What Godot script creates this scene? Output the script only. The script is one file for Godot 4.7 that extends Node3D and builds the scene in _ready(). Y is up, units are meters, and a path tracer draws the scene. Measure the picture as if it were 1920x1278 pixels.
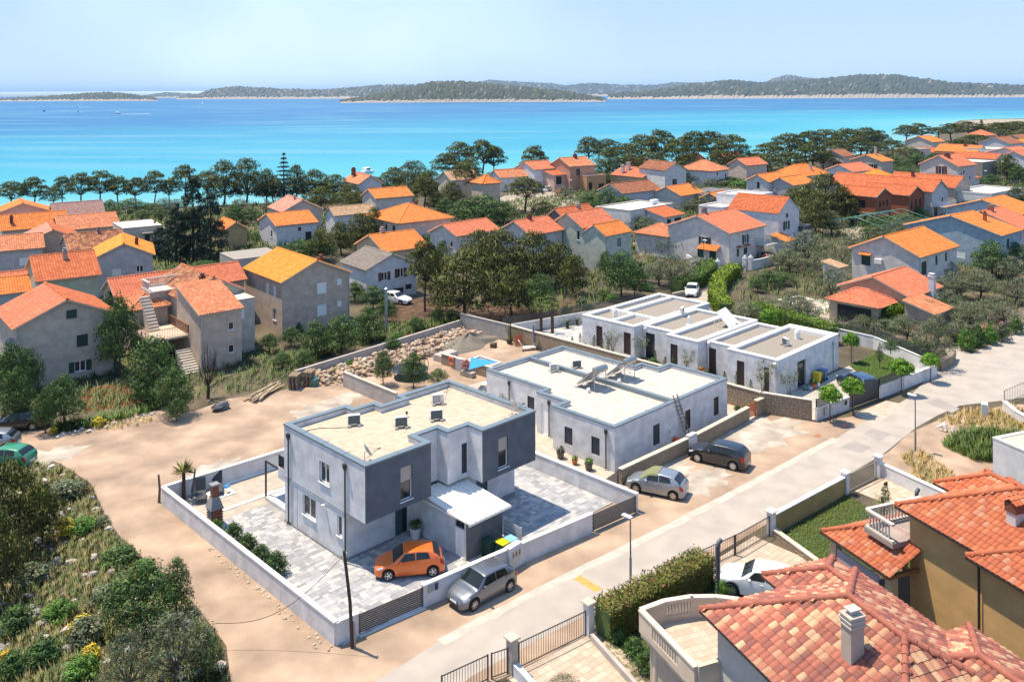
extends Node3D
class Sh:
	var v:=PackedVector3Array()
	var n:=PackedVector3Array()
	var c:=PackedColorArray()
	var col:=Color.WHITE
	var tinted:=false
	func paint(k:Color)->void:
		col=k
		tinted=true
	func smooth(a:Vector3,b:Vector3,d:Vector3,na:Vector3,nb:Vector3,nd:Vector3)->void:
		v.append(a); v.append(d); v.append(b)
		n.append(na); n.append(nd); n.append(nb)
		c.append(col); c.append(col); c.append(col)
	func tri(a:Vector3,b:Vector3,d:Vector3)->void:
		var k:=(b - a).cross(d - a).normalized()
		smooth(a,b,d,k,k,k)
	func quad(a:Vector3,b:Vector3,d:Vector3,e:Vector3)->void:
		tri(a,b,d)
		tri(a,d,e)
	func box(lo:Vector3,hi:Vector3,t:=Transform3D.IDENTITY)->void:
		var p:=[]
		for i in 8:
			p.append(t*Vector3(hi.x if i & 1 else lo.x,hi.y if i & 2 else lo.y,hi.z if i & 4 else lo.z))
		quad(p[4],p[5],p[7],p[6]); quad(p[1],p[0],p[2],p[3])
		quad(p[0],p[4],p[6],p[2]); quad(p[5],p[1],p[3],p[7])
		quad(p[6],p[7],p[3],p[2]); quad(p[0],p[1],p[5],p[4])
	func block(lo: Vector3, hi: Vector3, e: float, t := Transform3D.IDENTITY) -> void:
		var s:=[Vector3(lo.x+e,lo.y,lo.z+e),Vector3(hi.x - e,lo.y,lo.z+e),Vector3(hi.x - e,lo.y,hi.z - e),Vector3(lo.x+e,lo.y,hi.z - e)]
		var o:=[Vector3(lo.x,0,lo.z),Vector3(hi.x,0,lo.z),Vector3(hi.x,0,hi.z),Vector3(lo.x,0,hi.z)]
		var ring:=[]
		for k in 4:
			ring.append([t*s[k],t*(o[k]+Vector3(0,lo.y+e,0)),t*(o[k]+Vector3(0,hi.y - e,0)),t*Vector3(s[k].x,hi.y,s[k].z)])
		for k in 4:
			var a:Array=ring[k]
			var b:Array=ring[(k+1) % 4]
			for j in 3:
				quad(b[j],a[j],a[j+1],b[j+1])
		quad(ring[3][3],ring[2][3],ring[1][3],ring[0][3])
		quad(ring[0][0],ring[1][0],ring[2][0],ring[3][0])
	func prism(poly: PackedVector2Array, y0: float, y1: float, t := Transform3D.IDENTITY) -> void:
		if not Geometry2D.is_polygon_clockwise(poly):
			poly.reverse()
		var k:=poly.size()
		for i in k:
			var a:=poly[i]
			var b:=poly[(i+1) % k]
			quad(t*Vector3(b.x,y0,b.y),t*Vector3(a.x,y0,a.y),t*Vector3(a.x,y1,a.y),t*Vector3(b.x,y1,b.y))
		flat(poly,y1,t)
	func flat(poly:PackedVector2Array,y:float,t:=Transform3D.IDENTITY)->void:
		var ix:=Geometry2D.triangulate_polygon(poly)
		for i in range(0,ix.size(),3):
			var a:=poly[ix[i]]
			var b:=poly[ix[i+1]]
			var d:=poly[ix[i+2]]
			var q:=[t*Vector3(a.x,y,a.y),t*Vector3(b.x,y,b.y),t*Vector3(d.x,y,d.y)]
			if (b - a).cross(d - a)>0:
				tri(q[0],q[2],q[1])
			else:
				tri(q[0],q[1],q[2])
	func tube(pts:Array,r0:float,r1:float,seg:=6)->void:
		var rings:=[]
		var dirs:=[]
		var side:=Vector3.ZERO
		for i in pts.size():
			var d:Vector3=(pts[mini(i+1,pts.size() - 1)] - pts[maxi(i - 1,0)]).normalized()
			if side==Vector3.ZERO:
				side=d.cross(Vector3.RIGHT if absf(d.x)<.8 else Vector3.UP).normalized()
			side=(side - d*side.dot(d)).normalized()
			var up:=d.cross(side)
			var r:=lerpf(r0,r1,float(i)/maxf(1.0,pts.size() - 1))
			var ring:=[]
			var dd:=[]
			for k in seg:
				var w:=TAU*k/seg
				var o:=side*cos(w)+up*sin(w)
				ring.append(pts[i]+o*r)
				dd.append(o)
			rings.append(ring)
			dirs.append(dd)
		for i in pts.size() - 1:
			for k in seg:
				var j:=(k+1) % seg
				smooth(rings[i][k],rings[i][j],rings[i+1][j],dirs[i][k],dirs[i][j],dirs[i+1][j])
				smooth(rings[i][k],rings[i+1][j],rings[i+1][k],dirs[i][k],dirs[i+1][j],dirs[i+1][k])
		for k in range(1,seg - 1):
			tri(rings[0][0],rings[0][k+1],rings[0][k])
			var e:Array=rings[-1]
			tri(e[0],e[k],e[k+1])
	func bar(a: Vector3, b: Vector3, w: float, h := -1.0) -> void:
		var d:=(b - a).normalized()
		var s:=d.cross(Vector3.UP if absf(d.y)<.95 else Vector3.RIGHT).normalized()
		var u:=s.cross(d)
		if h<0: h=w
		box(Vector3(-w/2,-h/2,0),Vector3(w/2,h/2,a.distance_to(b)),Transform3D(Basis(s,u,-d).orthonormalized()*Basis(Vector3.UP,PI),a))
	func lathe(prof: Array, seg := 12, t := Transform3D.IDENTITY) -> void:
		for i in prof.size() - 1:
			var p:Vector2=prof[i]
			var q:Vector2=prof[i+1]
			var s:=(q - p).normalized()
			for k in seg:
				var w:=TAU*k/seg
				var x:=TAU*(k+1)/seg
				var n0:=t.basis*Vector3(cos(w)*s.y,-s.x,sin(w)*s.y)
				var n1:=t.basis*Vector3(cos(x)*s.y,-s.x,sin(x)*s.y)
				var a:=t*Vector3(cos(w)*p.x,p.y,sin(w)*p.x)
				var b:=t*Vector3(cos(x)*p.x,p.y,sin(x)*p.x)
				var d:=t*Vector3(cos(x)*q.x,q.y,sin(x)*q.x)
				var e:=t*Vector3(cos(w)*q.x,q.y,sin(w)*q.x)
				if p.x>.0001: smooth(b,a,d,n1,n0,n1)
				if q.x>.0001: smooth(a,e,d,n0,n0,n1)
	func lump(at: Vector3, r: Vector3, rough: float, rg: RandomNumberGenerator, seg := 6) -> void:
		var ring:=[]
		for i in seg+1:
			var row:=[]
			for k in seg+2:
				row.append(1.0 - rough*rg.randf())
			row[-1]=row[0]
			ring.append(row)
		for i in seg:
			for k in seg+1:
				var q:=[]
				for m in [[i,k],[i,k+1],[i+1,k+1],[i+1,k]]:
					var la:float=PI*m[0]/seg
					var lo:float=TAU*m[1]/(seg+1)
					var f:float=ring[m[0]][m[1]] if m[0]>0 and m[0]<seg else .85
					q.append(at+Vector3(sin(la)*cos(lo),cos(la),sin(la)*sin(lo))*r*f)
				if i>0: tri(q[0],q[1],q[2])
				if i<seg - 1: tri(q[0],q[2],q[3])
	func leaf(p:Vector3,along:Vector3,across:Vector3,nr:Vector3)->void:
		var a:=p - across
		var b:=p+along*.5 - across*.25
		var d:=p+along
		var e:=p+along*.45+across
		smooth(a,b,d,nr,nr,nr)
		smooth(a,d,e,nr,nr,nr)
	func done()->ArrayMesh:
		var arr:=[]
		arr.resize(Mesh.ARRAY_MAX)
		arr[Mesh.ARRAY_VERTEX]=v
		arr[Mesh.ARRAY_NORMAL]=n
		if tinted: arr[Mesh.ARRAY_COLOR]=c
		var am:=ArrayMesh.new()
		if v.size(): am.add_surface_from_arrays(Mesh.PRIMITIVE_TRIANGLES,arr)
		return am
var taken:={}
var mats:={}
var tex:={}
var rng:=RandomNumberGenerator.new()
func numbered(called:String)->String:
	if not taken.has(called):
		taken[called]=0
		return called
	taken[called]+=1
	return "%s_%03d" % [called,taken[called]]
func obj(called:String,s,m:Material,parent:Node=null)->MeshInstance3D:
	var o:=MeshInstance3D.new()
	o.mesh=s.done() if s is Sh else s
	o.material_override=m
	if parent==null:
		o.name=numbered(called)
		add_child(o)
	else:
		var k:=0
		var q:=called
		while parent.has_node(NodePath(q)):
			k+=1
			q="%s_%03d" % [called,k]
		o.name=q
		parent.add_child(o)
	return o
func tag(o:Node3D,label:String,category:String,group:="")->Node3D:
	o.set_meta("label",label)
	o.set_meta("category",category)
	if group: o.set_meta("group",group)
	return o
func thing(called:String,label:String,category:String,at:=Vector3.ZERO,turn:=.0,group:="")->Node3D:
	var o:=Node3D.new()
	o.name=numbered(called)
	add_child(o)
	o.position=at
	o.rotation_degrees.y=turn
	return tag(o,label,category,group)
func setting(o:Node3D,label:="")->Node3D:
	o.set_meta("kind","structure")
	if label: o.set_meta("label",label)
	return o
func stuff(o:Node3D)->Node3D:
	o.set_meta("kind","stuff")
	return o
func dup(src:Node3D,label:String,at:Vector3,turn:=.0,size:=Vector3.ONE)->Node3D:
	var o:Node3D=src.duplicate()
	o.name=numbered(str(src.name).get_slice("_0",0))
	add_child(o)
	o.position=at
	o.rotation_degrees.y=turn
	o.scale=size
	o.set_meta("label",label)
	return o
func V(a: float, y: float, b: float) -> Vector3:
	return Vector3(a,y,-b)
func rn(a:float,b:float)->float:
	return rng.randf_range(a,b)
func noise_tex(key:String,freq:float,oct:int,lo:float,hi:float,size:=512,kind:=FastNoiseLite.TYPE_SIMPLEX_SMOOTH,power:=1.0)->ImageTexture:
	if tex.has(key): return tex[key]
	var f:=FastNoiseLite.new()
	f.seed=key.hash() % 9973
	f.noise_type=kind
	f.frequency=freq
	f.fractal_octaves=oct
	var im:=f.get_seamless_image(size,size)
	im.convert(Image.FORMAT_L8)
	var d:=im.get_data()
	for i in d.size():
		d[i]=mini(255,int(255.0*lerpf(lo,hi,pow(d[i]/255.0,power))))
	im=Image.create_from_data(size,size,false,Image.FORMAT_L8,d)
	tex[key]=ImageTexture.create_from_image(im)
	return tex[key]
func plain(key:String,lin:Color,rough:=.6,metal:=.0)->StandardMaterial3D:
	if mats.has(key): return mats[key]
	var m:=StandardMaterial3D.new()
	m.resource_name=key
	m.albedo_color=lin.linear_to_srgb()
	m.roughness=rough
	m.metallic=metal
	mats[key]=m
	return m
func grainy(key:String,lin:Color,rough:float,fine:String,fine_m:float,coarse:String,coarse_m:float,bump_cm:=.0,bump:="")->StandardMaterial3D:
	if mats.has(key): return mats[key]
	var m:=plain(key,lin,rough)
	m.albedo_texture=tex[fine]
	m.uv1_triplanar=true
	m.uv1_world_triplanar=true
	m.uv1_scale=Vector3.ONE/fine_m
	if coarse:
		m.detail_enabled=true
		m.detail_albedo=tex[coarse]
		m.detail_blend_mode=BaseMaterial3D.BLEND_MODE_MUL
		m.detail_uv_layer=BaseMaterial3D.DETAIL_UV_2
		m.uv2_triplanar=true
		m.uv2_world_triplanar=true
		m.uv2_scale=Vector3.ONE/coarse_m
	if bump_cm>.0:
		m.heightmap_enabled=true
		m.heightmap_texture=tex[bump if bump else fine]
		m.heightmap_scale=bump_cm
	return m
func stucco(lin:Color)->StandardMaterial3D:
	return grainy("stucco_%02x%02x%02x" % [int(lin.r*255),int(lin.g*255),int(lin.b*255)],lin*1.05,.85,"fine_soft",1.7,"blotch_soft",7.0,.4)
func tinted(key:String,rough:float,fine:="fine_soft",fine_m:=1.3,metal:=.0)->StandardMaterial3D:
	if mats.has(key): return mats[key]
	var m:=grainy(key,Color.WHITE,rough,fine,fine_m,"",1.0)
	m.vertex_color_use_as_albedo=true
	m.metallic=metal
	return m
func leafy(key:String,lin:Color,through:=.35)->StandardMaterial3D:
	if mats.has(key): return mats[key]
	var m:=plain(key,lin,.55)
	m.vertex_color_use_as_albedo=true
	m.backlight_enabled=true
	m.backlight=Color(.75,1.0,.3)*through
	m.metallic_specular=.35
	return m
func make_textures()->void:
	noise_tex("fine_soft",.06,4,.86,1.0)
	noise_tex("fine_hard",.05,5,.45,1.0)
	noise_tex("fine_hard_soft",.06,5,.72,1.0)
	noise_tex("blotch_soft",.012,4,.84,1.0)
	noise_tex("blotch_hard",.012,5,.5,1.0)
	noise_tex("pebble",.09,3,.35,1.0,512,FastNoiseLite.TYPE_CELLULAR)
	noise_tex("wave",.02,4,.0,1.0)
	noise_tex("stone_face",.035,2,.3,1.0,512,FastNoiseLite.TYPE_CELLULAR)
const LIFT:=.03
func pane_at(o:Vector3,ux:Vector3,nr:Vector3,u:float,v:float,w:float)->Vector3:
	return o+ux*u+Vector3.UP*v+nr*w
func face(s:Sh,o:Vector3,ux:Vector3,w:float,h:float,ops:Array,deep:=.16)->void:
	var nr:=ux.cross(Vector3.UP)
	var us:=[.0,w]
	var vs:=[.0,h]
	for k in ops:
		us.append_array([k[0],k[2]])
		vs.append_array([k[1],k[3]])
	us.sort()
	vs.sort()
	for i in us.size() - 1:
		for j in vs.size() - 1:
			if us[i+1] - us[i]<.001 or vs[j+1] - vs[j]<.001: continue
			var mu:float=(us[i]+us[i+1])/2
			var mv:float=(vs[j]+vs[j+1])/2
			var hole:=false
			for k in ops:
				if mu>k[0] and mu<k[2] and mv>k[1] and mv<k[3]: hole=true
			if not hole:
				s.quad(pane_at(o,ux,nr,us[i],vs[j],0),pane_at(o,ux,nr,us[i+1],vs[j],0),pane_at(o,ux,nr,us[i+1],vs[j+1],0),pane_at(o,ux,nr,us[i],vs[j+1],0))
	for k in ops:
		var p:=[pane_at(o,ux,nr,k[0],k[1],0),pane_at(o,ux,nr,k[2],k[1],0),pane_at(o,ux,nr,k[2],k[3],0),pane_at(o,ux,nr,k[0],k[3],0)]
		for i in 4:
			var a:Vector3=p[i]
			var b:Vector3=p[(i+1) % 4]
			s.quad(a,b,b - nr*deep,a - nr*deep)
func slab(s:Sh,o:Vector3,ux:Vector3,nr:Vector3,u0:float,v0:float,u1:float,v1:float,w0:float,w1:float)->void:
	var t:=Transform3D(Basis(ux,Vector3.UP,nr),o)
	s.box(Vector3(u0,v0,w0),Vector3(u1,v1,w1),t)
func window(parent:Node3D,o:Vector3,ux:Vector3,q:Array,kind:String,deep:=.13)->void:
	var nr:=ux.cross(Vector3.UP)
	var u0:float=q[0]
	var v0:float=q[1]
	var u1:float=q[2]
	var v1:float=q[3]
	var f:=.06
	if kind in "xgptvc":
		var col:StandardMaterial3D={"x":plain("shutter_white",Color(.75,.75,.74),.6),"g":plain("shutter_green",Color(.012,.045,.035),.5),"p":plain("shutter_slate",Color(.035,.045,.06),.5),"t":plain("shutter_brown",Color(.055,.03,.028),.5),"v":plain("door_white",Color(.8,.8,.8),.45),"c":plain("door_teal",Color(.05,.09,.1),.4)}[kind]
		var s:=Sh.new()
		slab(s,o,ux,nr,u0,v0,u1,v0+f,-deep,-.03)
		slab(s,o,ux,nr,u0,v1 - f,u1,v1,-deep,-.03)
		slab(s,o,ux,nr,u0,v0+f,u0+f,v1 - f,-deep,-.03)
		slab(s,o,ux,nr,u1 - f,v0+f,u1,v1 - f,-deep,-.03)
		slab(s,o,ux,nr,u0+f,v0+f,u1 - f,v1 - f,-deep,-.075)
		var w:=obj("door" if kind in "vc" else "shutter",s,col,parent)
		var lv:=Sh.new()
		var k:=v0+f+.02
		while k<v1 - f - .04:
			slab(lv,o,ux,nr,u0+f,k,u1 - f,k+(.045 if kind!="c" else .16),-.075,-.055)
			k+=.075 if kind!="c" else .3
		if kind!="v":obj("louvre",lv,col,w)
		return
	if kind=="o":
		var s:=Sh.new()
		slab(s,o,ux,nr,u0,v0,u1,v1,-deep - .02,-deep+.01)
		obj("opening_shade",s,plain("glass_and_room_shade",Color(.02,.025,.03),.06),parent)  # dark pane painted as the shade of a room; none is built behind
		return
	var fr:=Sh.new()
	var mid:=(u0+u1)/2
	for r in [[u0,v0,u1,v0+f],[u0,v1 - f,u1,v1],[u0,v0+f,u0+f,v1 - f],[u1 - f,v0+f,u1,v1 - f]]:
		slab(fr,o,ux,nr,r[0],r[1],r[2],r[3],-deep,-deep+.06)
	if u1 - u0>.75 and kind!="r":slab(fr,o,ux,nr,mid - .045,v0+f,mid+.045,v1 - f,-deep,-deep+.05)
	var dark:=kind in "d"
	var win:=obj("window",fr,plain("frame_slate",Color(.04,.045,.05),.4) if dark else plain("frame_white",Color(.8,.8,.8),.4),parent)
	var gl:=Sh.new()
	slab(gl,o,ux,nr,u0+f,v0+f,u1 - f,v1 - f,-deep,-deep+.02)
	obj("pane",gl,plain("glass_and_room_shade",Color(.02,.025,.03),.06),win)
	if kind=="r":
		var bl:=Sh.new()
		slab(bl,o,ux,nr,u0+.01,v0+(v1 - v0)*.56,u1 - .01,v1,-deep,-deep+.09)
		obj("blind",bl,plain("blind_beige",Color(.36,.33,.29),.6),win)
	if kind in "sb":
		var sm:=plain("shutter_green",Color(.012,.045,.035),.5) if kind=="s" else plain("shutter_red_brown",Color(.09,.03,.02),.5)
		var hw:=(u1 - u0)/2
		for r in [[u0 - hw,u0 - .02],[u1+.02,u1+hw]]:
			var sh:=Sh.new()
			slab(sh,o,ux,nr,r[0],v0,r[1],v1,.015,.055)
			obj("shutter",sh,sm,win)
	var sill:=Sh.new()
	slab(sill,o,ux,nr,u0 - .06,v0 - .05,u1+.06,v0,-deep,.07)
	obj("sill",sill,plain("sill",Color(.72,.72,.72),.6),win)
const CLAY:={
	"orange":[Color(.80,.25,.045),Color(.74,.215,.04),Color(.84,.28,.055)],
	"amber":[Color(.88,.32,.03),Color(.84,.28,.026),Color(.9,.36,.04)],
	"salmon":[Color(.68,.25,.11),Color(.62,.21,.09),Color(.74,.3,.14)],
	"red":[Color(.62,.16,.05),Color(.56,.135,.042),Color(.68,.19,.065)],
	"coral":[Color(.72,.21,.10),Color(.68,.19,.085),Color(.76,.24,.12)],
	"pink":[Color(.66,.28,.19),Color(.6,.25,.17),Color(.7,.32,.22)],
	"brown":[Color(.36,.13,.06),Color(.30,.10,.048),Color(.42,.17,.085)],
	"old":[Color(.5,.2,.085),Color(.36,.13,.06),Color(.58,.27,.13),Color(.28,.10,.05)],
	"mauve":[Color(.42,.25,.21),Color(.38,.22,.19),Color(.46,.28,.24)],
	"grey":[Color(.27,.235,.2),Color(.24,.21,.18),Color(.3,.26,.225)],
	"straw":[Color(.56,.36,.21),Color(.5,.31,.18),Color(.6,.4,.24)],
}
func tiles(s:Sh,a:Vector3,b:Vector3,c:Vector3,d:Vector3,tw:float,th:float,cols:Array,fine:=true)->void:
	var e:=(b - a).normalized()
	var nr:=(b - a).cross((c+d)/2 - a).normalized()
	var up:=nr.cross(e)
	var top:=maxf((d - a).dot(up),(c - a).dot(up))
	var dl:=(d - a).dot(e)/maxf(.01,(d - a).dot(up))
	var wide:=a.distance_to(b)
	var dr:=((c - a).dot(e) - wide)/maxf(.01,(c - a).dot(up))
	var rows:=int(ceil(top/th))
	var prof:=[[.0,.0],[.22,.75],[.5,1.0],[.78,.75],[1.0,.0]] if fine else [[.0,.0],[.5,1.0],[1.0,.0]]
	var hi:=tw*.24
	for j in rows:
		var t0:=j*th
		var t1:=minf(top,t0+th)
		var tm:=(t0+t1)/2
		var xl:=dl*tm
		var xr:=wide+dr*tm
		var row_tint:=rng.randf_range(.95,1.04)
		for i in range(int(floor(xl/tw)),int(ceil(xr/tw))):
			var x0:=maxf(xl,i*tw)
			var x1:=minf(xr,(i+1)*tw)
			if x1 - x0<tw*.2: continue
			var k:Color=cols[rng.randi() % cols.size()]*(rng.randf_range(.9,1.08)*row_tint)
			s.paint(k)
			for q in prof.size() - 1:
				var f0:float=lerpf(x0,x1,prof[q][0])
				var f1:float=lerpf(x0,x1,prof[q+1][0])
				var h0:float=prof[q][1]*hi
				var h1:float=prof[q+1][1]*hi
				var n0:Vector3=(nr - e*(.9 - 1.8*prof[q][0])).normalized()
				var n1:Vector3=(nr - e*(.9 - 1.8*prof[q+1][0])).normalized()
				var p0:=a+e*f0+up*t0+nr*(h0+LIFT)
				var p1:=a+e*f1+up*t0+nr*(h1+LIFT)
				var p2:=a+e*f1+up*t1+nr*(h1+.006)
				var p3:=a+e*f0+up*t1+nr*(h0+.006)
				s.smooth(p0,p1,p2,n0,n1,n1)
				s.smooth(p0,p2,p3,n0,n1,n0)
				if fine: s.quad(p0 - nr*(LIFT+.01),p1 - nr*(LIFT+.01),p1,p0)
func ridge_cap(s:Sh,a:Vector3,b:Vector3,r:float,cols:Array)->void:
	var n:=maxi(1,int(round(a.distance_to(b)/.42)))
	for i in n:
		s.paint(cols[rng.randi() % cols.size()]*rn(.9,1.06))
		s.tube([a.lerp(b,float(i)/n),a.lerp(b,(i+1.0)/n)],r*1.06,r*.94,8)
func shell(s: Sh, a: Vector3, b: Vector3, c: Vector3, d: Vector3, thick: float) -> void:
	var nr:=(b - a).cross((c+d)/2 - a).normalized()*thick
	s.quad(b - nr,a - nr,d - nr,c - nr)
	s.quad(a,b,c,d)
	for k in [[a,b],[b,c],[c,d],[d,a]]:
		s.quad(k[1],k[0],k[0] - nr,k[1] - nr)
func chimney(parent:Node3D,at:Vector3,w:float,h:float,m:Material)->void:
	var s:=Sh.new()
	s.box(at+Vector3(-w/2,-.6,-w/2),at+Vector3(w/2,h,w/2))
	var o:=obj("chimney",s,m,parent)
	var k:=Sh.new()
	k.box(at+Vector3(-w/2 - .06,h,-w/2 - .06),at+Vector3(w/2+.06,h+.07,w/2+.06))
	k.box(at+Vector3(-w*.3,h+.07,-w*.3),at+Vector3(w*.3,h+.3,w*.3))
	k.box(at+Vector3(-w*.45,h+.3,-w*.45),at+Vector3(w*.45,h+.36,w*.45))
	obj("chimney_cap",k,m,o)
func block_house(root:Node3D,off:Vector3,w:float,d:float,e:float,rise:float,roof:String,clay:String,wm:Material,ops:Array,opt:={})->Node3D:
	var s:=Sh.new()
	var of:=[]
	var ol:=[]
	for k in ops:
		if k[0]=="f":of.append([k[1],k[2] - opt.get("base",.0),k[3],k[4] - opt.get("base",.0)])
		elif k[0]=="l":ol.append([d - k[3],k[2] - opt.get("base",.0),d - k[1],k[4] - opt.get("base",.0)])
	var y0:float=opt.get("base",.0)
	var X:=Vector3.RIGHT
	var Y:=Vector3.UP
	var Z:=Vector3.BACK
	var h:=e - y0
	var o:=off+Y*y0
	face(s,o,X,w,h,of)
	face(s,o - Z*d,Z,d,h,ol)
	face(s,o+X*w,-Z,d,h,[])
	face(s,o+X*w - Z*d,-X,w,h,[])
	var fo:=off+Y*e
	if roof=="gl":
		s.tri(fo,fo+X*w,fo+X*w/2+Y*rise)
		s.tri(fo+X*w - Z*d,fo - Z*d,fo+X*w/2 - Z*d+Y*rise)
	elif roof=="gr":
		s.tri(fo - Z*d,fo,fo - Z*d/2+Y*rise)
		s.tri(fo+X*w,fo+X*w - Z*d,fo+X*w - Z*d/2+Y*rise)
	elif roof=="mono":
		s.tri(fo - Z*d,fo,fo - Z*d+Y*rise)
		s.tri(fo+X*w,fo+X*w - Z*d,fo+X*w - Z*d+Y*rise)
		s.quad(fo+X*w - Z*d,fo - Z*d,fo - Z*d+Y*rise,fo+X*w - Z*d+Y*rise)
	var wall:=obj("wall",s,wm,root)
	for k in ops:
		if k[0]=="F":window(root,off+Z*.15,X,[k[1],k[2],k[3],k[4]],k[5])
		elif k[0]=="f":window(root,off,X,[k[1],k[2],k[3],k[4]],k[5])
		else: window(root,off - Z*d,Z,[d - k[3],k[2],d - k[1],k[4]],k[5])
	var r:=Sh.new()
	var ov:float=opt.get("over",.35)
	var tw:float=opt.get("tile",.3)
	var fine:bool=tw<.4
	var cols:Array=CLAY.get(clay,CLAY.orange)
	var trim:Color=opt.get("trim",Color(.62,.57,.5))
	var rm:=tinted("clay_tiles",.85,"fine_hard_soft",2.3)
	if roof=="flat":
		s=Sh.new()
		var pt:=.3
		var ph:float=opt.get("parapet",.25)
		r.paint(trim)
		r.box(fo+Vector3(-.03,0,-pt),fo+Vector3(w+.03,ph,.03))
		r.box(fo+Vector3(-.03,0,-d - .03),fo+Vector3(w+.03,ph,-d+pt))
		r.box(fo+Vector3(-.03,0,-d+pt),fo+Vector3(pt,ph,-pt))
		r.box(fo+Vector3(w - pt,0,-d+pt),fo+Vector3(w+.03,ph,-pt))
		r.paint(opt.get("deck",Color(.7,.66,.6)))
		r.box(fo+Vector3(pt,-.1,-d+pt),fo+Vector3(w - pt,.06,-pt))
		var ro:=obj("roof",r,tinted("flat_roof",.85,"fine_hard_soft",3.1),root)
		return ro
	var t:=Vector3(0,.12,0)
	var A:=fo+Vector3(0,0,0)+t
	if roof=="gr":
		var k:=rise/(d/2)
		var f0:=A+Vector3(-ov,-ov*k,ov)
		var f1:=A+Vector3(w+ov,-ov*k,ov)
		var m0:=A+Vector3(-ov,rise,-d/2)
		var m1:=A+Vector3(w+ov,rise,-d/2)
		var b0:=A+Vector3(-ov,-ov*k,-d - ov)
		var b1:=A+Vector3(w+ov,-ov*k,-d - ov)
		r.paint(trim)
		shell(r,f0,f1,m1,m0,.12)
		shell(r,b1,b0,m0,m1,.12)
		tiles(r,f0,f1,m1,m0,tw,tw*1.25,cols,fine)
		tiles(r,b1,b0,m0,m1,tw*1.6,tw*2.0,cols,false)
		ridge_cap(r,m0+Y*.03,m1+Y*.03,tw*.42,cols)
	elif roof=="gl":
		var k:=rise/(w/2)
		var l0:=A+Vector3(-ov,-ov*k,-d - ov)
		var l1:=A+Vector3(-ov,-ov*k,ov)
		var m0:=A+Vector3(w/2,rise,ov)
		var m1:=A+Vector3(w/2,rise,-d - ov)
		var r0:=A+Vector3(w+ov,-ov*k,ov)
		var r1:=A+Vector3(w+ov,-ov*k,-d - ov)
		r.paint(trim)
		shell(r,l0,l1,m0,m1,.12)
		shell(r,r0,r1,m1,m0,.12)
		tiles(r,l0,l1,m0,m1,tw,tw*1.25,CLAY.get(opt.get("clay_left",clay),cols),fine)
		tiles(r,r0,r1,m1,m0,tw,tw*1.25,cols,fine)
		ridge_cap(r,m0+Y*.03,m1+Y*.03,tw*.42,cols)
	elif roof=="mono":
		var k:=rise/d
		var f0:=A+Vector3(-ov,-ov*k,ov)
		var f1:=A+Vector3(w+ov,-ov*k,ov)
		var m0:=A+Vector3(-ov,rise+.15*k,-d - .15)
		var m1:=A+Vector3(w+ov,rise+.15*k,-d - .15)
		r.paint(trim)
		shell(r,f0,f1,m1,m0,.12)
		tiles(r,f0,f1,m1,m0,tw,tw*1.25,cols,fine)
	elif roof=="hip":
		var m:=minf(w,d)/2+ov
		var k:=rise/(m - ov)
		var p:=[A+Vector3(-ov,-ov*k,ov),A+Vector3(w+ov,-ov*k,ov),A+Vector3(w+ov,-ov*k,-d - ov),A+Vector3(-ov,-ov*k,-d - ov)]
		var q0:=A+Vector3(w/2,rise,-d/2)
		var q1:=q0
		if w>d:
			q0=A+Vector3(d/2,rise,-d/2)
			q1=A+Vector3(w - d/2,rise,-d/2)
		elif d>w:
			q0=A+Vector3(w/2,rise,-w/2)
			q1=A+Vector3(w/2,rise,-d+w/2)
		var sl:=[[p[0],p[1],q1,q0],[p[1],p[2],q1,q1],[p[2],p[3],q0,q1],[p[3],p[0],q0,q0]] if w>=d else [[p[0],p[1],q0,q0],[p[1],p[2],q1,q0],[p[2],p[3],q1,q1],[p[3],p[0],q0,q1]]
		for x in sl:
			r.paint(trim)
			shell(r,x[0],x[1],x[2],x[3],.1)
			tiles(r,x[0],x[1],x[2],x[3],tw,tw*1.25,cols,fine)
		var up:=Y*.04
		var ends:=[q0,q1,q1,q0] if w>=d else [q0,q0,q1,q1]
		for i in 4: ridge_cap(r,p[i]+up,ends[i]+up,tw*.4,cols)
		if q0!=q1: ridge_cap(r,q0+up,q1+up,tw*.4,cols)
	var ro:=obj("roof",r,rm,root)
	for k in opt.get("chimneys",[]):
		chimney(ro,off+Vector3(k[0],k[1],k[2]),k[3],k[4],stucco(k[5]) if k.size()>5 else stucco(Color(.2,.07,.045)))
	return ro
func sphere_dir()->Vector3:
	var y:=rn(-1,1)
	var w:=rn(0,TAU)
	var q:=sqrt(1 - y*y)
	return Vector3(q*cos(w),y,q*sin(w))
func foliage(s:Sh,clumps:Array,per:int,size:float,thin:float,cols:Array,droop:=.0,inner:=.55)->void:
	for k in clumps:
		var ct:Vector3=k[0]
		var r:Vector3=k[1]
		var tint:=rn(.8,1.2)
		var warm:=rn(-.12,.12)
		var num:=int(per*(k[2] if k.size()>2 else 1.0))
		for i in num:
			var d:=sphere_dir()
			if d.y<-.55: d.y*=-.6
			var p:=ct+d*r*lerpf(inner,1.0,sqrt(rng.randf()))
			var nr:=(d+sphere_dir()*.75+Vector3.UP*.35).normalized()
			var al:=sphere_dir()
			al=(al - nr*al.dot(nr)*.7+Vector3.DOWN*droop).normalized()
			var ac:=nr.cross(al).normalized()
			var z:=size*rn(.6,1.35)
			var q:Color=cols[rng.randi() % cols.size()]*(tint*1.45*rn(.75,1.25))
			q.r*=1.0+warm
			s.paint(q)
			s.leaf(p,al*z,ac*z*thin,(nr*.6+d*.6).normalized())
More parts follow.
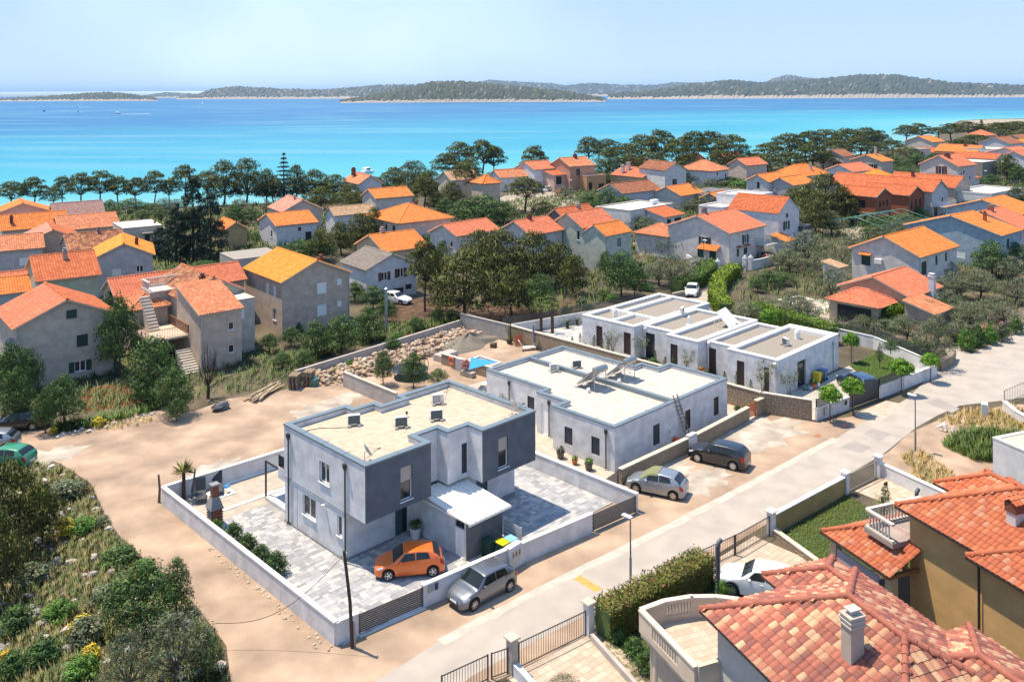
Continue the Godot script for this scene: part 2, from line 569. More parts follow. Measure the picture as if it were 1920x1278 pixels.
func needles(s:Sh,clumps:Array,per:int,size:float,cols:Array)->void:
	for k in clumps:
		var ct:Vector3=k[0]
		var r:Vector3=k[1]
		var tint:=rn(.82,1.18)
		for i in int(per*(k[2] if k.size()>2 else 1.0)):
			var d:=sphere_dir()
			if d.y<-.4: d.y*=-.5
			var p:=ct+d*r*lerpf(.5,1.0,sqrt(rng.randf()))
			var q:Color=cols[rng.randi() % cols.size()]*(tint*1.5*rn(.75,1.3))
			s.paint(q)
			for j in 2:
				var al:=(d+sphere_dir()*.8+Vector3.UP*.5).normalized()
				var ac:=al.cross(sphere_dir()).normalized()
				s.leaf(p,al*size*rn(.7,1.3),ac*size*.2,(d+Vector3.UP*.3+ac.cross(al)*.4).normalized())
func limbs(s:Sh,h:float,r:float,clumps:Array,lean:=Vector3.ZERO,split:=.45)->void:
	var fork:=lean*split+Vector3.UP*h*split
	s.tube([Vector3(0,-.2,0),fork*.5+Vector3(rn(-1,1),0,rn(-1,1))*r*.5,fork],r,r*.75,7)
	for k in clumps:
		if rng.randf()<.25 and clumps.size()>8: continue
		var e:Vector3=k[0]
		var m:=fork.lerp(e,.5)+Vector3(0,-.12*fork.distance_to(e),0)
		s.tube([fork - Vector3(0,r,0),m,e],r*.5,r*.12,5)
func tree_thing(called:String,label:String,category:String,crown:Sh,wood:Sh,leaf_m:Material,bark:Material,group:="")->Node3D:
	var t:=thing(called,label,category,Vector3.ZERO,.0,group)
	obj("trunk",wood,bark,t)
	obj("crown",crown,leaf_m,t)
	return t
func bark(lin:=Color(.13,.095,.07))->StandardMaterial3D:
	return grainy("bark_%d" % int(lin.r*1000),lin,.95,"fine_hard",.7,"",1.0,1.5)
func clump_set(h:float,w:float,levels:Array,flat:=.75)->Array:
	var out:=[]
	for l in levels:
		for i in l[2]:
			var a:float=TAU*(i+rn(-.3,.3))/l[2]
			var q:float=w*l[1]*rn(.75,1.15)
			var r:float=w*l[3]*rn(.75,1.25)
			out.append([Vector3(cos(a)*q,h*l[0]*rn(.94,1.06),sin(a)*q),Vector3(r,r*flat,r)])
	return out
const PINE:=[Color(.055,.078,.02),Color(.07,.092,.022),Color(.04,.06,.018),Color(.09,.1,.026)]
const OAK:=[Color(.045,.085,.02),Color(.06,.11,.025),Color(.03,.06,.016)]
const OLIVE:=[Color(.085,.105,.05),Color(.105,.125,.065),Color(.06,.08,.038),Color(.13,.14,.085)]
const LIME:=[Color(.1,.2,.018),Color(.12,.235,.022),Color(.07,.15,.016)]
const DARK:=[Color(.014,.03,.014),Color(.02,.04,.018),Color(.01,.022,.012)]
const FRESH:=[Color(.07,.15,.02),Color(.09,.18,.028),Color(.05,.11,.018)]
var proto:={}
func make_plants()->void:
	var far:=Vector3(0,-500,0)
	for i in 3:
		var h:=9.0
		var c:=clump_set(h,5.0,[[.25,.8,8,.3],[.42,.85,9,.32],[.6,.7,8,.33],[.78,.42,6,.34],[.92,.15,3,.32],[.5,.3,4,.4]],.7)
		var s:=Sh.new()
		needles(s,c,125,.42,PINE)
		var w:=Sh.new()
		limbs(w,h,.3,c,Vector3(rn(-1,1),0,rn(-1,1)),.3)
		proto["pine%d" % i]=tree_thing("pine_tree","pine","tree",s,w,leafy("pine_leaf",Color.WHITE,.2),bark(),"pine trees")
	for i in 3:
		var h:=10.0
		var c:=clump_set(h,4.6,[[.6,.75,6,.3],[.76,.72,8,.32],[.9,.5,6,.32],[1.0,.2,3,.33]],.6)
		var s:=Sh.new()
		needles(s,c,150,.42,PINE)
		var w:=Sh.new()
		limbs(w,h,.26,c,Vector3(rn(-1.6,1.6),0,rn(-1.6,1.6)),.5)
		proto["umbrella%d" % i]=tree_thing("umbrella_pine","pine","tree",s,w,leafy("pine_leaf",Color.WHITE,.2),bark(),"pine trees")
	for i in 3:
		var h:=5.0
		var c:=clump_set(h,2.9,[[.35,.75,7,.36],[.58,.75,8,.38],[.8,.5,6,.38],[.95,.15,2,.4],[.6,.2,3,.45]],.85)
		var s:=Sh.new()
		foliage(s,c,170,.27,.32,OAK)
		var w:=Sh.new()
		limbs(w,h,.16,c,Vector3.ZERO,.3)
		proto["leafy%d" % i]=tree_thing("leafy_tree","tree","tree",s,w,leafy("oak_leaf",Color.WHITE),bark(),"leafy garden trees")
	for i in 3:
		var h:=4.2
		var c:=clump_set(h,2.7,[[.45,.8,8,.3],[.65,.78,9,.32],[.85,.5,6,.32],[.98,.15,2,.34],[.6,.3,3,.35]],.8)
		var s:=Sh.new()
		foliage(s,c,150,.24,.17,OLIVE,.1,.3)
		var w:=Sh.new()
		limbs(w,h,.17,c,Vector3(rn(-.5,.5),0,rn(-.5,.5)),.3)
		proto["olive%d" % i]=tree_thing("olive_tree","tree","tree",s,w,leafy("olive_leaf",Color.WHITE,.2),bark(Color(.17,.14,.11)),"olive trees")
	for i in 2:
		var h:=13.0
		var c:=clump_set(h,3.0,[[.1,.75,8,.3],[.25,.8,9,.3],[.4,.78,9,.3],[.55,.66,8,.28],[.7,.5,7,.26],[.83,.3,5,.23],[.94,.12,3,.17],[.45,.2,4,.4]],1.15)
		var s:=Sh.new()
		foliage(s,c,190,.34,.3,DARK,-.3)
		var w:=Sh.new()
		w.tube([Vector3.ZERO,Vector3(0,h*.95,0)],.3,.05,6)
		proto["dark%d" % i]=tree_thing("cypress_tree","tree","tree",s,w,leafy("dark_leaf",Color.WHITE,.1),bark(),"dark conifers")
	if true:
		var h:=12.0
		var c:=[]
		for j in 11:
			var f:=j/10.0
			for q in 6:
				var a:=TAU*(q+j*.37)/6
				var r:=lerpf(3.4,.25,f)*rn(.8,1.1)
				c.append([Vector3(cos(a)*r*.6,h*(.1+.9*f),sin(a)*r*.6),Vector3(r*.5,.3,r*.5),.35+.65*(1 - f)])
		var s:=Sh.new()
		needles(s,c,70,.3,[Color(.02,.042,.03),Color(.028,.055,.04),Color(.015,.03,.022)])
		var w:=Sh.new()
		w.tube([Vector3.ZERO,Vector3(0,h,0)],.28,.03,6)
		proto["cedar0"]=tree_thing("cedar_tree","tree","tree",s,w,leafy("cedar_leaf",Color.WHITE,.1),bark(),"dark conifers")
	for i in 3:
		var c:=clump_set(1.3,1.0,[[.3,.6,6,.45],[.65,.5,5,.45],[.9,.15,2,.42]],.85)
		var s:=Sh.new()
		foliage(s,c,150,.15,.35,[OAK,FRESH,OLIVE][i],.0,.4)
		var w:=Sh.new()
		limbs(w,1.2,.05,c,Vector3.ZERO,.15)
		var t:=thing("shrub","shrub","shrub",far,.0,"shrubs")
		obj("stem",w,bark(),t)
		obj("foliage",s,leafy(["oak_leaf","fresh_leaf","olive_leaf"][i],Color.WHITE),t)
		proto["shrub%d" % i]=t
	for i in 3:
		var c:=clump_set(1.5,1.0,[[.35,.55,6,.42],[.7,.5,5,.42],[.95,.15,2,.4]],.9)
		var s:=Sh.new()
		foliage(s,c,90,.17,.25,[Color(.06,.1,.03),Color(.08,.13,.035)],.0,.3)
		var fl:=Sh.new()
		var fc:Array=[[Color(.62,.17,.24),Color(.7,.28,.33),Color(.5,.1,.17)],[Color(.8,.5,.02),Color(.7,.42,.02)],[Color(.5,.17,.03),Color(.4,.12,.03)]][i]
		foliage(fl,c,55,.13,.5,fc,.0,.8)
		var t:=thing("flowering_shrub","shrub","shrub",far,.0,"flowering shrubs")
		obj("foliage",s,leafy("oak_leaf",Color.WHITE),t)
		obj("blossom",fl,leafy("petal",Color.WHITE,.3),t)
		proto["flower%d" % i]=t
	for i in 2:
		var c:=clump_set(.9,.95,[[.25,.6,7,.42],[.6,.62,7,.42],[.95,.3,4,.4]],.7)
		for k in c: k[0].y+=1.75
		var s:=Sh.new()
		foliage(s,c,170,.17,.4,LIME,.35,.5)
		var w:=Sh.new()
		limbs(w,2.2,.045,c,Vector3.ZERO,.85)
		var t:=tree_thing("street_tree","tree","tree",s,w,leafy("lime_leaf",Color.WHITE,.5),bark(),"young round-headed street trees")
		for q in [-.22,.22]:
			var k:=Sh.new()
			k.tube([Vector3(q,0,.1),Vector3(q*.5,1.9,.05)],.022,.02,5)
			obj("stake",k,plain("stake_wood",Color(.3,.2,.12),.9),t)
		proto["street%d" % i]=t
	for i in 2:
		var c:=[]
		for j in 7:
			var f:=j/6.0
			c.append([Vector3(rn(-.04,.04),.2+1.7*f,rn(-.04,.04)),Vector3.ONE*(.22*sin(PI*(.18+.8*f))+.05)*Vector3(1,1.6,1)])
		var s:=Sh.new()
		foliage(s,c,100,.1,.25,[Color(.035,.06,.018),Color(.05,.085,.022),Color(.024,.042,.014)],-.8)
		var w:=Sh.new()
		w.tube([Vector3.ZERO,Vector3(0,1.6,0)],.03,.01,5)
		proto["column%d" % i]=tree_thing("column_cypress","tree","tree",s,w,leafy("column_leaf",Color.WHITE,.2),bark(),"slim young cypresses")
	for i in 2:
		var s:=Sh.new()
		var w:=Sh.new()
		for j in 9:
			var a:=TAU*j/9+rn(-.3,.3)
			var e:=Vector3(cos(a)*rn(.3,.9),rn(1.6,2.4),sin(a)*rn(.3,.9))
			w.tube([Vector3(0,0,0),e*Vector3(.3,.6,.3),e],.015,.006,4)
			foliage(s,[[e*Vector3(.6,.8,.6),Vector3(.25,.35,.25)],[e,Vector3(.3,.25,.3)]],26,.17,.16,OLIVE,.5,.2)
		proto["bamboo%d" % i]=tree_thing("bamboo_shrub","shrub","shrub",s,w,leafy("olive_leaf",Color.WHITE,.2),bark(Color(.22,.2,.1)),"loose feathery shrubs")
	proto["palm0"]=palm(2.6,14,1.1,.5,true,[Color(.13,.19,.03),Color(.16,.22,.04),Color(.1,.15,.03)])
	proto["cycad0"]=palm(.6,22,1.2,.35,false,[Color(.05,.1,.02),Color(.07,.13,.03)])
	proto["yucca0"]=yucca()
	for k in proto: proto[k].position=far
func palm(h:float,fronds:int,len:float,arch:float,fan:bool,cols:Array)->Node3D:
	var t:=thing("palm_tree","palm","palm",Vector3.ZERO,.0,"palms")
	var w:=Sh.new()
	w.tube([Vector3(0,-.1,0),Vector3(.04,h*.5,0),Vector3(0,h,0)],.17,.13,8)
	for j in int(h/.16):
		w.lathe([Vector2(.14,0),Vector2(.19,.09),Vector2(.14,.1)],8,Transform3D(Basis(),Vector3(0,j*.16,0)))
	obj("trunk",w,bark(Color(.16,.1,.06)),t)
	var s:=Sh.new()
	for i in fronds:
		var a:=TAU*i*.618
		var lift:=lerpf(1.1,-.35,float(i)/fronds)
		var out:=Vector3(cos(a),0,sin(a))
		var p:=[]
		for j in 6:
			var f:=j/5.0
			p.append(Vector3(0,h,0)+out*len*f*.95+Vector3.UP*(lift*len*f - arch*len*f*f*1.4))
		s.paint(cols[i % cols.size()]*rn(.8,1.2))
		var side:=out.cross(Vector3.UP)
		if fan:
			var c:Vector3=p[3]
			var dir:Vector3=(p[4] - p[2]).normalized()
			s.bar(p[0],p[3],.025)
			for q in 11:
				var g:=(q - 5)*.27
				var d:=(dir*cos(g)+side*sin(g)).normalized()
				s.leaf(c,d*len*.55+Vector3.DOWN*.08*absf(g),side.cross(d).cross(d).normalized()*.035+side*.03,Vector3.UP+dir*.2)
		else:
			for j in 5:
				for sgn in [-1,1]:
					for f in [.0,.5]:
						var b:Vector3=p[j].lerp(p[j+1],f)
						s.leaf(b,(side*sgn*.35+(p[j+1] - p[j]).normalized()*.3)*len*.55*(1.1 - j/6.0),out*.03,Vector3.UP)
	obj("fronds",s,leafy("palm_leaf",Color.WHITE,.4),t)
	return t
func yucca()->Node3D:
	var t:=thing("yucca_plant","yucca","plant",Vector3.ZERO,.0,"palms")
	var w:=Sh.new()
	w.tube([Vector3(0,-.1,0),Vector3(.03,.8,0),Vector3(0,1.5,0)],.11,.09,8)
	obj("trunk",w,bark(Color(.14,.07,.04)),t)
	var s:=Sh.new()
	for i in 130:
		var d:=sphere_dir()
		if d.y<-.5: d.y*=-1
		s.paint(Color(.1,.13,.03).lerp(Color(.25,.26,.06),rng.randf())*rn(.8,1.2))
		s.leaf(Vector3(0,1.5,0)+d*.06,d*rn(.55,.75),d.cross(sphere_dir()).normalized()*.035,(d+Vector3.UP).normalized())
	obj("leaves",s,leafy("yucca_leaf",Color.WHITE,.3),t)
	return t
func plant(kind:String,label:String,a:float,b:float,size:float,tall:=1.0,y:=.0)->Node3D:
	var o:=dup(proto[kind],label,V(a,y,b),rn(0,360),Vector3(size,size*tall,size))
	return o
func retire_prototypes()->void:
	for k in proto: proto[k].free()
func hedge(label:String,pts:Array,wide:float,high:float,cols:Array,per_m:=300,size:=.14,called:="hedge")->Node3D:
	var t:=thing(called,label,"hedge")
	var s:=Sh.new()
	var core:=Sh.new()
	for i in pts.size() - 1:
		var p:Vector3=pts[i]
		var q:Vector3=pts[i+1]
		var d:=(q - p).normalized()
		var sd:=d.cross(Vector3.UP)
		var w:=wide*.36
		var t2:=Transform3D(Basis(sd,Vector3.UP,-d),p)
		core.box(Vector3(-w,0,-p.distance_to(q)),Vector3(w,high*.84,0),t2)
		for k in int(per_m*p.distance_to(q)):
			var u:=rn(-1,1)
			var y:=rng.randf()
			var nr:=Vector3.UP
			if rng.randf()<.36:
				y=1.0
			else:
				u=1.0 if rng.randf()<.5 else -1.0
				nr=sd*u
			var bulge:=1.0+.12*sin(7.0*p.lerp(q,rng.randf()).x+5.0*y)
			var at:=p+d*p.distance_to(q)*rn(-.02,1.02)+sd*u*wide*.5*bulge*rn(.82,1.05)+Vector3.UP*y*high*rn(.86,1.05)
			var f:=(nr+sphere_dir()*.7).normalized()
			var al:=(sphere_dir()+Vector3.UP*.4).normalized()
			s.paint(cols[rng.randi() % cols.size()]*rn(.75,1.25))
			var z:=size*rn(.6,1.4)
			s.leaf(at,al*z,f.cross(al).normalized()*z*.35,(f+nr).normalized())
	obj("core_filler",core,plain("hedge_core",Color(.08,.12,.03),1.0),t)  # solid green box added inside to block the view between leaves
	obj("leaves",s,leafy("hedge_leaf",Color.WHITE),t)
	return t
func tufts(called:String,label:String,poly:PackedVector2Array,count:int,size:float,cols:Array,blades:=7,y:=.0)->void:
	var s:=Sh.new()
	for i in blades:
		var a:=TAU*i/blades
		var d:=Vector3(cos(a)*.45,1.0,sin(a)*.45)
		s.leaf(Vector3(cos(a),0,sin(a))*.1,d*rn(.7,1.1),d.cross(Vector3(cos(a+.5),0,sin(a+.5))).normalized()*.07,(Vector3.UP+d*.4).normalized())
	var mm:=MultiMesh.new()
	mm.transform_format=MultiMesh.TRANSFORM_3D
	mm.use_colors=true
	mm.mesh=s.done()
	var lo:=poly[0]
	var hi:=poly[0]
	for p in poly:
		lo=lo.min(p)
		hi=hi.max(p)
	var where:=[]
	var guard:=0
	while where.size()<count and guard<count*8:
		guard+=1
		var p:=Vector2(rn(lo.x,hi.x),rn(lo.y,hi.y))
		if Geometry2D.is_point_in_polygon(p,poly): where.append(p)
	mm.instance_count=where.size()
	for i in where.size():
		var z:=size*rn(.5,1.5)
		mm.set_instance_transform(i,Transform3D(Basis(Vector3.UP,rn(0,TAU)).scaled(Vector3(z,z*rn(.6,1.3),z)),Vector3(where[i].x,y,-where[i].y)))
		mm.set_instance_color(i,cols[rng.randi() % cols.size()]*rn(.8,1.2))
	var o:=MultiMeshInstance3D.new()
	o.multimesh=mm
	o.material_override=leafy("blade_leaf",Color.WHITE,.3)
	o.name=numbered(called)
	o.set_meta("label",label)
	add_child(o)
	stuff(o)
func stones(called:String,label:String,poly:PackedVector2Array,count:int,lo_r:float,hi_r:float,cols:Array,pile:=.0)->void:
	var s:=Sh.new()
	var lo:=poly[0]
	var hi:=poly[0]
	for p in poly:
		lo=lo.min(p)
		hi=hi.max(p)
	var k:=0
	var guard:=0
	while k<count and guard<count*9:
		guard+=1
		var p:=Vector2(rn(lo.x,hi.x),rn(lo.y,hi.y))
		if not Geometry2D.is_point_in_polygon(p,poly): continue
		k+=1
		var r:=lerpf(lo_r,hi_r,pow(rng.randf(),2.2))
		s.paint(cols[rng.randi() % cols.size()]*rn(.8,1.15))
		s.lump(Vector3(p.x,r*.25+pile*rng.randf(),-p.y),Vector3(r*rn(.8,1.4),r*rn(.5,.9),r*rn(.8,1.3)),.35,rng,4)
	var o:=obj(called,s,tinted("loose_stone",.95,"fine_hard_soft",.8))
	o.set_meta("label",label)
	stuff(o)
func curve_at(p:Array,s:float)->float:
	var i:=0
	while i<p.size() - 2 and s>p[i+1][0]: i+=1
	var a:Array=p[i]
	var b:Array=p[i+1]
	var f:=clampf((s - a[0])/maxf(.0001,b[0] - a[0]),0,1)
	var pre:float=p[maxi(i - 1,0)][1]
	var post:float=p[mini(i+2,p.size() - 1)][1]
	var k:float=lerpf(lerpf(a[1],b[1],f),cubic_interpolate(a[1],b[1],pre,post,f),.45)
	return k
const BODIES:={
	"hatch":{"len":4.0,"half":.85,"wheel":.31,"axles":[.195,.825],"roof_w":.70,
		"top":[[0,.5],[.02,.64],[.07,.76],[.17,.89],[.25,.96],[.4,1.38],[.47,1.45],[.62,1.47],[.8,1.41],[.88,1.28],[.95,1.0],[.985,.82],[1.0,.5]],
		"belt":[[0,.6],[.2,.82],[.3,.9],[.9,1.02],[1,.9]],
		"wide":[[0,.52],[.03,.66],[.09,.78],[.2,.84],[.5,.85],[.84,.85],[.94,.79],[.985,.72],[1,.62]],
		"shield":[.262,.408],"rear":[.835,.935],"side":[.355,.575,.59,.79]},
	"suv":{"len":4.45,"half":.91,"wheel":.35,"axles":[.19,.80],"roof_w":.72,
		"top":[[0,.6],[.02,.8],[.06,.92],[.2,1.04],[.29,1.09],[.42,1.5],[.5,1.58],[.7,1.58],[.86,1.51],[.93,1.3],[.97,1.08],[.99,.9],[1.0,.6]],
		"belt":[[0,.7],[.2,.95],[.3,1.01],[.9,1.1],[1,.95]],
		"wide":[[0,.6],[.03,.74],[.08,.85],[.2,.9],[.5,.91],[.85,.91],[.94,.86],[.985,.8],[1,.68]],
		"shield":[.3,.43],"rear":[.885,.965],"side":[.385,.58,.595,.86]},
	"estate":{"len":4.6,"half":.89,"wheel":.32,"axles":[.19,.79],"roof_w":.70,
		"top":[[0,.5],[.02,.64],[.06,.74],[.2,.88],[.29,.94],[.43,1.36],[.5,1.43],[.72,1.44],[.87,1.36],[.94,1.14],[.975,.95],[.99,.8],[1.0,.5]],
		"belt":[[0,.6],[.2,.82],[.3,.89],[.9,.98],[1,.88]],
		"wide":[[0,.55],[.03,.7],[.08,.82],[.2,.88],[.5,.89],[.85,.89],[.94,.83],[.985,.76],[1,.65]],
		"shield":[.3,.435],"rear":[.895,.965],"side":[.385,.575,.59,.86]},
}
func ring(b:Dictionary,s:float)->Array:
	var l:float=b.len
	var yt:=curve_at(b.top,s)
	var w:=curve_at(b.wide,s)
	var yb:=.2 if s>.02 and s<.98 else .26
	for ax in b.axles:
		var dx:float=absf(s - ax)*l
		var r:float=b.wheel+.06
		if dx<r: yb=maxf(yb,b.wheel+sqrt(r*r - dx*dx)*.98)
	var yl:=minf(curve_at(b.belt,s),yt - .05)
	var cabin:=clampf((yt - yl - .06)/.35,0,1)
	var wt:=lerpf(w*.9,w*b.roof_w/.85*.93,cabin)
	yb=minf(yb,yl - .06)
	return [Vector2(w*.9,yb),Vector2(w*.975,yb+.03),Vector2(w,maxf(lerpf(yb,yl,.45),yb+.05)),Vector2(w*.965,yl),Vector2(lerpf(w*.965,wt,.5),lerpf(yl,yt,.5)),Vector2(wt,yt - .045),Vector2(wt*.9,yt),Vector2(wt*.5,yt+.018),Vector2(0,yt+.022)]
func skin(b:Dictionary,s:float,t:float,side:float)->Vector3:
	var r:=ring(b,s)
	var i:=clampi(int(t),0,7)
	var p:Vector2=r[i].lerp(r[i+1],t - i)
	return Vector3(b.len*(.5 - s),p.y,p.x*side)
func patch(m: Sh, b: Dictionary, ss: Array, ts: Array, side: float, out: float) -> void:
	var rows:=[]
	for i in ts.size():
		var row:=[]
		for j in ss[i].size():
			row.append(skin(b,ss[i][j],ts[i],side))
		rows.append(row)
	var lift:=func(i:int,j:int)->Array:
		var i0:=maxi(i - 1,0)
		var i1:=mini(i+1,rows.size() - 1)
		var j0:=maxi(j - 1,0)
		var j1:=mini(j+1,rows[i].size() - 1)
		var nr:Vector3=((rows[i][j1] - rows[i][j0]) as Vector3).cross(rows[i1][j] - rows[i0][j]).normalized()*-side
		return [rows[i][j]+nr*out,nr]
	for i in rows.size() - 1:
		for j in rows[i].size() - 1:
			var a:Array=lift.call(i,j)
			var q:Array=lift.call(i,j+1)
			var c:Array=lift.call(i+1,j+1)
			var d:Array=lift.call(i+1,j)
			if side<0:
				m.smooth(a[0],q[0],c[0],a[1],q[1],c[1]); m.smooth(a[0],c[0],d[0],a[1],c[1],d[1])
			else:
				m.smooth(a[0],c[0],q[0],a[1],c[1],q[1]); m.smooth(a[0],d[0],c[0],a[1],d[1],c[1])
func span(a:float,b:float,n:int)->Array:
	var o:=[]
	for i in n+1: o.append(lerpf(a,b,float(i)/n))
	return o
func paint(key:String,lin:Color,flake:=.0)->StandardMaterial3D:
	if mats.has(key): return mats[key]
	var m:=plain(key,lin,.32,flake)
	m.clearcoat_enabled=true
	m.clearcoat=1.0
	m.clearcoat_roughness=.04
	return m
func car(label:String,body:String,at:Vector3,turn:float,lacquer:Material,category:="car",opt:={})->Node3D:
	var b:Dictionary=BODIES[body]
	var l:float=b.len
	var t:=thing("parked_car",label,category,at,turn,"parked cars")
	t.scale=Vector3.ONE*opt.get("size",1.0)
	var st:=span(0,1,44)
	for ax in b.axles:
		for k in [-1.0,-.97,-.8,-.5,.0,.5,.8,.97,1.0]: st.append(ax+k*(b.wheel+.06)/l)
	st.sort()
	var ts:=[.0,1.0,2.0,3.0,4.0,5.0,6.0,7.0,8.0]
	var ss:=[]
	for i in ts.size(): ss.append(st)
	var m:=Sh.new()
	for side in [-1.0,1.0]: patch(m,b,ss,ts,side,.0)
	for e in [.0,1.0]:
		for side in [-1.0,1.0]:
			for i in 8:
				var p:=skin(b,e,i,side)
				var q:=skin(b,e,i+1,side)
				var cp:=Vector3(p.x,p.y,0)
				var cq:=Vector3(q.x,q.y,0)
				if (side>0)==(e==.0): m.quad(cp,p,q,cq)
				else: m.quad(p,cp,cq,q)
	var bo:=obj("body",m,lacquer,t)
	var glass:=plain("car_glass",Color(.012,.016,.016),.03)
	var black:=plain("car_black",Color(.012,.012,.013),.5)
	m=Sh.new()
	for side in [-1.0,1.0]:
		var row:=span(b.shield[0],b.shield[1],6)
		patch(m,b,[row,row,row,row,row],[5.15,5.6,6.0,7.0,8.0],side,.008)
	obj("windscreen",m,glass,t)
	m=Sh.new()
	for side in [-1.0,1.0]:
		var row:=span(b.rear[0],b.rear[1],5)
		patch(m,b,[row,row,row,row,row],[5.2,5.6,6.0,7.0,8.0],side,.008)
	obj("rear_window",m,glass,t)
	var tt:=span(3.25,4.85,4)
	for side in [-1.0,1.0]:
		for d in 2:
			m=Sh.new()
			var rows:=[]
			for i in 5:
				var f:=i/4.0
				var s0:float=b.side[d*2]
				var s1:float=b.side[d*2+1]
				if d==0: s0+=lerpf(-.025,.075,f)
				else: s1-=lerpf(.0,.03,f)
				rows.append(span(s0,s1,5))
			patch(m,b,rows,tt,side,.008)
			obj("side_window",m,glass,t)
	for side in [-1.0,1.0]:
		m=Sh.new()
		var r0:=span(.035,.12,5)
		patch(m,b,[r0,r0,r0],[2.75,3.0,3.9] if body!="suv" else [2.7,3.0,3.4],side,.012)
		obj("headlight",m,plain("lamp_clear",Color(.62,.64,.66),.08),t)
		m=Sh.new()
		r0=span(.93,.985,4)
		patch(m,b,[r0,r0,r0],[2.4,3.0,3.7],side,.012)
		obj("taillight",m,plain("lamp_red",Color(.42,.012,.012),.12),t)
		m=Sh.new()
		var p:=skin(b,b.side[0]+.02,3.3,side)
		m.block(p+Vector3(-.06,-.06,-.02 if side>0 else -.2),p+Vector3(.09,.07,.2 if side>0 else .02),.03)
		obj("mirror",m,lacquer,t)
		for d in 2:
			m=Sh.new()
			p=skin(b,b.side[d*2+1] - .035,2.75,side)
			m.block(p+Vector3(-.09,-.018,-.02),p+Vector3(.09,.018,.02),.008)
			obj("door_handle",m,opt.get("trim",lacquer),t)
	m=Sh.new()
	m.box(Vector3(l/2 - .1,.27,-.42),Vector3(l/2+.012,.42,.42))
	var up:float=curve_at(b.top,.0)
	m.box(Vector3(l/2 - .1,up - .03,-.34),Vector3(l/2+.012,up+.05,.34))
	obj("grille",m,black,t)
	for e in [1.0,-1.0]:
		m=Sh.new()
		m.box(Vector3(e*(l/2+.014) - .01,.44,-.26),Vector3(e*(l/2+.014)+.01,.55,.26))
		obj("number_plate",m,plain("plate_white",Color(.75,.75,.72),.5),t)
	m=Sh.new()
	m.box(Vector3(-l/2+.2,.19,-b.half*.74),Vector3(l/2 - .2,.66,b.half*.74))
	obj("underbody",m,black,t)
	for ax in b.axles:
		for side in [-1.0,1.0]:
			wheel(t,Vector3(l*(.5 - ax),b.wheel,side*(b.half - .1)),b.wheel,side,opt.get("spokes",5),opt.get("rim",Color(.55,.56,.57)))
	return t
func wheel(t:Node3D,at:Vector3,r:float,side:float,spokes:int,rim:Color)->void:
	var turn:=Transform3D(Basis(Vector3.RIGHT,PI/2*side),at)
	var m:=Sh.new()
	m.lathe([Vector2(r*.62,-.1),Vector2(r*.92,-.1),Vector2(r,-.06),Vector2(r,.06),Vector2(r*.93,.1),Vector2(r*.66,.1)],20,turn)
	var w:=obj("wheel",m,plain("tyre",Color(.014,.014,.014),.85),t)
	m=Sh.new()
	m.lathe([Vector2(r*.66,.1),Vector2(r*.62,.1),Vector2(r*.58,.02)],20,turn)
	for k in spokes:
		var a:=TAU*k/spokes
		m.box(Vector3(0,.055,-r*.09),Vector3(r*.62,.085,r*.09),turn*Transform3D(Basis(Vector3.UP,a),Vector3.ZERO))
	m.lathe([Vector2(r*.18,.05),Vector2(r*.16,.095),Vector2(.0,.1)],10,turn)
	obj("rim",m,plain("rim_%d" % int(rim.r*100),rim,.3,.8),w)
	m=Sh.new()
	m.lathe([Vector2(r*.66,.01),Vector2(.0,.015)],16,turn)
	obj("brake_disc",m,plain("car_black",Color(.012,.012,.013),.5),w)
func ac_unit(label:String,at:Vector3,turn:float,feet:=true)->Node3D:
	var t:=thing("air_conditioner",label,"air conditioner",at,turn,"roof air conditioners")
	var s:=Sh.new()
	s.block(Vector3(-.4,.12,-.15),Vector3(.4,.7,.15),.015)
	obj("casing",s,plain("ac_white",Color(.66,.65,.6),.5),t)
	s=Sh.new()
	s.lathe([Vector2(.25,0),Vector2(.25,.02),Vector2(.21,.02),Vector2(.2,.0)],18,Transform3D(Basis(Vector3.RIGHT,PI/2),Vector3(-.1,.41,.15)))
	for k in 5: s.box(Vector3(-.34+k*.12,.19,.15),Vector3(-.325+k*.12,.63,.165))
	for k in 9: s.box(Vector3(-.35,.2+k*.053,.155),Vector3(.14,.208+k*.053,.168))
	obj("fan_grille",s,plain("ac_grey",Color(.3,.3,.29),.5),t)
	s=Sh.new()
	s.box(Vector3(-.37,.15,-.165),Vector3(.37,.67,-.15))
	obj("coil",s,plain("ac_coil",Color(.06,.09,.1),.5),t)
	for x in ([-.32,.32] if feet else []):
		s=Sh.new()
		s.block(Vector3(x - .1,0,-.42),Vector3(x+.1,.12,.42),.01)
		obj("concrete_foot",s,stucco(Color(.42,.4,.36)),t)
	return t
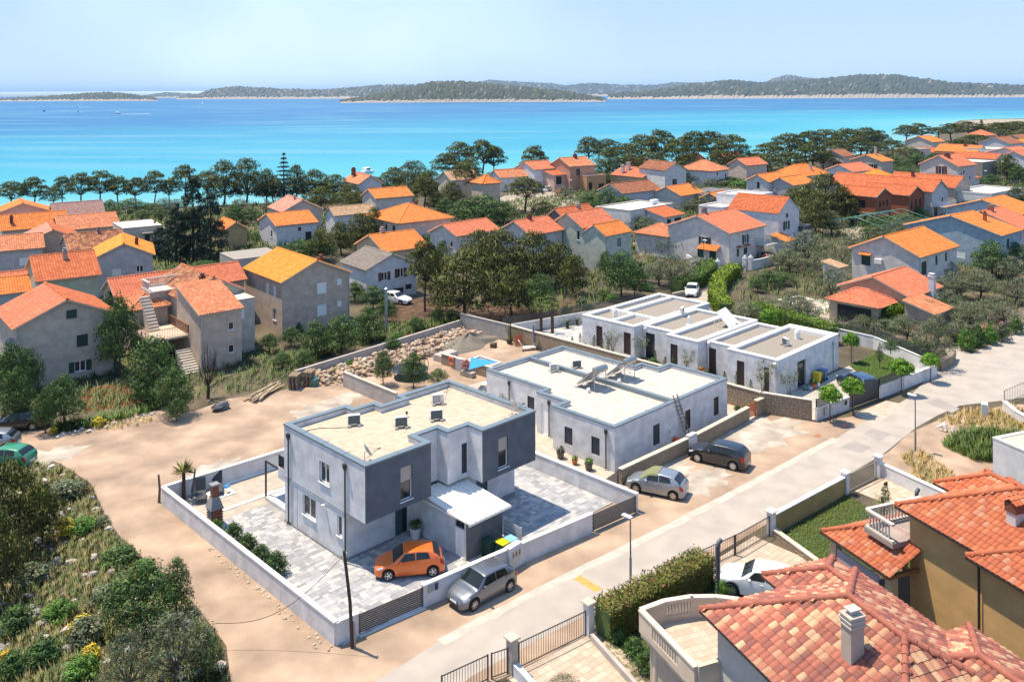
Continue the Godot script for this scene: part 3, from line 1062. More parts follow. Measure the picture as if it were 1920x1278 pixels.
func dish(label:String,at:Vector3,turn:float)->Node3D:
	var t:=thing("satellite_dish",label,"satellite dish",at,turn,"satellite dishes")
	var b:=Basis(Vector3.RIGHT,deg_to_rad(62))
	var s:=Sh.new()
	s.lathe([Vector2(.0,.0),Vector2(.2,.015),Vector2(.36,.06),Vector2(.45,.11),Vector2(.44,.1),Vector2(.3,.02),Vector2(.0,-.02)],22,Transform3D(b,Vector3(0,.62,0)))
	obj("reflector",s,plain("dish_grey",Color(.42,.42,.41),.5),t)
	s=Sh.new()
	s.tube([Vector3(0,0,-.12),Vector3(0,.55,-.12),Vector3(0,.62,-.03)],.025,.025,6)
	s.box(Vector3(-.2,0,-.3),Vector3(.2,.04,.08))
	obj("mast",s,plain("galvanised",Color(.4,.41,.42),.45,.6),t)
	s=Sh.new()
	s.bar(Vector3(0,.22,.05),Vector3(0,.62,.75),.02)
	s.bar(Vector3(.3,.7,.2),Vector3(0,.62,.75),.012)
	s.bar(Vector3(-.3,.7,.2),Vector3(0,.62,.75),.012)
	s.tube([Vector3(0,.6,.72),Vector3(0,.64,.86)],.045,.05,8)
	obj("arm",s,plain("dish_dark",Color(.06,.06,.06),.5),t)
	return t
func solar_heater(label:String,at:Vector3,turn:float)->Node3D:
	var t:=thing("solar_water_heater",label,"solar heater",at,turn,"solar water heaters")
	var s:=Sh.new()
	var steel:=plain("brushed_steel",Color(.36,.36,.35),.38,.85)
	s.lathe([Vector2(0,-.75),Vector2(.2,-.74),Vector2(.27,-.68),Vector2(.28,.68),Vector2(.2,.74),Vector2(0,.75)],20,Transform3D(Basis(Vector3.FORWARD,PI/2),Vector3(0,1.72,-.75)))
	obj("tank",s,steel,t)
	var tilt:=Transform3D(Basis(Vector3.RIGHT,deg_to_rad(40)),Vector3(0,.2,1.0))
	s=Sh.new()
	s.box(Vector3(-.95,0,-2.0),Vector3(.95,.07,0),tilt)
	obj("panel_frame",s,plain("alu",Color(.55,.55,.54),.35,.8),t)
	s=Sh.new()
	for k in 16: s.tube([tilt*Vector3(-.86+k*.115,.1,-1.95),tilt*Vector3(-.86+k*.115,.1,-.06)],.04,.04,7)
	obj("collector_tubes",s,plain("solar_dark",Color(.02,.022,.03),.12),t)
	s=Sh.new()
	for x in [-.7,.7]:
		s.bar(Vector3(x,0,1.0),Vector3(x,1.5,-.75),.04)
		s.bar(Vector3(x,0,-.75),Vector3(x,1.5,-.75),.05)
		s.bar(Vector3(x,.05,-.75),Vector3(-x,1.3,-.75),.02)
		s.bar(Vector3(x,.05,1.0),Vector3(x,.9,-.75),.02)
	obj("stand",s,plain("galvanised",Color(.4,.41,.42),.45,.6),t)
	for x in [-.7,.7]:
		s=Sh.new()
		s.block(Vector3(x - .35,-.0,.85),Vector3(x+.35,.1,1.15),.01)
		obj("concrete_foot",s,stucco(Color(.42,.4,.36)),t)
	s=Sh.new()
	s.lathe([Vector2(0,-.18),Vector2(.12,-.13),Vector2(.17,0),Vector2(.12,.13),Vector2(0,.18)],14,Transform3D(Basis(),Vector3(1.15,.22,-.5)))
	obj("expansion_vessel",s,plain("vessel_white",Color(.78,.78,.78),.3),t)
	return t
func bin(label:String,at:Vector3,turn:float,lin:Color,lid:Color)->void:
	var t:=thing("wheelie_bin",label,"bin",at,turn,"wheelie bins")
	var m:=plain("bin_%d_%d_%d" % [int(lin.r*99),int(lin.g*99),int(lin.b*99)],lin,.45)
	var s:=Sh.new()
	var p:=[Vector3(-.22,.06,-.24),Vector3(.22,.06,-.24),Vector3(.22,.06,.24),Vector3(-.22,.06,.24),Vector3(-.28,.95,-.32),Vector3(.28,.95,-.32),Vector3(.28,.95,.3),Vector3(-.28,.95,.3)]
	s.quad(p[3],p[2],p[6],p[7]); s.quad(p[1],p[0],p[4],p[5]); s.quad(p[2],p[1],p[5],p[6]); s.quad(p[0],p[3],p[7],p[4]); s.quad(p[0],p[1],p[2],p[3])
	s.box(Vector3(-.3,.9,-.34),Vector3(.3,.95,.32))
	obj("tub",s,m,t)
	s=Sh.new()
	s.block(Vector3(-.3,.952,-.36),Vector3(.3,1.03,.35),.03)
	s.box(Vector3(-.2,.98,-.42),Vector3(.2,1.01,-.36))
	obj("lid",s,plain("lid_%d_%d_%d" % [int(lid.r*99),int(lid.g*99),int(lid.b*99)],lid,.4),t)
	for x in [-.27,.27]:
		s=Sh.new()
		s.lathe([Vector2(0,-.03),Vector2(.1,-.03),Vector2(.1,.03),Vector2(0,.03)],12,Transform3D(Basis(Vector3.FORWARD,PI/2),Vector3(x,.1,-.26)))
		obj("wheel",s,plain("tyre",Color(.014,.014,.014),.85),t)
func pot(label:String,at:Vector3,r:float,h:float,lin:Color,leaf:Array,flower:=Color.BLACK)->void:
	var t:=thing("plant_pot",label,"plant pot",at,0,"potted plants")
	var s:=Sh.new()
	s.lathe([Vector2(0,0),Vector2(r*.72,0),Vector2(r,h),Vector2(r*1.06,h),Vector2(r*1.06,h - .05),Vector2(r*.92,h),Vector2(r*.86,h - .06),Vector2(0,h - .06)],18)
	obj("pot",s,plain("pot_%d_%d" % [int(lin.r*99),int(lin.b*99)],lin,.6),t)
	s=Sh.new()
	foliage(s,[[Vector3(0,h+r*.5,0),Vector3(r,r*.8,r)]],130,r*.55,.3,leaf)
	obj("foliage",s,leafy("oak_leaf",Color.WHITE),t)
	if flower!=Color.BLACK:
		s=Sh.new()
		foliage(s,[[Vector3(0,h+r*.6,0),Vector3(r,r*.6,r)]],40,r*.3,.6,[flower],0,.9)
		obj("blossom",s,leafy("petal",Color.WHITE,.3),t)
func lounger(label:String,at:Vector3,turn:float,lin:=Color(.035,.04,.045),group:="sun loungers")->void:
	var t:=thing("sun_lounger",label,"sun lounger",at,turn,group)
	var m:=plain("lounger_%d" % int(lin.r*1000),lin,.6)
	var s:=Sh.new()
	s.block(Vector3(-.33,.3,-.35),Vector3(.33,.35,1.05),.01)
	obj("seat",s,m,t)
	s=Sh.new()
	s.block(Vector3(-.33,0,-.02),Vector3(.33,.85,.03),.01,Transform3D(Basis(Vector3.RIGHT,deg_to_rad(-28)),Vector3(0,.33,-.36)))
	for k in 6: s.box(Vector3(-.31,.08+k*.125,.03),Vector3(.31,.15+k*.125,.045),Transform3D(Basis(Vector3.RIGHT,deg_to_rad(-28)),Vector3(0,.33,-.36)))
	obj("backrest",s,m,t)
	for x in [-.3,.3]:
		for z in [-.25,.95]:
			s=Sh.new()
			s.bar(Vector3(x,0,z),Vector3(x,.31,z),.05)
			obj("leg",s,m,t)
func street_lamp(label:String,at:Vector3,turn:float,h:float)->void:
	var t:=thing("street_lamp",label,"street lamp",at,turn,"street lamps")
	var s:=Sh.new()
	s.tube([Vector3.ZERO,Vector3(0,h*.35,0)],.075,.07,10)
	s.tube([Vector3(0,h*.35,0),Vector3(0,h,0)],.05,.04,10)
	obj("pole",s,plain("lamp_pole",Color(.2,.22,.24),.5,.4),t)
	s=Sh.new()
	s.block(Vector3(-.13,h,-.1),Vector3(.13,h+.12,.55),.04)
	obj("lantern",s,plain("lamp_white",Color(.66,.66,.66),.4),t)
	s=Sh.new()
	s.box(Vector3(-.1,h - .03,.1),Vector3(.1,h,.5))
	obj("lens",s,plain("lamp_clear",Color(.62,.64,.66),.08),t)
func railing(called:String,label:String,a:Vector3,b:Vector3,high:float,step:float,col:Material,low:=.1,bar_w:=.018,category:="gate")->Node3D:
	var t:=thing(called,label,category,a)
	var d:=b - a
	var l:=d.length()
	for y in [low,high]:
		var s:=Sh.new()
		s.bar(Vector3(0,y,0),d+Vector3(0,y,0),.04)
		obj("rail",s,col,t)
	for p in [Vector3.ZERO,d]:
		var s:=Sh.new()
		s.bar(p,p+Vector3(0,high+.04,0),.06)
		obj("post",s,col,t)
	var s:=Sh.new()
	s.bar(Vector3(0,low,0),Vector3(0,high,0),bar_w)
	var mesh:=s.done()
	var n:=int(l/step)
	for i in range(1,n):
		var o:=obj("bar",mesh,col,t)
		o.position=d*(float(i)/n)
	return t
func slats(called:String,label:String,a:Vector3,b:Vector3,low:float,high:float,count:int,gap:float,col:Material,category:="gate",thick:=.03)->Node3D:
	var t:=thing(called,label,category,a)
	var d:=b - a
	var h:=(high - low)/count
	var s:=Sh.new()
	s.bar(Vector3.ZERO,d,thick,h*(1 - gap))
	var mesh:=s.done()
	for i in count:
		obj("slat",mesh,col,t).position=Vector3(0,low+h*(i+.5),0)
	for p in [Vector3.ZERO,d]:
		s=Sh.new()
		s.bar(p+Vector3(0,.02,0),p+Vector3(0,high+.02,0),.08)
		obj("post",s,col,t)
	return t
func garden_wall(called:String,label:String,pts:Array,high:float,thick:float,m:Material,cap:Material,cap_h:=.06,joints:=.0)->Node3D:
	var t:=thing(called,label,"wall")
	for i in pts.size() - 1:
		var p:Vector3=pts[i]
		var q:Vector3=pts[i+1]
		var s:=Sh.new()
		var l:=p.distance_to(q)
		var d:=(q - p)/l
		var n:=maxi(1,int(l/joints)) if joints>0 else 1
		for k in n:
			var e0:=p+d*(l*k/n+(.012 if k>0 else .0))
			var e1:=p+d*(l*(k+1)/n - (.012 if k<n - 1 else .0))
			s.bar(e0+Vector3.UP*high/2,e1+Vector3.UP*high/2,thick,high)
		obj("panel",s,m,t)
		if cap:
			s=Sh.new()
			s.bar(p - d*.03+Vector3.UP*(high+cap_h/2),q+d*(.03 if i==pts.size() - 2 else -.14)+Vector3.UP*(high+cap_h/2),thick+.07,cap_h)
			obj("coping",s,cap,t)
	return t
func box_thing(called:String,label:String,category:String,at:Vector3,size:Vector3,turn:float,m:Material,group:="")->Node3D:
	var s:=Sh.new()
	s.block(Vector3(-size.x/2,0,-size.z/2),Vector3(size.x/2,size.y,size.z/2),minf(size.x,minf(size.y,size.z))*.08)
	var o:=obj(called,s,m)
	o.position=at
	o.rotation_degrees.y=turn
	tag(o,label,category,group)
	return o
func sheet(called: String, label: String, poly: PackedVector2Array, y: float, m: Material) -> MeshInstance3D:
	var s:=Sh.new()
	var p:=PackedVector2Array()
	for q in poly: p.append(Vector2(q.x,-q.y))
	s.flat(p,y)
	var o:=obj(called,s,m)
	setting(o,label)
	return o
const EYE:=Vector3(0,27.3,0)
func paving(called:String,label:String,at:Vector3,turn:float,w:float,d:float,rows:Array,lens:Array,cols:Array,skip:Array,y:float,bed:Color,gap:=.012)->Node3D:
	var t:=Node3D.new()
	t.name=numbered(called)
	t.position=at
	t.rotation_degrees.y=turn
	add_child(t)
	setting(t,label)
	var bedding:=Sh.new()
	bedding.box(Vector3(0,-.2,-d),Vector3(w,y - .012,0))
	obj("bedding",bedding,stucco(bed),t)
	var all:=[]
	var z:=.0
	while z<d - .03:
		var h:float=minf(rows[rng.randi() % rows.size()],d - z)
		var x:=-rn(0,.2)
		while x<w:
			var l:float=lens[rng.randi() % lens.size()]
			var x0:=maxf(0,x)
			var x1:=minf(w,x+l)
			x+=l
			if x1 - x0<.05: continue
			var c:=Vector2((x0+x1)/2,z+h/2)
			var out:=false
			for k in skip:
				if k.has_point(c): out=true
			if out: continue
			all.append([t.transform*Vector3(c.x,y,-c.y),x0,x1,z,h])
		z+=h
	all.sort_custom(func(p,q):return p[0].distance_squared_to(EYE)<q[0].distance_squared_to(EYE))
	var near:=[]
	var rest:=Sh.new()
	for k in all:
		var e:=rn(-.002,.003)
		if near.size()<290 and seen(k[0]):
			near.append(k)
			var s:=Sh.new()
			s.block(Vector3(k[1]+gap/2,y - .03,-k[3] - k[4]+gap/2),Vector3(k[2] - gap/2,y+e,-k[3] - gap/2),.004)
			obj("paver",s,grainy("paver_%s_%d" % [called,rng.randi() % cols.size()],Color.WHITE,.9,"fine_hard_soft",.5,"",1.0) if false else slab_mat(called,cols),t)
		else:
			rest.paint(cols[rng.randi() % cols.size()]*rn(.92,1.08))
			rest.block(Vector3(k[1]+gap/2,y - .02,-k[3] - k[4]+gap/2),Vector3(k[2] - gap/2,y+e,-k[3] - gap/2),.004)
	if rest.v.size(): stuff(obj("pavers",rest,tinted("paver_rest",.9,"fine_hard_soft",.5),t))
	return t
func slab_mat(called:String,cols:Array)->StandardMaterial3D:
	var i:=rng.randi() % cols.size()
	return grainy("%s_stone_%d" % [called,i],cols[i],.9,"fine_hard_soft",.5,"",1.0)
func seen(p: Vector3) -> bool:
	var q:=cam.global_transform.affine_inverse()*p
	if q.z>-1: return false
	return absf(q.x/-q.z)<.6 and q.y/-q.z>-.7 and q.y/-q.z<.12
func outline_house(root:Node3D,outline:Array,y0:float,y1:float,deck_y:float,inset:float,clad:Dictionary,ops:Dictionary,wm:Material,cap:Material,deck:Material,cap_over:=.04,called:="wall")->MeshInstance3D:
	var org:=root.position
	var shapes:={}
	var n:=outline.size()
	var inner:=[]
	for i in n:
		var p:Vector2=outline[i]
		var d0:Vector2=(p - outline[(i+n - 1) % n]).normalized()
		var d1:Vector2=(outline[(i+1) % n] - p).normalized()
		inner.append(p+Vector2(-d0.y,d0.x)*inset+Vector2(-d1.y,d1.x)*inset)
	for i in n:
		var p:Vector2=outline[i]
		var q:Vector2=outline[(i+1) % n]
		var m:Material=clad.get(i,wm)
		if not shapes.has(m): shapes[m]=Sh.new()
		var o:=V(p.x,y0,p.y) - org
		var ux:=(V(q.x,0,q.y) - V(p.x,0,p.y)).normalized()
		var rects:=[]
		for k in ops.get(i,[]): rects.append([k[0],k[1],k[2],k[3]])
		face(shapes[m],o,ux,p.distance_to(q),y1 - y0,rects,.2)
		for k in ops.get(i,[]): window(root,o,ux,[k[0],k[1],k[2],k[3]],k[4],.17)
		var a:Vector2=inner[i]
		var b:Vector2=inner[(i+1) % n]
		if not shapes.has(wm): shapes[wm]=Sh.new()
		shapes[wm].quad(V(b.x,deck_y - .1,b.y) - org,V(a.x,deck_y - .1,a.y) - org,V(a.x,y1,a.y) - org,V(b.x,y1,b.y) - org)
	var under:=PackedVector2Array()
	for p in outline: under.append(Vector2(p.x - org.x,-p.y - org.z))
	var first:MeshInstance3D=null
	for m in shapes:
		if m==wm: shapes[m].flat(under,y0)
		var o:=obj("wall" if m==wm else "cladding",shapes[m],m,root)
		if m==wm: first=o
	var c:=Sh.new()
	for i in n:
		var j:=(i+1) % n
		var e:Vector2=(outline[j] - outline[i]).normalized()
		var w:=Vector2(e.y,-e.x)*cap_over
		var pr:Vector2=(outline[i] - outline[(i+n - 1) % n]).normalized()
		var nx:Vector2=(outline[(j+1) % n] - outline[j]).normalized()
		var p0:Vector2=outline[i]+w+Vector2(pr.y,-pr.x)*cap_over
		var p1:Vector2=outline[j]+w+Vector2(nx.y,-nx.x)*cap_over
		var q0:Vector2=inner[i] - w - Vector2(pr.y,-pr.x)*cap_over
		var q1:Vector2=inner[j] - w - Vector2(nx.y,-nx.x)*cap_over
		var r:=[]
		for k in [p0,p1,q1,q0]: r.append(V(k.x,y1+.035,k.y) - org)
		c.quad(r[0],r[1],r[2],r[3])
		var dn:=Vector3(0,-.1,0)
		c.quad(r[0]+dn,r[1]+dn,r[1],r[0])
		c.quad(r[2]+dn,r[3]+dn,r[3],r[2])
		var u:=Vector3(0,.006,0)
		var steps:=int(outline[i].distance_to(outline[j])/2.0)
		for k in range(1, steps):
			var f:=float(k)/steps
			var t:Vector3=(r[1] - r[0]).normalized()*.02
			c.box(Vector3(-.015,0,0),Vector3(.015,.02,r[0].distance_to(r[3])),Transform3D(Basis(t.normalized(),Vector3.UP,(r[3] - r[0]).normalized() - t.normalized()*t.normalized().dot((r[3] - r[0]).normalized())).orthonormalized(),r[0].lerp(r[1],f) - Vector3(0,.005,0)))
	obj("roof_edge",c,cap,root)
	var dk:=Sh.new()
	var dp:=PackedVector2Array()
	for p in inner: dp.append(Vector2(p.x - org.x,-p.y - org.z))
	dk.flat(dp,deck_y)
	obj("roof",dk,deck,root)
	return first
func downpipe(root:Node3D,at:Vector3,low:float,high:float,out:Vector3,m:Material)->void:
	var s:=Sh.new()
	var p:=at - root.position
	s.tube([p+out*.08+Vector3(0,low,0),p+out*.08+Vector3(0,high,0)],.05,.05,8)
	s.tube([p+out*.2+Vector3(0,low+.02,0),p+out*.08+Vector3(0,low+.12,0)],.05,.05,8)
	var d:=obj("downpipe",s,m,root)
	s=Sh.new()
	s.lathe([Vector2(.06,-.22),Vector2(.13,-.02),Vector2(.14,.16),Vector2(.0,.16)],10,Transform3D(Basis(),p+out*.1+Vector3(0,high+.05,0)))
	obj("hopper",s,m,d)
func tile_mesh()->ArrayMesh:
	if proto_tile: return proto_tile
	var s:=Sh.new()
	var prof:=[[-.15,.0],[-.09,.045],[.0,.062],[.08,.045],[.125,.006],[.15,.0]]
	var l:=.44
	for i in prof.size() - 1:
		var a:=Vector3(prof[i][0],prof[i][1]+.035,0)
		var b:=Vector3(prof[i+1][0],prof[i+1][1]+.035,0)
		var c:=Vector3(prof[i+1][0]*.96,prof[i+1][1]+.004,-l)
		var d:=Vector3(prof[i][0]*.96,prof[i][1]+.004,-l)
		var n0:=Vector3(prof[i][0]*6,1,0).normalized()
		var n1:=Vector3(prof[i+1][0]*6,1,0).normalized()
		s.smooth(a,b,c,n0,n1,n1)
		s.smooth(a,c,d,n0,n1,n0)
		var e:=Vector3(0,-.03,0)
		s.quad(a+e,b+e,b,a)
	proto_tile=s.done()
	return proto_tile
var proto_tile:ArrayMesh
func tiled_slopes(root:Node3D,slopes:Array,hips:Array,cols:Array,key:String,board:Color)->MeshInstance3D:
	var s:=Sh.new()
	var all:=[]
	for q in slopes:
		var a:Vector3=q[0]
		var b:Vector3=q[1]
		var c:Vector3=q[2]
		var d:Vector3=q[3]
		shell(s,a,b,c,d,.14)
		var e:=(b - a).normalized()
		var nr:=(b - a).cross((c+d)/2 - a).normalized()
		var up:=nr.cross(e)
		var top:=maxf((d - a).dot(up),(c - a).dot(up))
		var wide:=a.distance_to(b)
		var dl:=(d - a).dot(e)/maxf(.01,(d - a).dot(up))
		var dr:=((c - a).dot(e) - wide)/maxf(.01,(c - a).dot(up))
		var rows:=int(ceil(top/.37))
		for j in rows:
			var t:=j*.37 - .05
			for i in range(int(floor(dl*t/.275)),int(ceil((wide+dr*t)/.275))+1):
				var x:=(i+.5)*.275
				if x<dl*(t+.12) or x>wide+dr*(t+.12): continue
				if t+.3>top: continue
				var at:=a+e*(x+rn(-.004,.004))+up*t+nr*.008
				var basis:=Basis(e,nr,-up)
				basis=basis*Basis(Vector3.UP,rn(-.012,.012))*Basis(Vector3.RIGHT,rn(.0,.012))
				all.append(Transform3D(basis,at))
	var roof:=obj("roof",s,stucco(board),root)
	var g:=root.global_transform
	all.sort_custom(func(p,q):return (g*p.origin).distance_squared_to(EYE)<(g*q.origin).distance_squared_to(EYE))
	var mesh:=tile_mesh()
	var rest:=[]
	var k:=0
	for t in all:
		if k<290 and seen(g*t.origin):
			k+=1
			var i:=rng.randi() % cols.size()
			var o:=obj("roof_tile",mesh,grainy("%s_%d" % [key,i],cols[i],.8,"fine_hard_soft",.6,"blotch_soft",1.6),roof)
			o.transform=t
		else: rest.append(t)
	var mm:=MultiMesh.new()
	mm.transform_format=MultiMesh.TRANSFORM_3D
	mm.use_colors=true
	mm.mesh=mesh
	mm.instance_count=rest.size()
	for i in rest.size():
		mm.set_instance_transform(i,rest[i])
		mm.set_instance_color(i,cols[rng.randi() % cols.size()]*rn(.94,1.06))
	var r:=MultiMeshInstance3D.new()
	r.multimesh=mm
	r.material_override=tinted("clay_tiles",.85,"fine_hard_soft",2.3)
	r.name="roof_tiles"
	roof.add_child(r)
	stuff(r)
	for h in hips:
		var a:Vector3=h[0]
		var b:Vector3=h[1]
		var n:=maxi(1,int(a.distance_to(b)/.38))
		for i in n:
			var c:=Sh.new()
			var p:=a.lerp(b,float(i)/n)+Vector3(0,.06,0)
			var q:=a.lerp(b,(i+1.12)/n)+Vector3(0,.05,0)
			c.tube([p,q],.15,.125,9)
			obj("ridge_tile",c,grainy("%s_%d" % [key,0 if i % 3 else 1],cols[0],.8,"fine_hard_soft",.6,"blotch_soft",1.6),roof)
	return roof
func villa(root:Node3D,other_u0:float,other_u1:float,other_eave:float,cols:Array,key:String,board:Color,wm:Material)->MeshInstance3D:
	var y:=5.7
	var p:=func(u:float,v:float,h:float)->Vector3:return Vector3(u,h,v)
	var k:=.463
	var r:=y+4.1*k
	var slopes:=[]
	slopes.append([p.call(.0,.0,y),p.call(.0,11.0,y),p.call(4.1,6.9,r),p.call(4.1,4.1,r)])
	slopes.append([p.call(8.2,.0,y),p.call(.0,.0,y),p.call(4.1,4.1,r),p.call(4.1,4.1,r)])
	slopes.append([p.call(8.2,11.0,y),p.call(8.2,.0,y),p.call(4.1,4.1,r),p.call(4.1,6.9,r)])
	slopes.append([p.call(.0,11.0,y),p.call(8.2,11.0,y),p.call(4.1,6.9,r),p.call(4.1,6.9,r)])
	var wm_:=y - .02
	var w:=wm_+1.975*k
	slopes.append([p.call(4.05,-1.25,wm_),p.call(4.05,2.4,wm_),p.call(6.025,2.4,w),p.call(6.025,.725,w)])
	slopes.append([p.call(8.0,2.4,wm_),p.call(8.0,-1.25,wm_),p.call(6.025,.725,w),p.call(6.025,2.4,w)])
	slopes.append([p.call(8.0,-1.25,wm_),p.call(4.05,-1.25,wm_),p.call(6.025,.725,w),p.call(6.025,.725,w)])
	var m:=(other_u0+other_u1)/2
	var hw:=(other_u1 - other_u0)/2
	var o:=other_eave+hw*k
	var v0:=4.92
	slopes.append([p.call(other_u0,v0,other_eave),p.call(other_u0,14.0,other_eave),p.call(m,14.0,o),p.call(m,v0+hw,o)])
	slopes.append([p.call(other_u1,14.0,other_eave),p.call(other_u1,v0,other_eave),p.call(m,v0+hw,o),p.call(m,14.0,o)])
	slopes.append([p.call(other_u1,v0,other_eave),p.call(other_u0,v0,other_eave),p.call(m,v0+hw,o),p.call(m,v0+hw,o)])
	var hips:=[]
	for h in [[0,0,y,4.1,4.1,r],[8.2,0,y,4.1,4.1,r],[4.1,4.1,r,4.1,6.9,r],[0,11,y,4.1,6.9,r],[8.2,11,y,4.1,6.9,r],[4.05,-1.25,wm_,6.025,.725,w],[8.0,-1.25,wm_,6.025,.725,w],[6.025,.725,w,6.025,2.3,w],
			[other_u0,v0,other_eave,m,v0+hw,o],[other_u1,v0,other_eave,m,v0+hw,o],[m,v0+hw,o,m,14,o]]:
		hips.append([p.call(h[0]+.0,h[1]+.0,h[2]),p.call(h[3]+.0,h[4]+.0,h[5])])
	var roof:=tiled_slopes(root,slopes,hips,cols,key,board)
	var s:=Sh.new()
	s.box(Vector3(.5,0,.5),Vector3(7.7,y+.05,10.5))
	s.box(Vector3(4.45,0,-.85),Vector3(7.6,y+.02,.5))
	s.box(Vector3(other_u0+.45,0,5.4),Vector3(other_u1 - .45,other_eave+.03,13.5))
	obj("wall",s,wm,root)
	var gm:=plain("gutter_brown",Color(.03,.022,.02),.45)
	for q in [[0,0,0,4.9 if other_u0<0 else 11.0,y],[0,0,4.05,0,y],[4.05,-1.25,8.0,-1.25,y],[4.05,-1.25,4.05,0,y],[8.0,-1.25,8.0,0,y],[8.2,0,8.2,4.9 if other_u1>8.2 else 11.0,y],[other_u0,v0,other_u0,14,other_eave],[other_u1,v0,other_u1,14,other_eave],[other_u0,v0,minf(0,other_u0),v0,other_eave],[8.2,v0,maxf(8.2,other_u1),v0,other_eave]]:
		var a:=Vector3(q[0],q[4] - .06,q[1])
		var b:=Vector3(q[2],q[4] - .06,q[3])
		if a.distance_to(b)<.1: continue
		var g:=Sh.new()
		g.tube([a,b],.075,.075,8)
		obj("gutter",g,gm,root)
	return roof
func balustrade(parent:Node3D,a:Vector3,b:Vector3,high:float,m:Material,step:=.2)->void:
	var d:=b - a
	var s:=Sh.new()
	s.bar(a+Vector3(0,high - .05,0),b+Vector3(0,high - .05,0),.2,.1)
	s.bar(a+Vector3(0,.06,0),b+Vector3(0,.06,0),.16,.1)
	var rail:=obj("handrail",s,m,parent)
	s=Sh.new()
	s.lathe([Vector2(.05,.1),Vector2(.045,.2),Vector2(.055,.35),Vector2(.04,high*.6),Vector2(.05,high - .1)],8)
	var mesh:=s.done()
	for i in range(1,int(d.length()/step)):
		obj("baluster",mesh,m,parent).position=a+d*(i*step/d.length())
func hill(called: String, label: String, ridge: Array, half: float, m: Material, seed_: int, rocky: float, bump: float) -> void:
	var f:=FastNoiseLite.new()
	f.seed=seed_
	f.frequency=1.0
	f.fractal_octaves=4
	var s:=Sh.new()
	var n:=ridge.size()
	var len:=.0
	for i in n - 1: len+=Vector2(ridge[i][0],ridge[i][1]).distance_to(Vector2(ridge[i+1][0],ridge[i+1][1]))
	var cols:=260
	var rows:=22
	var grid:=[]
	for i in cols+1:
		var u:=float(i)/cols*(n - 1)
		var k:=mini(int(u),n - 2)
		var w:=u - k
		var p:=Vector2(ridge[k][0],ridge[k][1]).lerp(Vector2(ridge[k+1][0],ridge[k+1][1]),w)
		var h:float=lerpf(ridge[k][2],ridge[k+1][2],smoothstep(0,1,w)*.5+w*.5)
		var away:=p.normalized()
		var row:=[]
		for j in rows+1:
			var t0:=float(j)/rows*2 - 1
			var t:=signf(t0)*pow(absf(t0),.4)
			var q:=p+away*half*t
			var y:=h*pow(maxf(.0,cos(t*PI/2)),.85)
			var roll:=f.get_noise_2d(q.x*6.0/half,q.y*6.0/half)
			y*=1.0+.12*roll*absf(t)
			if y>h*.02: y+=bump*(.5+f.get_noise_2d(q.x*.06,q.y*.06))+bump*rng.randf_range(0,.6)
			var green:=f.get_noise_2d(q.x*9.0/half+50,q.y*9.0/half)*.5+.5+f.get_noise_2d(q.x*.03,q.y*.03)*.35
			var c:=Color(.022,.04,.016).lerp(Color(.085,.095,.05),clampf(green,0,1))
			if rng.randf()<rocky: c=Color(.3,.28,.25)*rn(.5,1)
			if j==0 or j==rows: c=Color(.46,.4,.33)
			row.append([V(q.x,y - 1.5,q.y),c])
		grid.append(row)
	for i in cols:
		for j in rows:
			s.paint(grid[i][maxi(j,0)][1])
			s.tri(grid[i][j][0],grid[i+1][j+1][0],grid[i][j+1][0])
			s.paint(grid[i+1][j][1])
			s.tri(grid[i][j][0],grid[i+1][j][0],grid[i+1][j+1][0])
	setting(obj(called,s,m),label)
var cam:Camera3D
func house(label:String,at:Vector3,turn:float,w:float,d:float,e:float,rise:float,roof:String,clay:String,wall:Color,ops:Array,opt:={})->Node3D:
	var t:=thing(opt.get("called","town_house"),label,"house",at,turn,"houses of the town")
	var m:=stucco(wall)
	if opt.get("brick",false):
		m=grainy("hollow_brick",Color(.42,.13,.06),.9,"fine_hard_soft",.6,"blotch_soft",2.0,.8)
	block_house(t,Vector3.ZERO,w,d,e,rise,roof,clay,m,ops,opt)
	return t
func annex(t:Node3D,off:Vector3,w:float,d:float,e:float,rise:float,roof:String,clay:String,wall:Color,ops:Array,opt:={})->void:
	block_house(t,off,w,d,e,rise,roof,clay,stucco(wall),ops,opt)
func balcony(t:Node3D,lo:Vector3,hi:Vector3,m:Material,rail:Material,high:=.95)->void:
	var s:=Sh.new()
	s.box(lo,hi)
	var o:=obj("balcony",s,m,t)
	var c:=[Vector3(lo.x,hi.y,hi.z),Vector3(hi.x,hi.y,hi.z),Vector3(hi.x,hi.y,lo.z),Vector3(lo.x,hi.y,lo.z)]
	for k in [[0,1],[0,3],[1,2]]:
		s=Sh.new()
		var p:Vector3=c[k[0]]
		var q:Vector3=c[k[1]]
		s.bar(p+Vector3(0,high,0),q+Vector3(0,high,0),.05)
		s.bar(p+Vector3(0,.12,0),q+Vector3(0,.12,0),.03)
		var n:=int(p.distance_to(q)/.16)
		for i in n+1: s.bar(p.lerp(q,float(i)/n),p.lerp(q,float(i)/n)+Vector3(0,high,0),.02)
		obj("railing",s,rail,o)
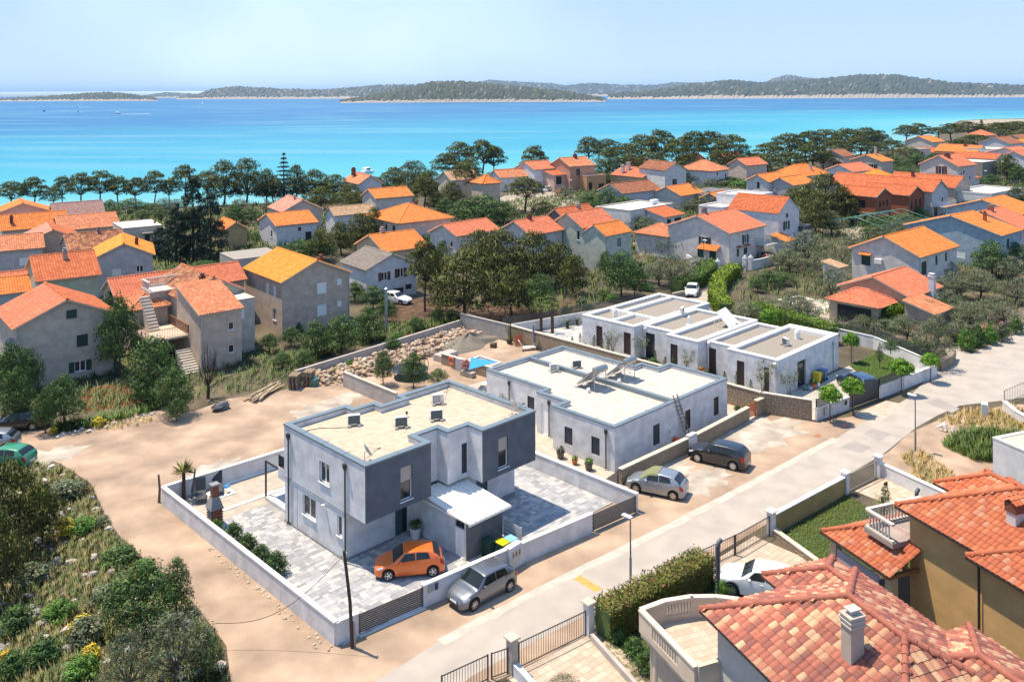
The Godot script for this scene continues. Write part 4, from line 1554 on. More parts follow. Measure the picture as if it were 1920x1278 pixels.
func _ready()->void:
	rng.seed=20240611
	cam=Camera3D.new()
	cam.name="camera"
	cam.projection=Camera3D.PROJECTION_FRUSTUM
	cam.near=.5
	cam.far=40000.0
	cam.size=.3944
	cam.frustum_offset=Vector2(0,-.1429)
	cam.position=EYE
	cam.rotation=Vector3(0,deg_to_rad(-44.6),0)
	add_child(cam)
	cam.rotate_object_local(Vector3.BACK,-.0042)
	var we:=WorldEnvironment.new()
	we.name="environment"
	var env:=Environment.new()
	var sky:=Sky.new()
	var sm:=ProceduralSkyMaterial.new()
	sm.sky_top_color=Color(.36,.47,.62)
	sm.sky_horizon_color=Color(.535,.60,.655)
	sm.sky_curve=.13
	sm.ground_bottom_color=Color(.3,.4,.45)
	sm.ground_horizon_color=Color(.535,.60,.655)
	sm.sky_energy_multiplier=1.2
	sm.sky_cover=clouds()
	sm.sky_cover_modulate=Color(1,1,1,.16)
	sky.sky_material=sm
	env.background_mode=Environment.BG_SKY
	env.sky=sky
	env.tonemap_mode=Environment.TONE_MAPPER_LINEAR
	env.tonemap_exposure=2.0
	env.sdfgi_enabled=true
	env.ssao_enabled=true
	env.ssil_enabled=true
	env.fog_enabled=true
	env.fog_density=.00005
	env.fog_light_color=Color(.62,.77,.92)
	we.environment=env
	add_child(we)
	var sun:=DirectionalLight3D.new()
	sun.name="sun"
	sun.light_color=Color(1.0,.93,.83)
	sun.light_energy=1.3
	sun.light_angular_distance=.5
	sun.shadow_enabled=true
	add_child(sun)
	sun.look_at_from_position(Vector3(-.12,.925,-.36)*100.0,Vector3.ZERO)
	make_textures()
	make_setting()
	make_plants()
	house_one()
	house_two()
	house_three()
	villas()
	town_left()
	town_middle()
	town_right()
	walls_and_gates()
	street_things()
	yard_things()
	cars()
	trees_shore()
	trees_town()
	scrub()
	retire_prototypes()
func clouds()->ImageTexture:
	var f:=FastNoiseLite.new()
	f.seed=5
	f.frequency=.006
	f.fractal_octaves=5
	var im:=f.get_seamless_image(1024,512)
	im.convert(Image.FORMAT_L8)
	var d:=im.get_data()
	var o:=PackedByteArray()
	o.resize(d.size()*2)
	for i in d.size():
		o[i*2]=255
		o[i*2+1]=int(clampf((d[i] - 120.0)*1.7,0,200))
	return ImageTexture.create_from_image(Image.create_from_data(1024,512,false,Image.FORMAT_LA8,o))
func make_setting()->void:
	var shore:=PackedVector2Array([Vector2(32.99,247.41),Vector2(50.55,230.3),Vector2(56.26,226.9),Vector2(63.22,223.55),Vector2(69.71,218.08),Vector2(79.11,213.69),Vector2(89.75,208.18),Vector2(99.84,203.46),Vector2(111.22,197.58),Vector2(122.35,195.47),Vector2(139.02,195.23),Vector2(157.15,199.46),Vector2(171.48,199.44),Vector2(183.62,193.39),Vector2(193.81,187.23),Vector2(213.61,191.59),Vector2(230.33,196.59),Vector2(242.55,171.56),Vector2(271.48,158.16),Vector2(328.98,167.49),Vector2(372.66,164.81),Vector2(406.15,164.46),Vector2(477.67,182.03),Vector2(556.94,196.28),Vector2(700.61,229.15),Vector2(792.64,262.67),Vector2(885.1,287.56),Vector2(952.93,284.48),Vector2(995.1,259.65),Vector2(1062.42,170.27)])
	var land_poly:=PackedVector2Array(shore)
	land_poly.append_array(PackedVector2Array([Vector2(1400,-400),Vector2(300,-250),Vector2(-150,-120),Vector2(-220,80),Vector2(-120,200)]))
	noise_tex("ground_mix",.01,5,.0,1.0)
	var soil:=grainy("soil",Color(.33,.27,.16),.95,"fine_hard",3.0,"blotch_hard",46.0,4.0,"fine_hard")
	var land:=Sh.new()
	var lp:=PackedVector2Array()
	for q in land_poly: lp.append(Vector2(q.x,-q.y))
	land.flat(lp,.0)
	for i in shore.size() - 1:
		var p:=shore[i]
		var q:=shore[i+1]
		var d:=Vector2(q.y - p.y,p.x - q.x).normalized()*-6.0
		if Geometry2D.is_point_in_polygon((p+q)/2+d.normalized(),land_poly): d=-d
		land.quad(V(q.x,0,q.y),V(p.x,0,p.y),V(p.x+d.x,-2.5,p.y+d.y),V(q.x+d.x,-2.5,q.y+d.y))
	setting(obj("ground",land,soil),"dry brownish ground under the whole settlement")
	var water:=Sh.new()
	var sea_n:=FastNoiseLite.new()
	sea_n.seed=3
	sea_n.frequency=1.0
	sea_n.fractal_octaves=4
	var grid:=[]
	var fwd:=Vector2(cos(deg_to_rad(45.4)),sin(deg_to_rad(45.4)))
	var rgt:=Vector2(fwd.y,-fwd.x)
	for i in 171:
		var row:=[]
		var z:=150.0*pow(1.031,i)
		for j in 121:
			var x:=(j/60.0 - 1.0)*z*1.3
			var q:=fwd*z+rgt*x
			var near:=1e9
			for k in range(0,shore.size() - 1):
				near=minf(near,Geometry2D.get_closest_point_to_segment(q,shore[k],shore[k+1]).distance_to(q))
			near*=1.0+.25*sea_n.get_noise_2d(x*.0016,z*.007)
			var t:=clampf(near/820.0,0,1)
			var c:=Color(.075,.40,.455).lerp(Color(.022,.285,.415),smoothstep(.0,.24,t)).lerp(Color(.008,.135,.315),smoothstep(.16,.95,t))
			c=c.lerp(Color(.2,.42,.44),smoothstep(60.0,8.0,near)*.6)
			var band:=sea_n.get_noise_2d(x*.0022 - z*.0004,z*.02+x*.0016)
			if band>.14 and z<2600: c=c.lerp(Color(.16,.38,.47),minf((band - .14)*1.5,.4))
			row.append([V(q.x,-1.0,q.y),c])
		grid.append(row)
	for i in 170:
		for j in 120:
			for w in [[i,j,i,j+1,i+1,j+1],[i,j,i+1,j+1,i+1,j]]:
				for m in [0,4,2]:
					water.v.append(grid[w[m]][w[m+1]][0])
					water.n.append(Vector3.UP)
					water.c.append(grid[w[m]][w[m+1]][1])
	water.tinted=true
	var wm:=tinted("sea_water",.32,"fine_soft",26.0)
	wm.metallic_specular=.22
	wm.heightmap_enabled=true
	wm.heightmap_texture=tex["wave"]
	wm.heightmap_scale=22.0
	setting(obj("sea",water,wm),"wide calm sea, turquoise near the shore and blue farther out")
	var isle:=tinted("island_scrub",.95,"fine_hard_soft",40.0)
	hill("island","green wooded island in mid sea straight ahead",[[1847.17,2813.11,3.05],[1881.98,2778.78,11],[1939.99,2721.57,26.95],[2027.02,2635.75,52.92],[2099.54,2564.23,72.86],[2157.56,2507.02,76.59],[2230.08,2435.5,70.05],[2302.6,2363.99,59.44],[2389.63,2278.17,48.74],[2462.15,2206.65,36.09],[2520.16,2149.44,21.49],[2557.88,2112.25,11.08],[2572.38,2097.95,4.89]],330,isle,11,.03,6.0)
	hill("headland","long wooded headland on the right across the strait",[[4062.59,3296.85,19.95],[4154.01,3206.69,32.25],[4314,3048.93,53.78],[4428.27,2936.24,81.99],[4588.26,2778.47,100.31],[4725.39,2643.24,86.66],[4885.37,2485.47,98.56],[5022.51,2350.24,113.8],[5159.64,2215.01,132.25],[5296.77,2079.78,128.23],[5433.9,1944.55,101.74],[5571.03,1809.32,78.46],[5708.16,1674.09,74.44],[5845.29,1538.86,60.8],[6142.41,1245.87,46.2]],900,isle,12,.03,10.0)
	hill("hills","low blue islands along the left horizon",[[1182.84,6136.67,11.26],[1411.39,5911.28,3.49],[1548.52,5776.05,15.52],[1708.51,5618.29,27.42],[1822.78,5505.6,39.59],[1914.2,5415.44,45.47],[2005.62,5325.29,35.3],[2097.05,5235.14,15.5],[2131.33,5201.33,2.46]],700,isle,13,.05,8.0)
	hill("hills","rocky blue hill rising left of the middle island",[[3061.83,7092.62,.5],[3188.41,6967.79,35.37],[3283.35,6874.17,74.81],[3409.93,6749.34,96.28],[3536.51,6624.51,86.65],[3726.39,6437.27,72.2],[3916.26,6250.03,66.63],[4106.13,6062.79,83.29],[4296.01,5875.55,104.39],[4454.24,5719.52,103.46],[4644.11,5532.28,80.12]],1100,isle,14,.16,10.0)
	hill("hills","faint far hills beyond the middle island",[[4315.19,11193.52,8.16],[4581.1,10931.3,60.92],[4774.49,10740.59,46.2],[5112.92,10406.85,3.46],[5983.18,9548.66,79.81],[6756.73,8785.83,102.4],[7336.9,8213.7,153.3],[7530.29,8022.99,199.69],[7772.03,7784.61,177.9],[8062.12,7498.55,155.82],[8207.16,7355.52,127.8],[8448.9,7117.13,160.32],[8690.63,6878.75,131.74],[9029.06,6545.01,129.74],[9222.45,6354.3,162.55],[9512.54,6068.24,126.89],[9850.97,5734.5,124.89]],1500,isle,15,.1,12.0)
	hill("hills","bare rocky peak rising behind the right headland",[[8059.89,4691.86,62.98],[8178.56,4574.83,117.83],[8265.58,4489.02,172.88],[8356.56,4399.3,205.67],[8455.46,4301.78,188.42],[8574.13,4184.75,165.5],[8692.8,4067.72,170.36],[8811.47,3950.7,147.43],[9009.25,3755.66,101.82]],1200,isle,16,.45,14.0)
	noise_tex("sand_grain",.11,4,.7,1.0)
	noise_tex("sand_blotch",.008,5,.7,1.0)
	noise_tex("asphalt_grain",.16,3,.84,1.0)
	noise_tex("asphalt_blotch",.01,4,.88,1.0)
	var sand:=grainy("sand",Color(.66,.48,.34),.95,"sand_grain",2.6,"sand_blotch",17.0,2.2,"fine_hard")
	var pale:=grainy("pale_grit",Color(.74,.65,.54),.95,"sand_grain",1.9,"sand_blotch",9.0,1.6,"fine_hard")
	var road_m:=grainy("asphalt",Color(.46,.415,.365),.9,"asphalt_grain",1.4,"asphalt_blotch",13.0,.5)
	var patch_m:=grainy("asphalt_new",Color(.37,.34,.315),.9,"asphalt_grain",1.4,"asphalt_blotch",13.0,.5)
	var beach:=grainy("beach_sand",Color(.62,.53,.42),.95,"sand_grain",2.6,"sand_blotch",17.0)
	var red_soil:=grainy("red_soil",Color(.36,.13,.045),.95,"fine_hard",2.0,"blotch_soft",6.0,6.0)
	var concrete:=grainy("concrete",Color(.6,.56,.5),.9,"fine_hard_soft",1.6,"blotch_soft",5.0,.3)
	var terrace:=grainy("terrace",Color(.66,.58,.47),.9,"fine_hard_soft",1.6,"blotch_soft",5.0,.3)
	var litter:=grainy("pine_litter",Color(.32,.17,.085),.95,"fine_hard",2.0,"blotch_hard",8.0,3.0)
	sheet("sandy_lot","pinkish sandy open lot and lane left of the grey house",PackedVector2Array([Vector2(12.4,88.12),Vector2(19.22,77.8),Vector2(22.02,78.1),Vector2(24.27,76.16),Vector2(27.27,75.63),Vector2(30.52,75.33),Vector2(31.51,73.26),Vector2(32.86,72.6),Vector2(36.4,73.31),Vector2(39.47,72.18),Vector2(44.59,71.37),Vector2(48.55,73.76),Vector2(66.97,76.55),Vector2(66.76,68.03),Vector2(65.55,56.06),Vector2(68.27,33.44),Vector2(74.48,30.25),Vector2(69.84,27.12),Vector2(65.56,26.84),Vector2(29.69,28.82),Vector2(21.53,30.4),Vector2(17.95,35.76),Vector2(19.92,40.56),Vector2(20.33,44.55),Vector2(20.44,47.62),Vector2(20.23,51.19),Vector2(20.2,55.47),Vector2(20.59,59.04),Vector2(21.52,64.25),Vector2(21.08,69.43),Vector2(20.09,72.59),Vector2(10.67,75.88)]),.004,sand)
	sheet("sandy_verge","sandy vacant plot with dry tufts across the street",PackedVector2Array([Vector2(64.19,26.87),Vector2(66.51,26.71),Vector2(71.16,27.01),Vector2(77.54,26.13),Vector2(84.1,23.07),Vector2(87.35,19.79),Vector2(73.33,16.63),Vector2(66.63,19.64),Vector2(61.55,20.77)]),.004,sand)
	sheet("road","pale worn asphalt street running past the houses",PackedVector2Array([Vector2(18.34,31.91),Vector2(23.47,33.12),Vector2(27.76,33.37),Vector2(36.66,32.6),Vector2(46.55,31.8),Vector2(56.08,31.08),Vector2(62.58,30.66),Vector2(69.1,30.66),Vector2(73.67,30.37),Vector2(78.93,30.17),Vector2(84.74,30.77),Vector2(88.45,34.32),Vector2(88.89,32.43),Vector2(94.85,31.84),Vector2(97.05,33.32),Vector2(99.56,32.44),Vector2(97.17,30.52),Vector2(112.9,29.82),Vector2(139.76,28.44),Vector2(102.49,18.66),Vector2(87.8,22.36),Vector2(83.98,24.31),Vector2(80.57,26.27),Vector2(76.9,26.77),Vector2(72.99,27.06),Vector2(65.56,26.84),Vector2(60.51,27.25),Vector2(50.65,28.08),Vector2(44.09,28.62),Vector2(34.5,29.58),Vector2(29.49,30.07),Vector2(26.89,30.28),Vector2(22.13,28.96)]),.008,road_m)
	sheet("lane","pale lane curving down between hedges behind the white house",PackedVector2Array([Vector2(92.55,63.9),Vector2(102.11,66.97),Vector2(112.5,71.44),Vector2(121.12,77.4),Vector2(126.02,78.97),Vector2(125.32,73.08),Vector2(118.77,70.65),Vector2(106.78,66.94),Vector2(99.71,62.76),Vector2(94.47,58.09),Vector2(92.25,54.91),Vector2(88.45,58.78)]),.008,road_m)
	var spots:=[[40.66,65.1,2.6,1.8],[44,66.02,1.6,1.2],[21,71.26,2.2,1.6],[51.74,34.01,3,1.4],[52.08,36.71,2.2,1.4],[62.62,35.15,4.6,2],[63.05,37.07,3.2,2],[28.66,60.26,2,1.2],[26.3,44.46,.7,1.6]]
	for k in spots:
		var p:=PackedVector2Array()
		for i in 30:
			var w:=TAU*i/30
			var q:=1.0+.22*sin(i*2.1+k[0])+.16*sin(i*4.7+k[1])+rn(-.13,.13)
			p.append(Vector2(k[0]+cos(w)*k[2]*q,k[1]+sin(w)*k[3]*q))
		sheet("dust_patch","whitish dusty patch on the sandy ground",p,.008+.0004*spots.find(k),pale)
	var kerb_line:=PackedVector2Array([Vector2(27.6,33.55),Vector2(31,33.35),Vector2(36.7,32.95),Vector2(41,32.55),Vector2(46.5,32.1),Vector2(52,31.75),Vector2(58,31.4),Vector2(63,31.15),Vector2(66,30.95)])
	var kp:=PackedVector2Array()
	for i in range(0,41):
		var u:=i/40.0*(kerb_line.size() - 1)
		var k:=mini(int(u),kerb_line.size() - 2)
		kp.append(kerb_line[k].lerp(kerb_line[k+1],u - k)+Vector2(0,rn(-.03,.03)))
	for i in range(40,-1,-1):
		kp.append(kp[i]+Vector2(0,-.62+rn(-.08,.1)))
	sheet("kerb_strip","ragged pale concrete strip along the street edge",kp,.014,grainy("kerb_concrete",Color(.72,.64,.54),.95,"fine_hard_soft",1.6,"blotch_soft",5.0,.4))
	sheet("road_patch","grey asphalt repair across the street, nearer one",PackedVector2Array([Vector2(64.66,29.7),Vector2(66.62,29.47),Vector2(66.33,28.01),Vector2(64.74,28.07)]),.013,patch_m)
	sheet("road_patch","grey asphalt repair beside the street edge, farther one",PackedVector2Array([Vector2(68.42,29.62),Vector2(70.21,29.38),Vector2(70.07,27.96),Vector2(67.92,28.01)]),.013,patch_m)
	sheet("road_patch","dark asphalt band across the junction",PackedVector2Array([Vector2(79.47,28.86),Vector2(80.92,28.16),Vector2(79.75,26.01),Vector2(78.24,26.11)]),.013,patch_m)
	sheet("driveway","pale concrete driveway before the dark sliding gate",PackedVector2Array([Vector2(72.15,31.91),Vector2(77.26,31.28),Vector2(77.51,29.54),Vector2(70.88,29.66)]),.011,terrace)
	sheet("road_marking","yellow painted bar across the street",PackedVector2Array([Vector2(36.55,32.79),Vector2(37.08,32.57),Vector2(36.93,30.46),Vector2(36.39,30.57)]),.013,grainy("road_paint",Color(.72,.46,.12),.85,"fine_hard_soft",.9,"blotch_soft",2.0))
	sheet("drain_cover","rusty square drain cover by the stone wall",PackedVector2Array([Vector2(65.26,32.19),Vector2(65.93,32.12),Vector2(65.79,31.65),Vector2(65.12,31.73)]),.012,plain("rust",Color(.3,.13,.06),.9))
	sheet("drain_cover","red utility cover beside the young trees",PackedVector2Array([Vector2(68.92,31.64),Vector2(69.5,31.55),Vector2(69.27,31.13),Vector2(68.69,31.23)]),.012,plain("red_cover",Color(.5,.17,.12),.9))
	sheet("garden_soil","red tilled soil of the vegetable garden",PackedVector2Array([Vector2(27.47,84.71),Vector2(29.56,85.29),Vector2(32.4,83.7),Vector2(32.34,79.79),Vector2(31.04,77.77),Vector2(28.2,78.21),Vector2(25.91,79.26)]),.006,red_soil)
	sheet("pine_litter","rusty pine needle litter under the big pines",PackedVector2Array([Vector2(59.58,88.18),Vector2(69.82,93.29),Vector2(74.81,88.19),Vector2(77.75,79),Vector2(86.75,76),Vector2(81.39,69.56),Vector2(66.43,68.37),Vector2(66.97,76.55),Vector2(58.57,76.35)]),.006,litter)
	sheet("sandy_clearing","bare sandy clearing in the middle of the town",PackedVector2Array([Vector2(155.96,163.28),Vector2(168.69,171.22),Vector2(175.68,167.64),Vector2(177.93,157.66),Vector2(170.77,147.62),Vector2(154.56,134.45),Vector2(144.89,136.59),Vector2(143.69,145.87)]),.006,beach)
	sheet("sandy_clearing","bare pinkish yard beneath the unfinished brick house",PackedVector2Array([Vector2(166.24,76.27),Vector2(182.92,79.8),Vector2(190.81,76.17),Vector2(183.78,72.27),Vector2(165.82,69.24),Vector2(158.26,70.06)]),.006,beach)
	sheet("beach","narrow pale beach under the shore pines",PackedVector2Array([Vector2(62.63,225.51),Vector2(70.03,219.09),Vector2(76.06,215.5),Vector2(77.89,220.66),Vector2(90.18,209.18),Vector2(86.85,201.45),Vector2(67.83,212.2),Vector2(60.66,218.44)]),.006,beach)
	sheet("sand_spit","pale sand spit reaching into the shallows far right",PackedVector2Array([Vector2(793.18,261.99),Vector2(869.45,281.54),Vector2(934.51,278.98),Vector2(975.61,254.56),Vector2(873,227.8),Vector2(817.39,231.52),Vector2(758.56,226.47),Vector2(724.25,233.38)]),.02,beach)
	sheet("forecourt","pale gravel forecourt of the white gabled house",PackedVector2Array([Vector2(126.54,97.09),Vector2(137.55,98.59),Vector2(128.45,89.55),Vector2(117.8,88.82)]),.006,terrace)
	sheet("patio","paved patio round the hidden blue pool",PackedVector2Array([Vector2(96.53,53.4),Vector2(105.62,56.72),Vector2(110.43,51.8),Vector2(106.49,45.83),Vector2(101.26,42.33),Vector2(96.01,44.41),Vector2(94.94,50.44)]),.007,terrace)
	sheet("garden_path","stony garden ground under the olive trees",PackedVector2Array([Vector2(94.75,39.61),Vector2(103.87,39.67),Vector2(111.63,35.17),Vector2(128.53,33.31),Vector2(122.12,29.9),Vector2(98.11,31.97),Vector2(96.42,33.42),Vector2(93.23,33.47)]),.006,grainy("pale_soil",Color(.55,.43,.31),.95,"fine_hard",2.0,"blotch_hard",8.0,3.0))
func house_one()->void:
	var t:=thing("modern_house","two-storey white and slate grey flat-roofed house with carport shed","house",V(28.4,0,42.9))
	var white:=stucco(Color(.78,.78,.79))
	var grey:=grainy("slate_render",Color(.125,.15,.18),.8,"fine_soft",1.2,"blotch_soft",6.0,.4)
	var cap:=grainy("zinc_cap",Color(.2,.26,.30),.42,"fine_soft",.9,"",1.0)
	cap.metallic=.35
	var deck:=grainy("roof_membrane",Color(.72,.6,.45),.85,"fine_hard_soft",2.3,"blotch_soft",4.0)
	var pipe:=plain("pipe_dark",Color(.03,.033,.036),.45)
	var line:=[Vector2(28.4,40.8),Vector2(33.2,40.8),Vector2(33.2,42.25),Vector2(34.9,42.25),Vector2(34.9,41.25),Vector2(36.6,41.25),Vector2(36.6,39.9),Vector2(41.4,39.9),Vector2(41.4,48.75),Vector2(36.6,48.75),Vector2(36.6,48.05),Vector2(34.85,48.05),Vector2(34.85,48.9),Vector2(33.15,48.9),Vector2(33.15,49.75),Vector2(28.4,49.75)]
	outline_house(t,line,2.95,6.22,5.85,.34,{0:grey,6:grey},{
		0:[[2.5,.4,3.38,2.38,"r"]],4:[[1.16,.3,1.62,2.2,"p"]],6:[[1.4,.4,2.25,2.35,"r"]],15:[[4.15,.95,5.25,2.2,"w"]]},white,cap,deck)
	var low:=Sh.new()
	var o:=t.position
	face(low,V(28.42,0,49.7) - o,Vector3.BACK,6.8,2.95,[[2.15,1.25,3.65,2.5,"w"],[6.0,1.3,6.5,2.5,"w"]])
	face(low,V(28.42,0,42.9) - o,Vector3.RIGHT,8.3,2.95,[[3.65,.15,4.6,2.35,"c"]])
	face(low,V(36.7,0,41.8) - o,Vector3.RIGHT,4.6,2.95,[[1.1,.1,2.1,2.3,"c"]])
	face(low,V(36.7,0,42.9) - o,Vector3.BACK,1.1,2.95,[])
	face(low,V(41.3,0,41.8) - o,Vector3.FORWARD,6.4,2.95,[])
	face(low,V(41.3,0,48.2) - o,Vector3.LEFT,12.9,2.95,[])
	obj("wall",low,white,t)
	window(t,V(28.42,0,49.7) - o,Vector3.BACK,[2.15,1.25,3.65,2.5],"w")
	window(t,V(28.42,0,49.7) - o,Vector3.BACK,[6.0,1.3,6.5,2.5],"w")
	window(t,V(28.42,0,42.9) - o,Vector3.RIGHT,[3.65,.15,4.2,2.35],"c")
	window(t,V(28.42,0,42.9) - o,Vector3.RIGHT,[4.2,.15,4.6,2.35],"d")
	window(t,V(36.7,0,41.8) - o,Vector3.RIGHT,[1.1,.1,2.1,2.3],"c")
	var s:=Sh.new()
	s.box(V(28.40,0,42.88) - o,V(33.4,.16,42.84) - o+Vector3(0,0,.0))
	s.box(V(28.36,0,49.7) - o,V(28.40,.16,42.86) - o)
	s.box(V(36.72,0,41.79) - o,V(41.3,.3,41.75) - o)
	obj("plinth",s,stucco(Color(.3,.3,.3)),t)
	s=Sh.new()
	s.block(V(31.85,0,42.9) - o,V(33.05,.15,42.05) - o,.01)
	obj("doorstep",s,stucco(Color(.5,.51,.52)),t)
	s=Sh.new()
	s.box(V(28.37,2.94,49.7) - o,V(28.395,2.965,42.7) - o)
	obj("render_joint",s,stucco(Color(.4,.4,.4)),t)
	downpipe(t,V(28.4,0,49.1),.1,5.6,Vector3.LEFT,pipe)
	downpipe(t,V(28.4,0,42.72),.1,5.6,Vector3.LEFT,pipe)
	s=Sh.new()
	s.lathe([Vector2(0,-.05),Vector2(.09,-.04),Vector2(.11,.06),Vector2(0,.1)],10,Transform3D(Basis(),V(28.28,2.62,45.0) - o))
	obj("wall_lamp",s,plain("lamp_white",Color(.66,.66,.66),.4),t)
	s=Sh.new()
	face(s,V(33.45,0,42.9) - o,Vector3.BACK,5.0,2.5,[[4.05,.1,4.85,2.25]])
	face(s,V(36.4,0,37.9) - o,Vector3.FORWARD,5.0,2.5,[])
	var shed:=obj("shed_wall",s,white,t)
	window(t,V(33.45,0,42.9) - o,Vector3.BACK,[4.05,.1,4.85,1.8],"v")
	window(t,V(33.45,0,42.9) - o,Vector3.BACK,[4.05,1.8,4.85,2.25],"d")
	s=Sh.new()
	face(s,V(33.45,0,37.9) - o,Vector3.RIGHT,2.95,2.35,[])
	obj("shed_front",s,grainy("shed_grey",Color(.16,.17,.18),.8,"fine_soft",1.2,"blotch_soft",6.0,.4),t)
	var rib:=Sh.new()
	rib.quad(V(33.2,2.42,37.35) - o,V(36.6,2.42,37.35) - o,V(36.6,2.78,42.2) - o,V(33.2,2.78,42.2) - o)
	rib.box(V(33.18,2.28,37.36) - o,V(36.62,2.43,37.33) - o)
	var sheet_m:=plain("ribbed_sheet",Color(.78,.76,.71),.5)
	var sr:=obj("shed_roof",rib,sheet_m,t)
	for i in 9:
		s=Sh.new()
		s.bar(V(33.3+i*.4,2.45,37.35) - o,V(33.3+i*.4,2.81,42.2) - o,.06,.06)
		obj("rib",s,sheet_m,sr)
	s=Sh.new()
	s.box(V(33.18,2.4,42.2) - o,V(33.22,2.5,37.35) - o)
	obj("gutter",s,sheet_m,t)
	s=Sh.new()
	s.box(V(28.5,2.45,50.7) - o,V(33.0,3.2,49.76) - o)
	obj("balcony",s,white,t)
	s=Sh.new()
	s.box(V(28.52,3.2,50.68) - o,V(28.56,3.95,49.85) - o)
	obj("balcony_glass",s,plain("smoked_glass",Color(.015,.018,.02),.05),t)
	var pg:=thing("pergola","dark steel pergola frame over the terrace by the pool","pergola",V(29.1,0,53.4))
	for q in [[.0,.0],[3.2,.0],[.0,-3.4],[3.2,-3.4]]:
		s=Sh.new()
		s.bar(Vector3(q[0],0,-q[1] if q[1]>0 else -q[1]*.99),Vector3(q[0],2.55,-q[1]*.99),.1)
		obj("post",s,pipe,pg)
	s=Sh.new()
	s.bar(Vector3(0,2.55,0),Vector3(3.2,2.55,0),.1)
	s.bar(Vector3(0,2.55,0),Vector3(0,2.55,3.4),.1)
	obj("beam",s,pipe,pg)
	s=Sh.new()
	s.box(Vector3(0,2.6,0),Vector3(3.2,2.63,3.4))
	obj("canopy",s,plain("canopy_grey",Color(.12,.13,.14),.6),pg)
	ac_unit("air conditioner nearest the left edge of the grey house roof",V(32.0,5.85,47.2),150)
	ac_unit("air conditioner in the middle of the grey house roof",V(33.95,5.85,44.75),150)
	ac_unit("air conditioner between the middle and front of the grey house roof",V(36.35,5.85,44.1),150)
	ac_unit("air conditioner at the back with a trailing cable, grey house",V(38.3,5.85,46.3),-30)
	dish("satellite dish at the near corner of the grey house roof",V(29.35,5.85,42.0),75)
	dish("satellite dish at the right corner of the grey house roof",V(40.55,5.85,41.1),75)
	var vent:=Sh.new()
	vent.tube([V(35.3,5.8,45.9),V(35.3,6.1,45.9)],.04,.04,8)
	vent.tube([V(35.3,6.1,45.9),V(35.3,6.2,45.9)],.09,.09,10)
	tag(obj("roof_vent",vent,pipe),"little dark vent pipe on the grey house roof","vent pipe")
	for c in [[[31.6,5.87,47.1],[30.8,5.87,47.6],[30.2,5.87,48.3],[29.0,5.87,48.6],"dark cable curling from the leftmost air conditioner to the roof edge"],[[38.7,5.95,46.5],[39.2,6.3,46.8],[40.2,5.9,47.6],[41.1,6.25,48.3],"dark cable from the rear air conditioner up the parapet"]]:
		s=Sh.new()
		var line2:=[]
		for i in 25:
			var u:=i/24.0*3
			var k:=mini(int(u),2)
			line2.append(V(c[k][0],c[k][1],c[k][2]).lerp(V(c[k+1][0],c[k+1][1],c[k+1][2]),smoothstep(0,1,u - k)))
		s.tube(line2,.018,.018,5)
		tag(obj("cable",s,plain("car_black",Color(.012,.012,.013),.5)),c[4],"cable")
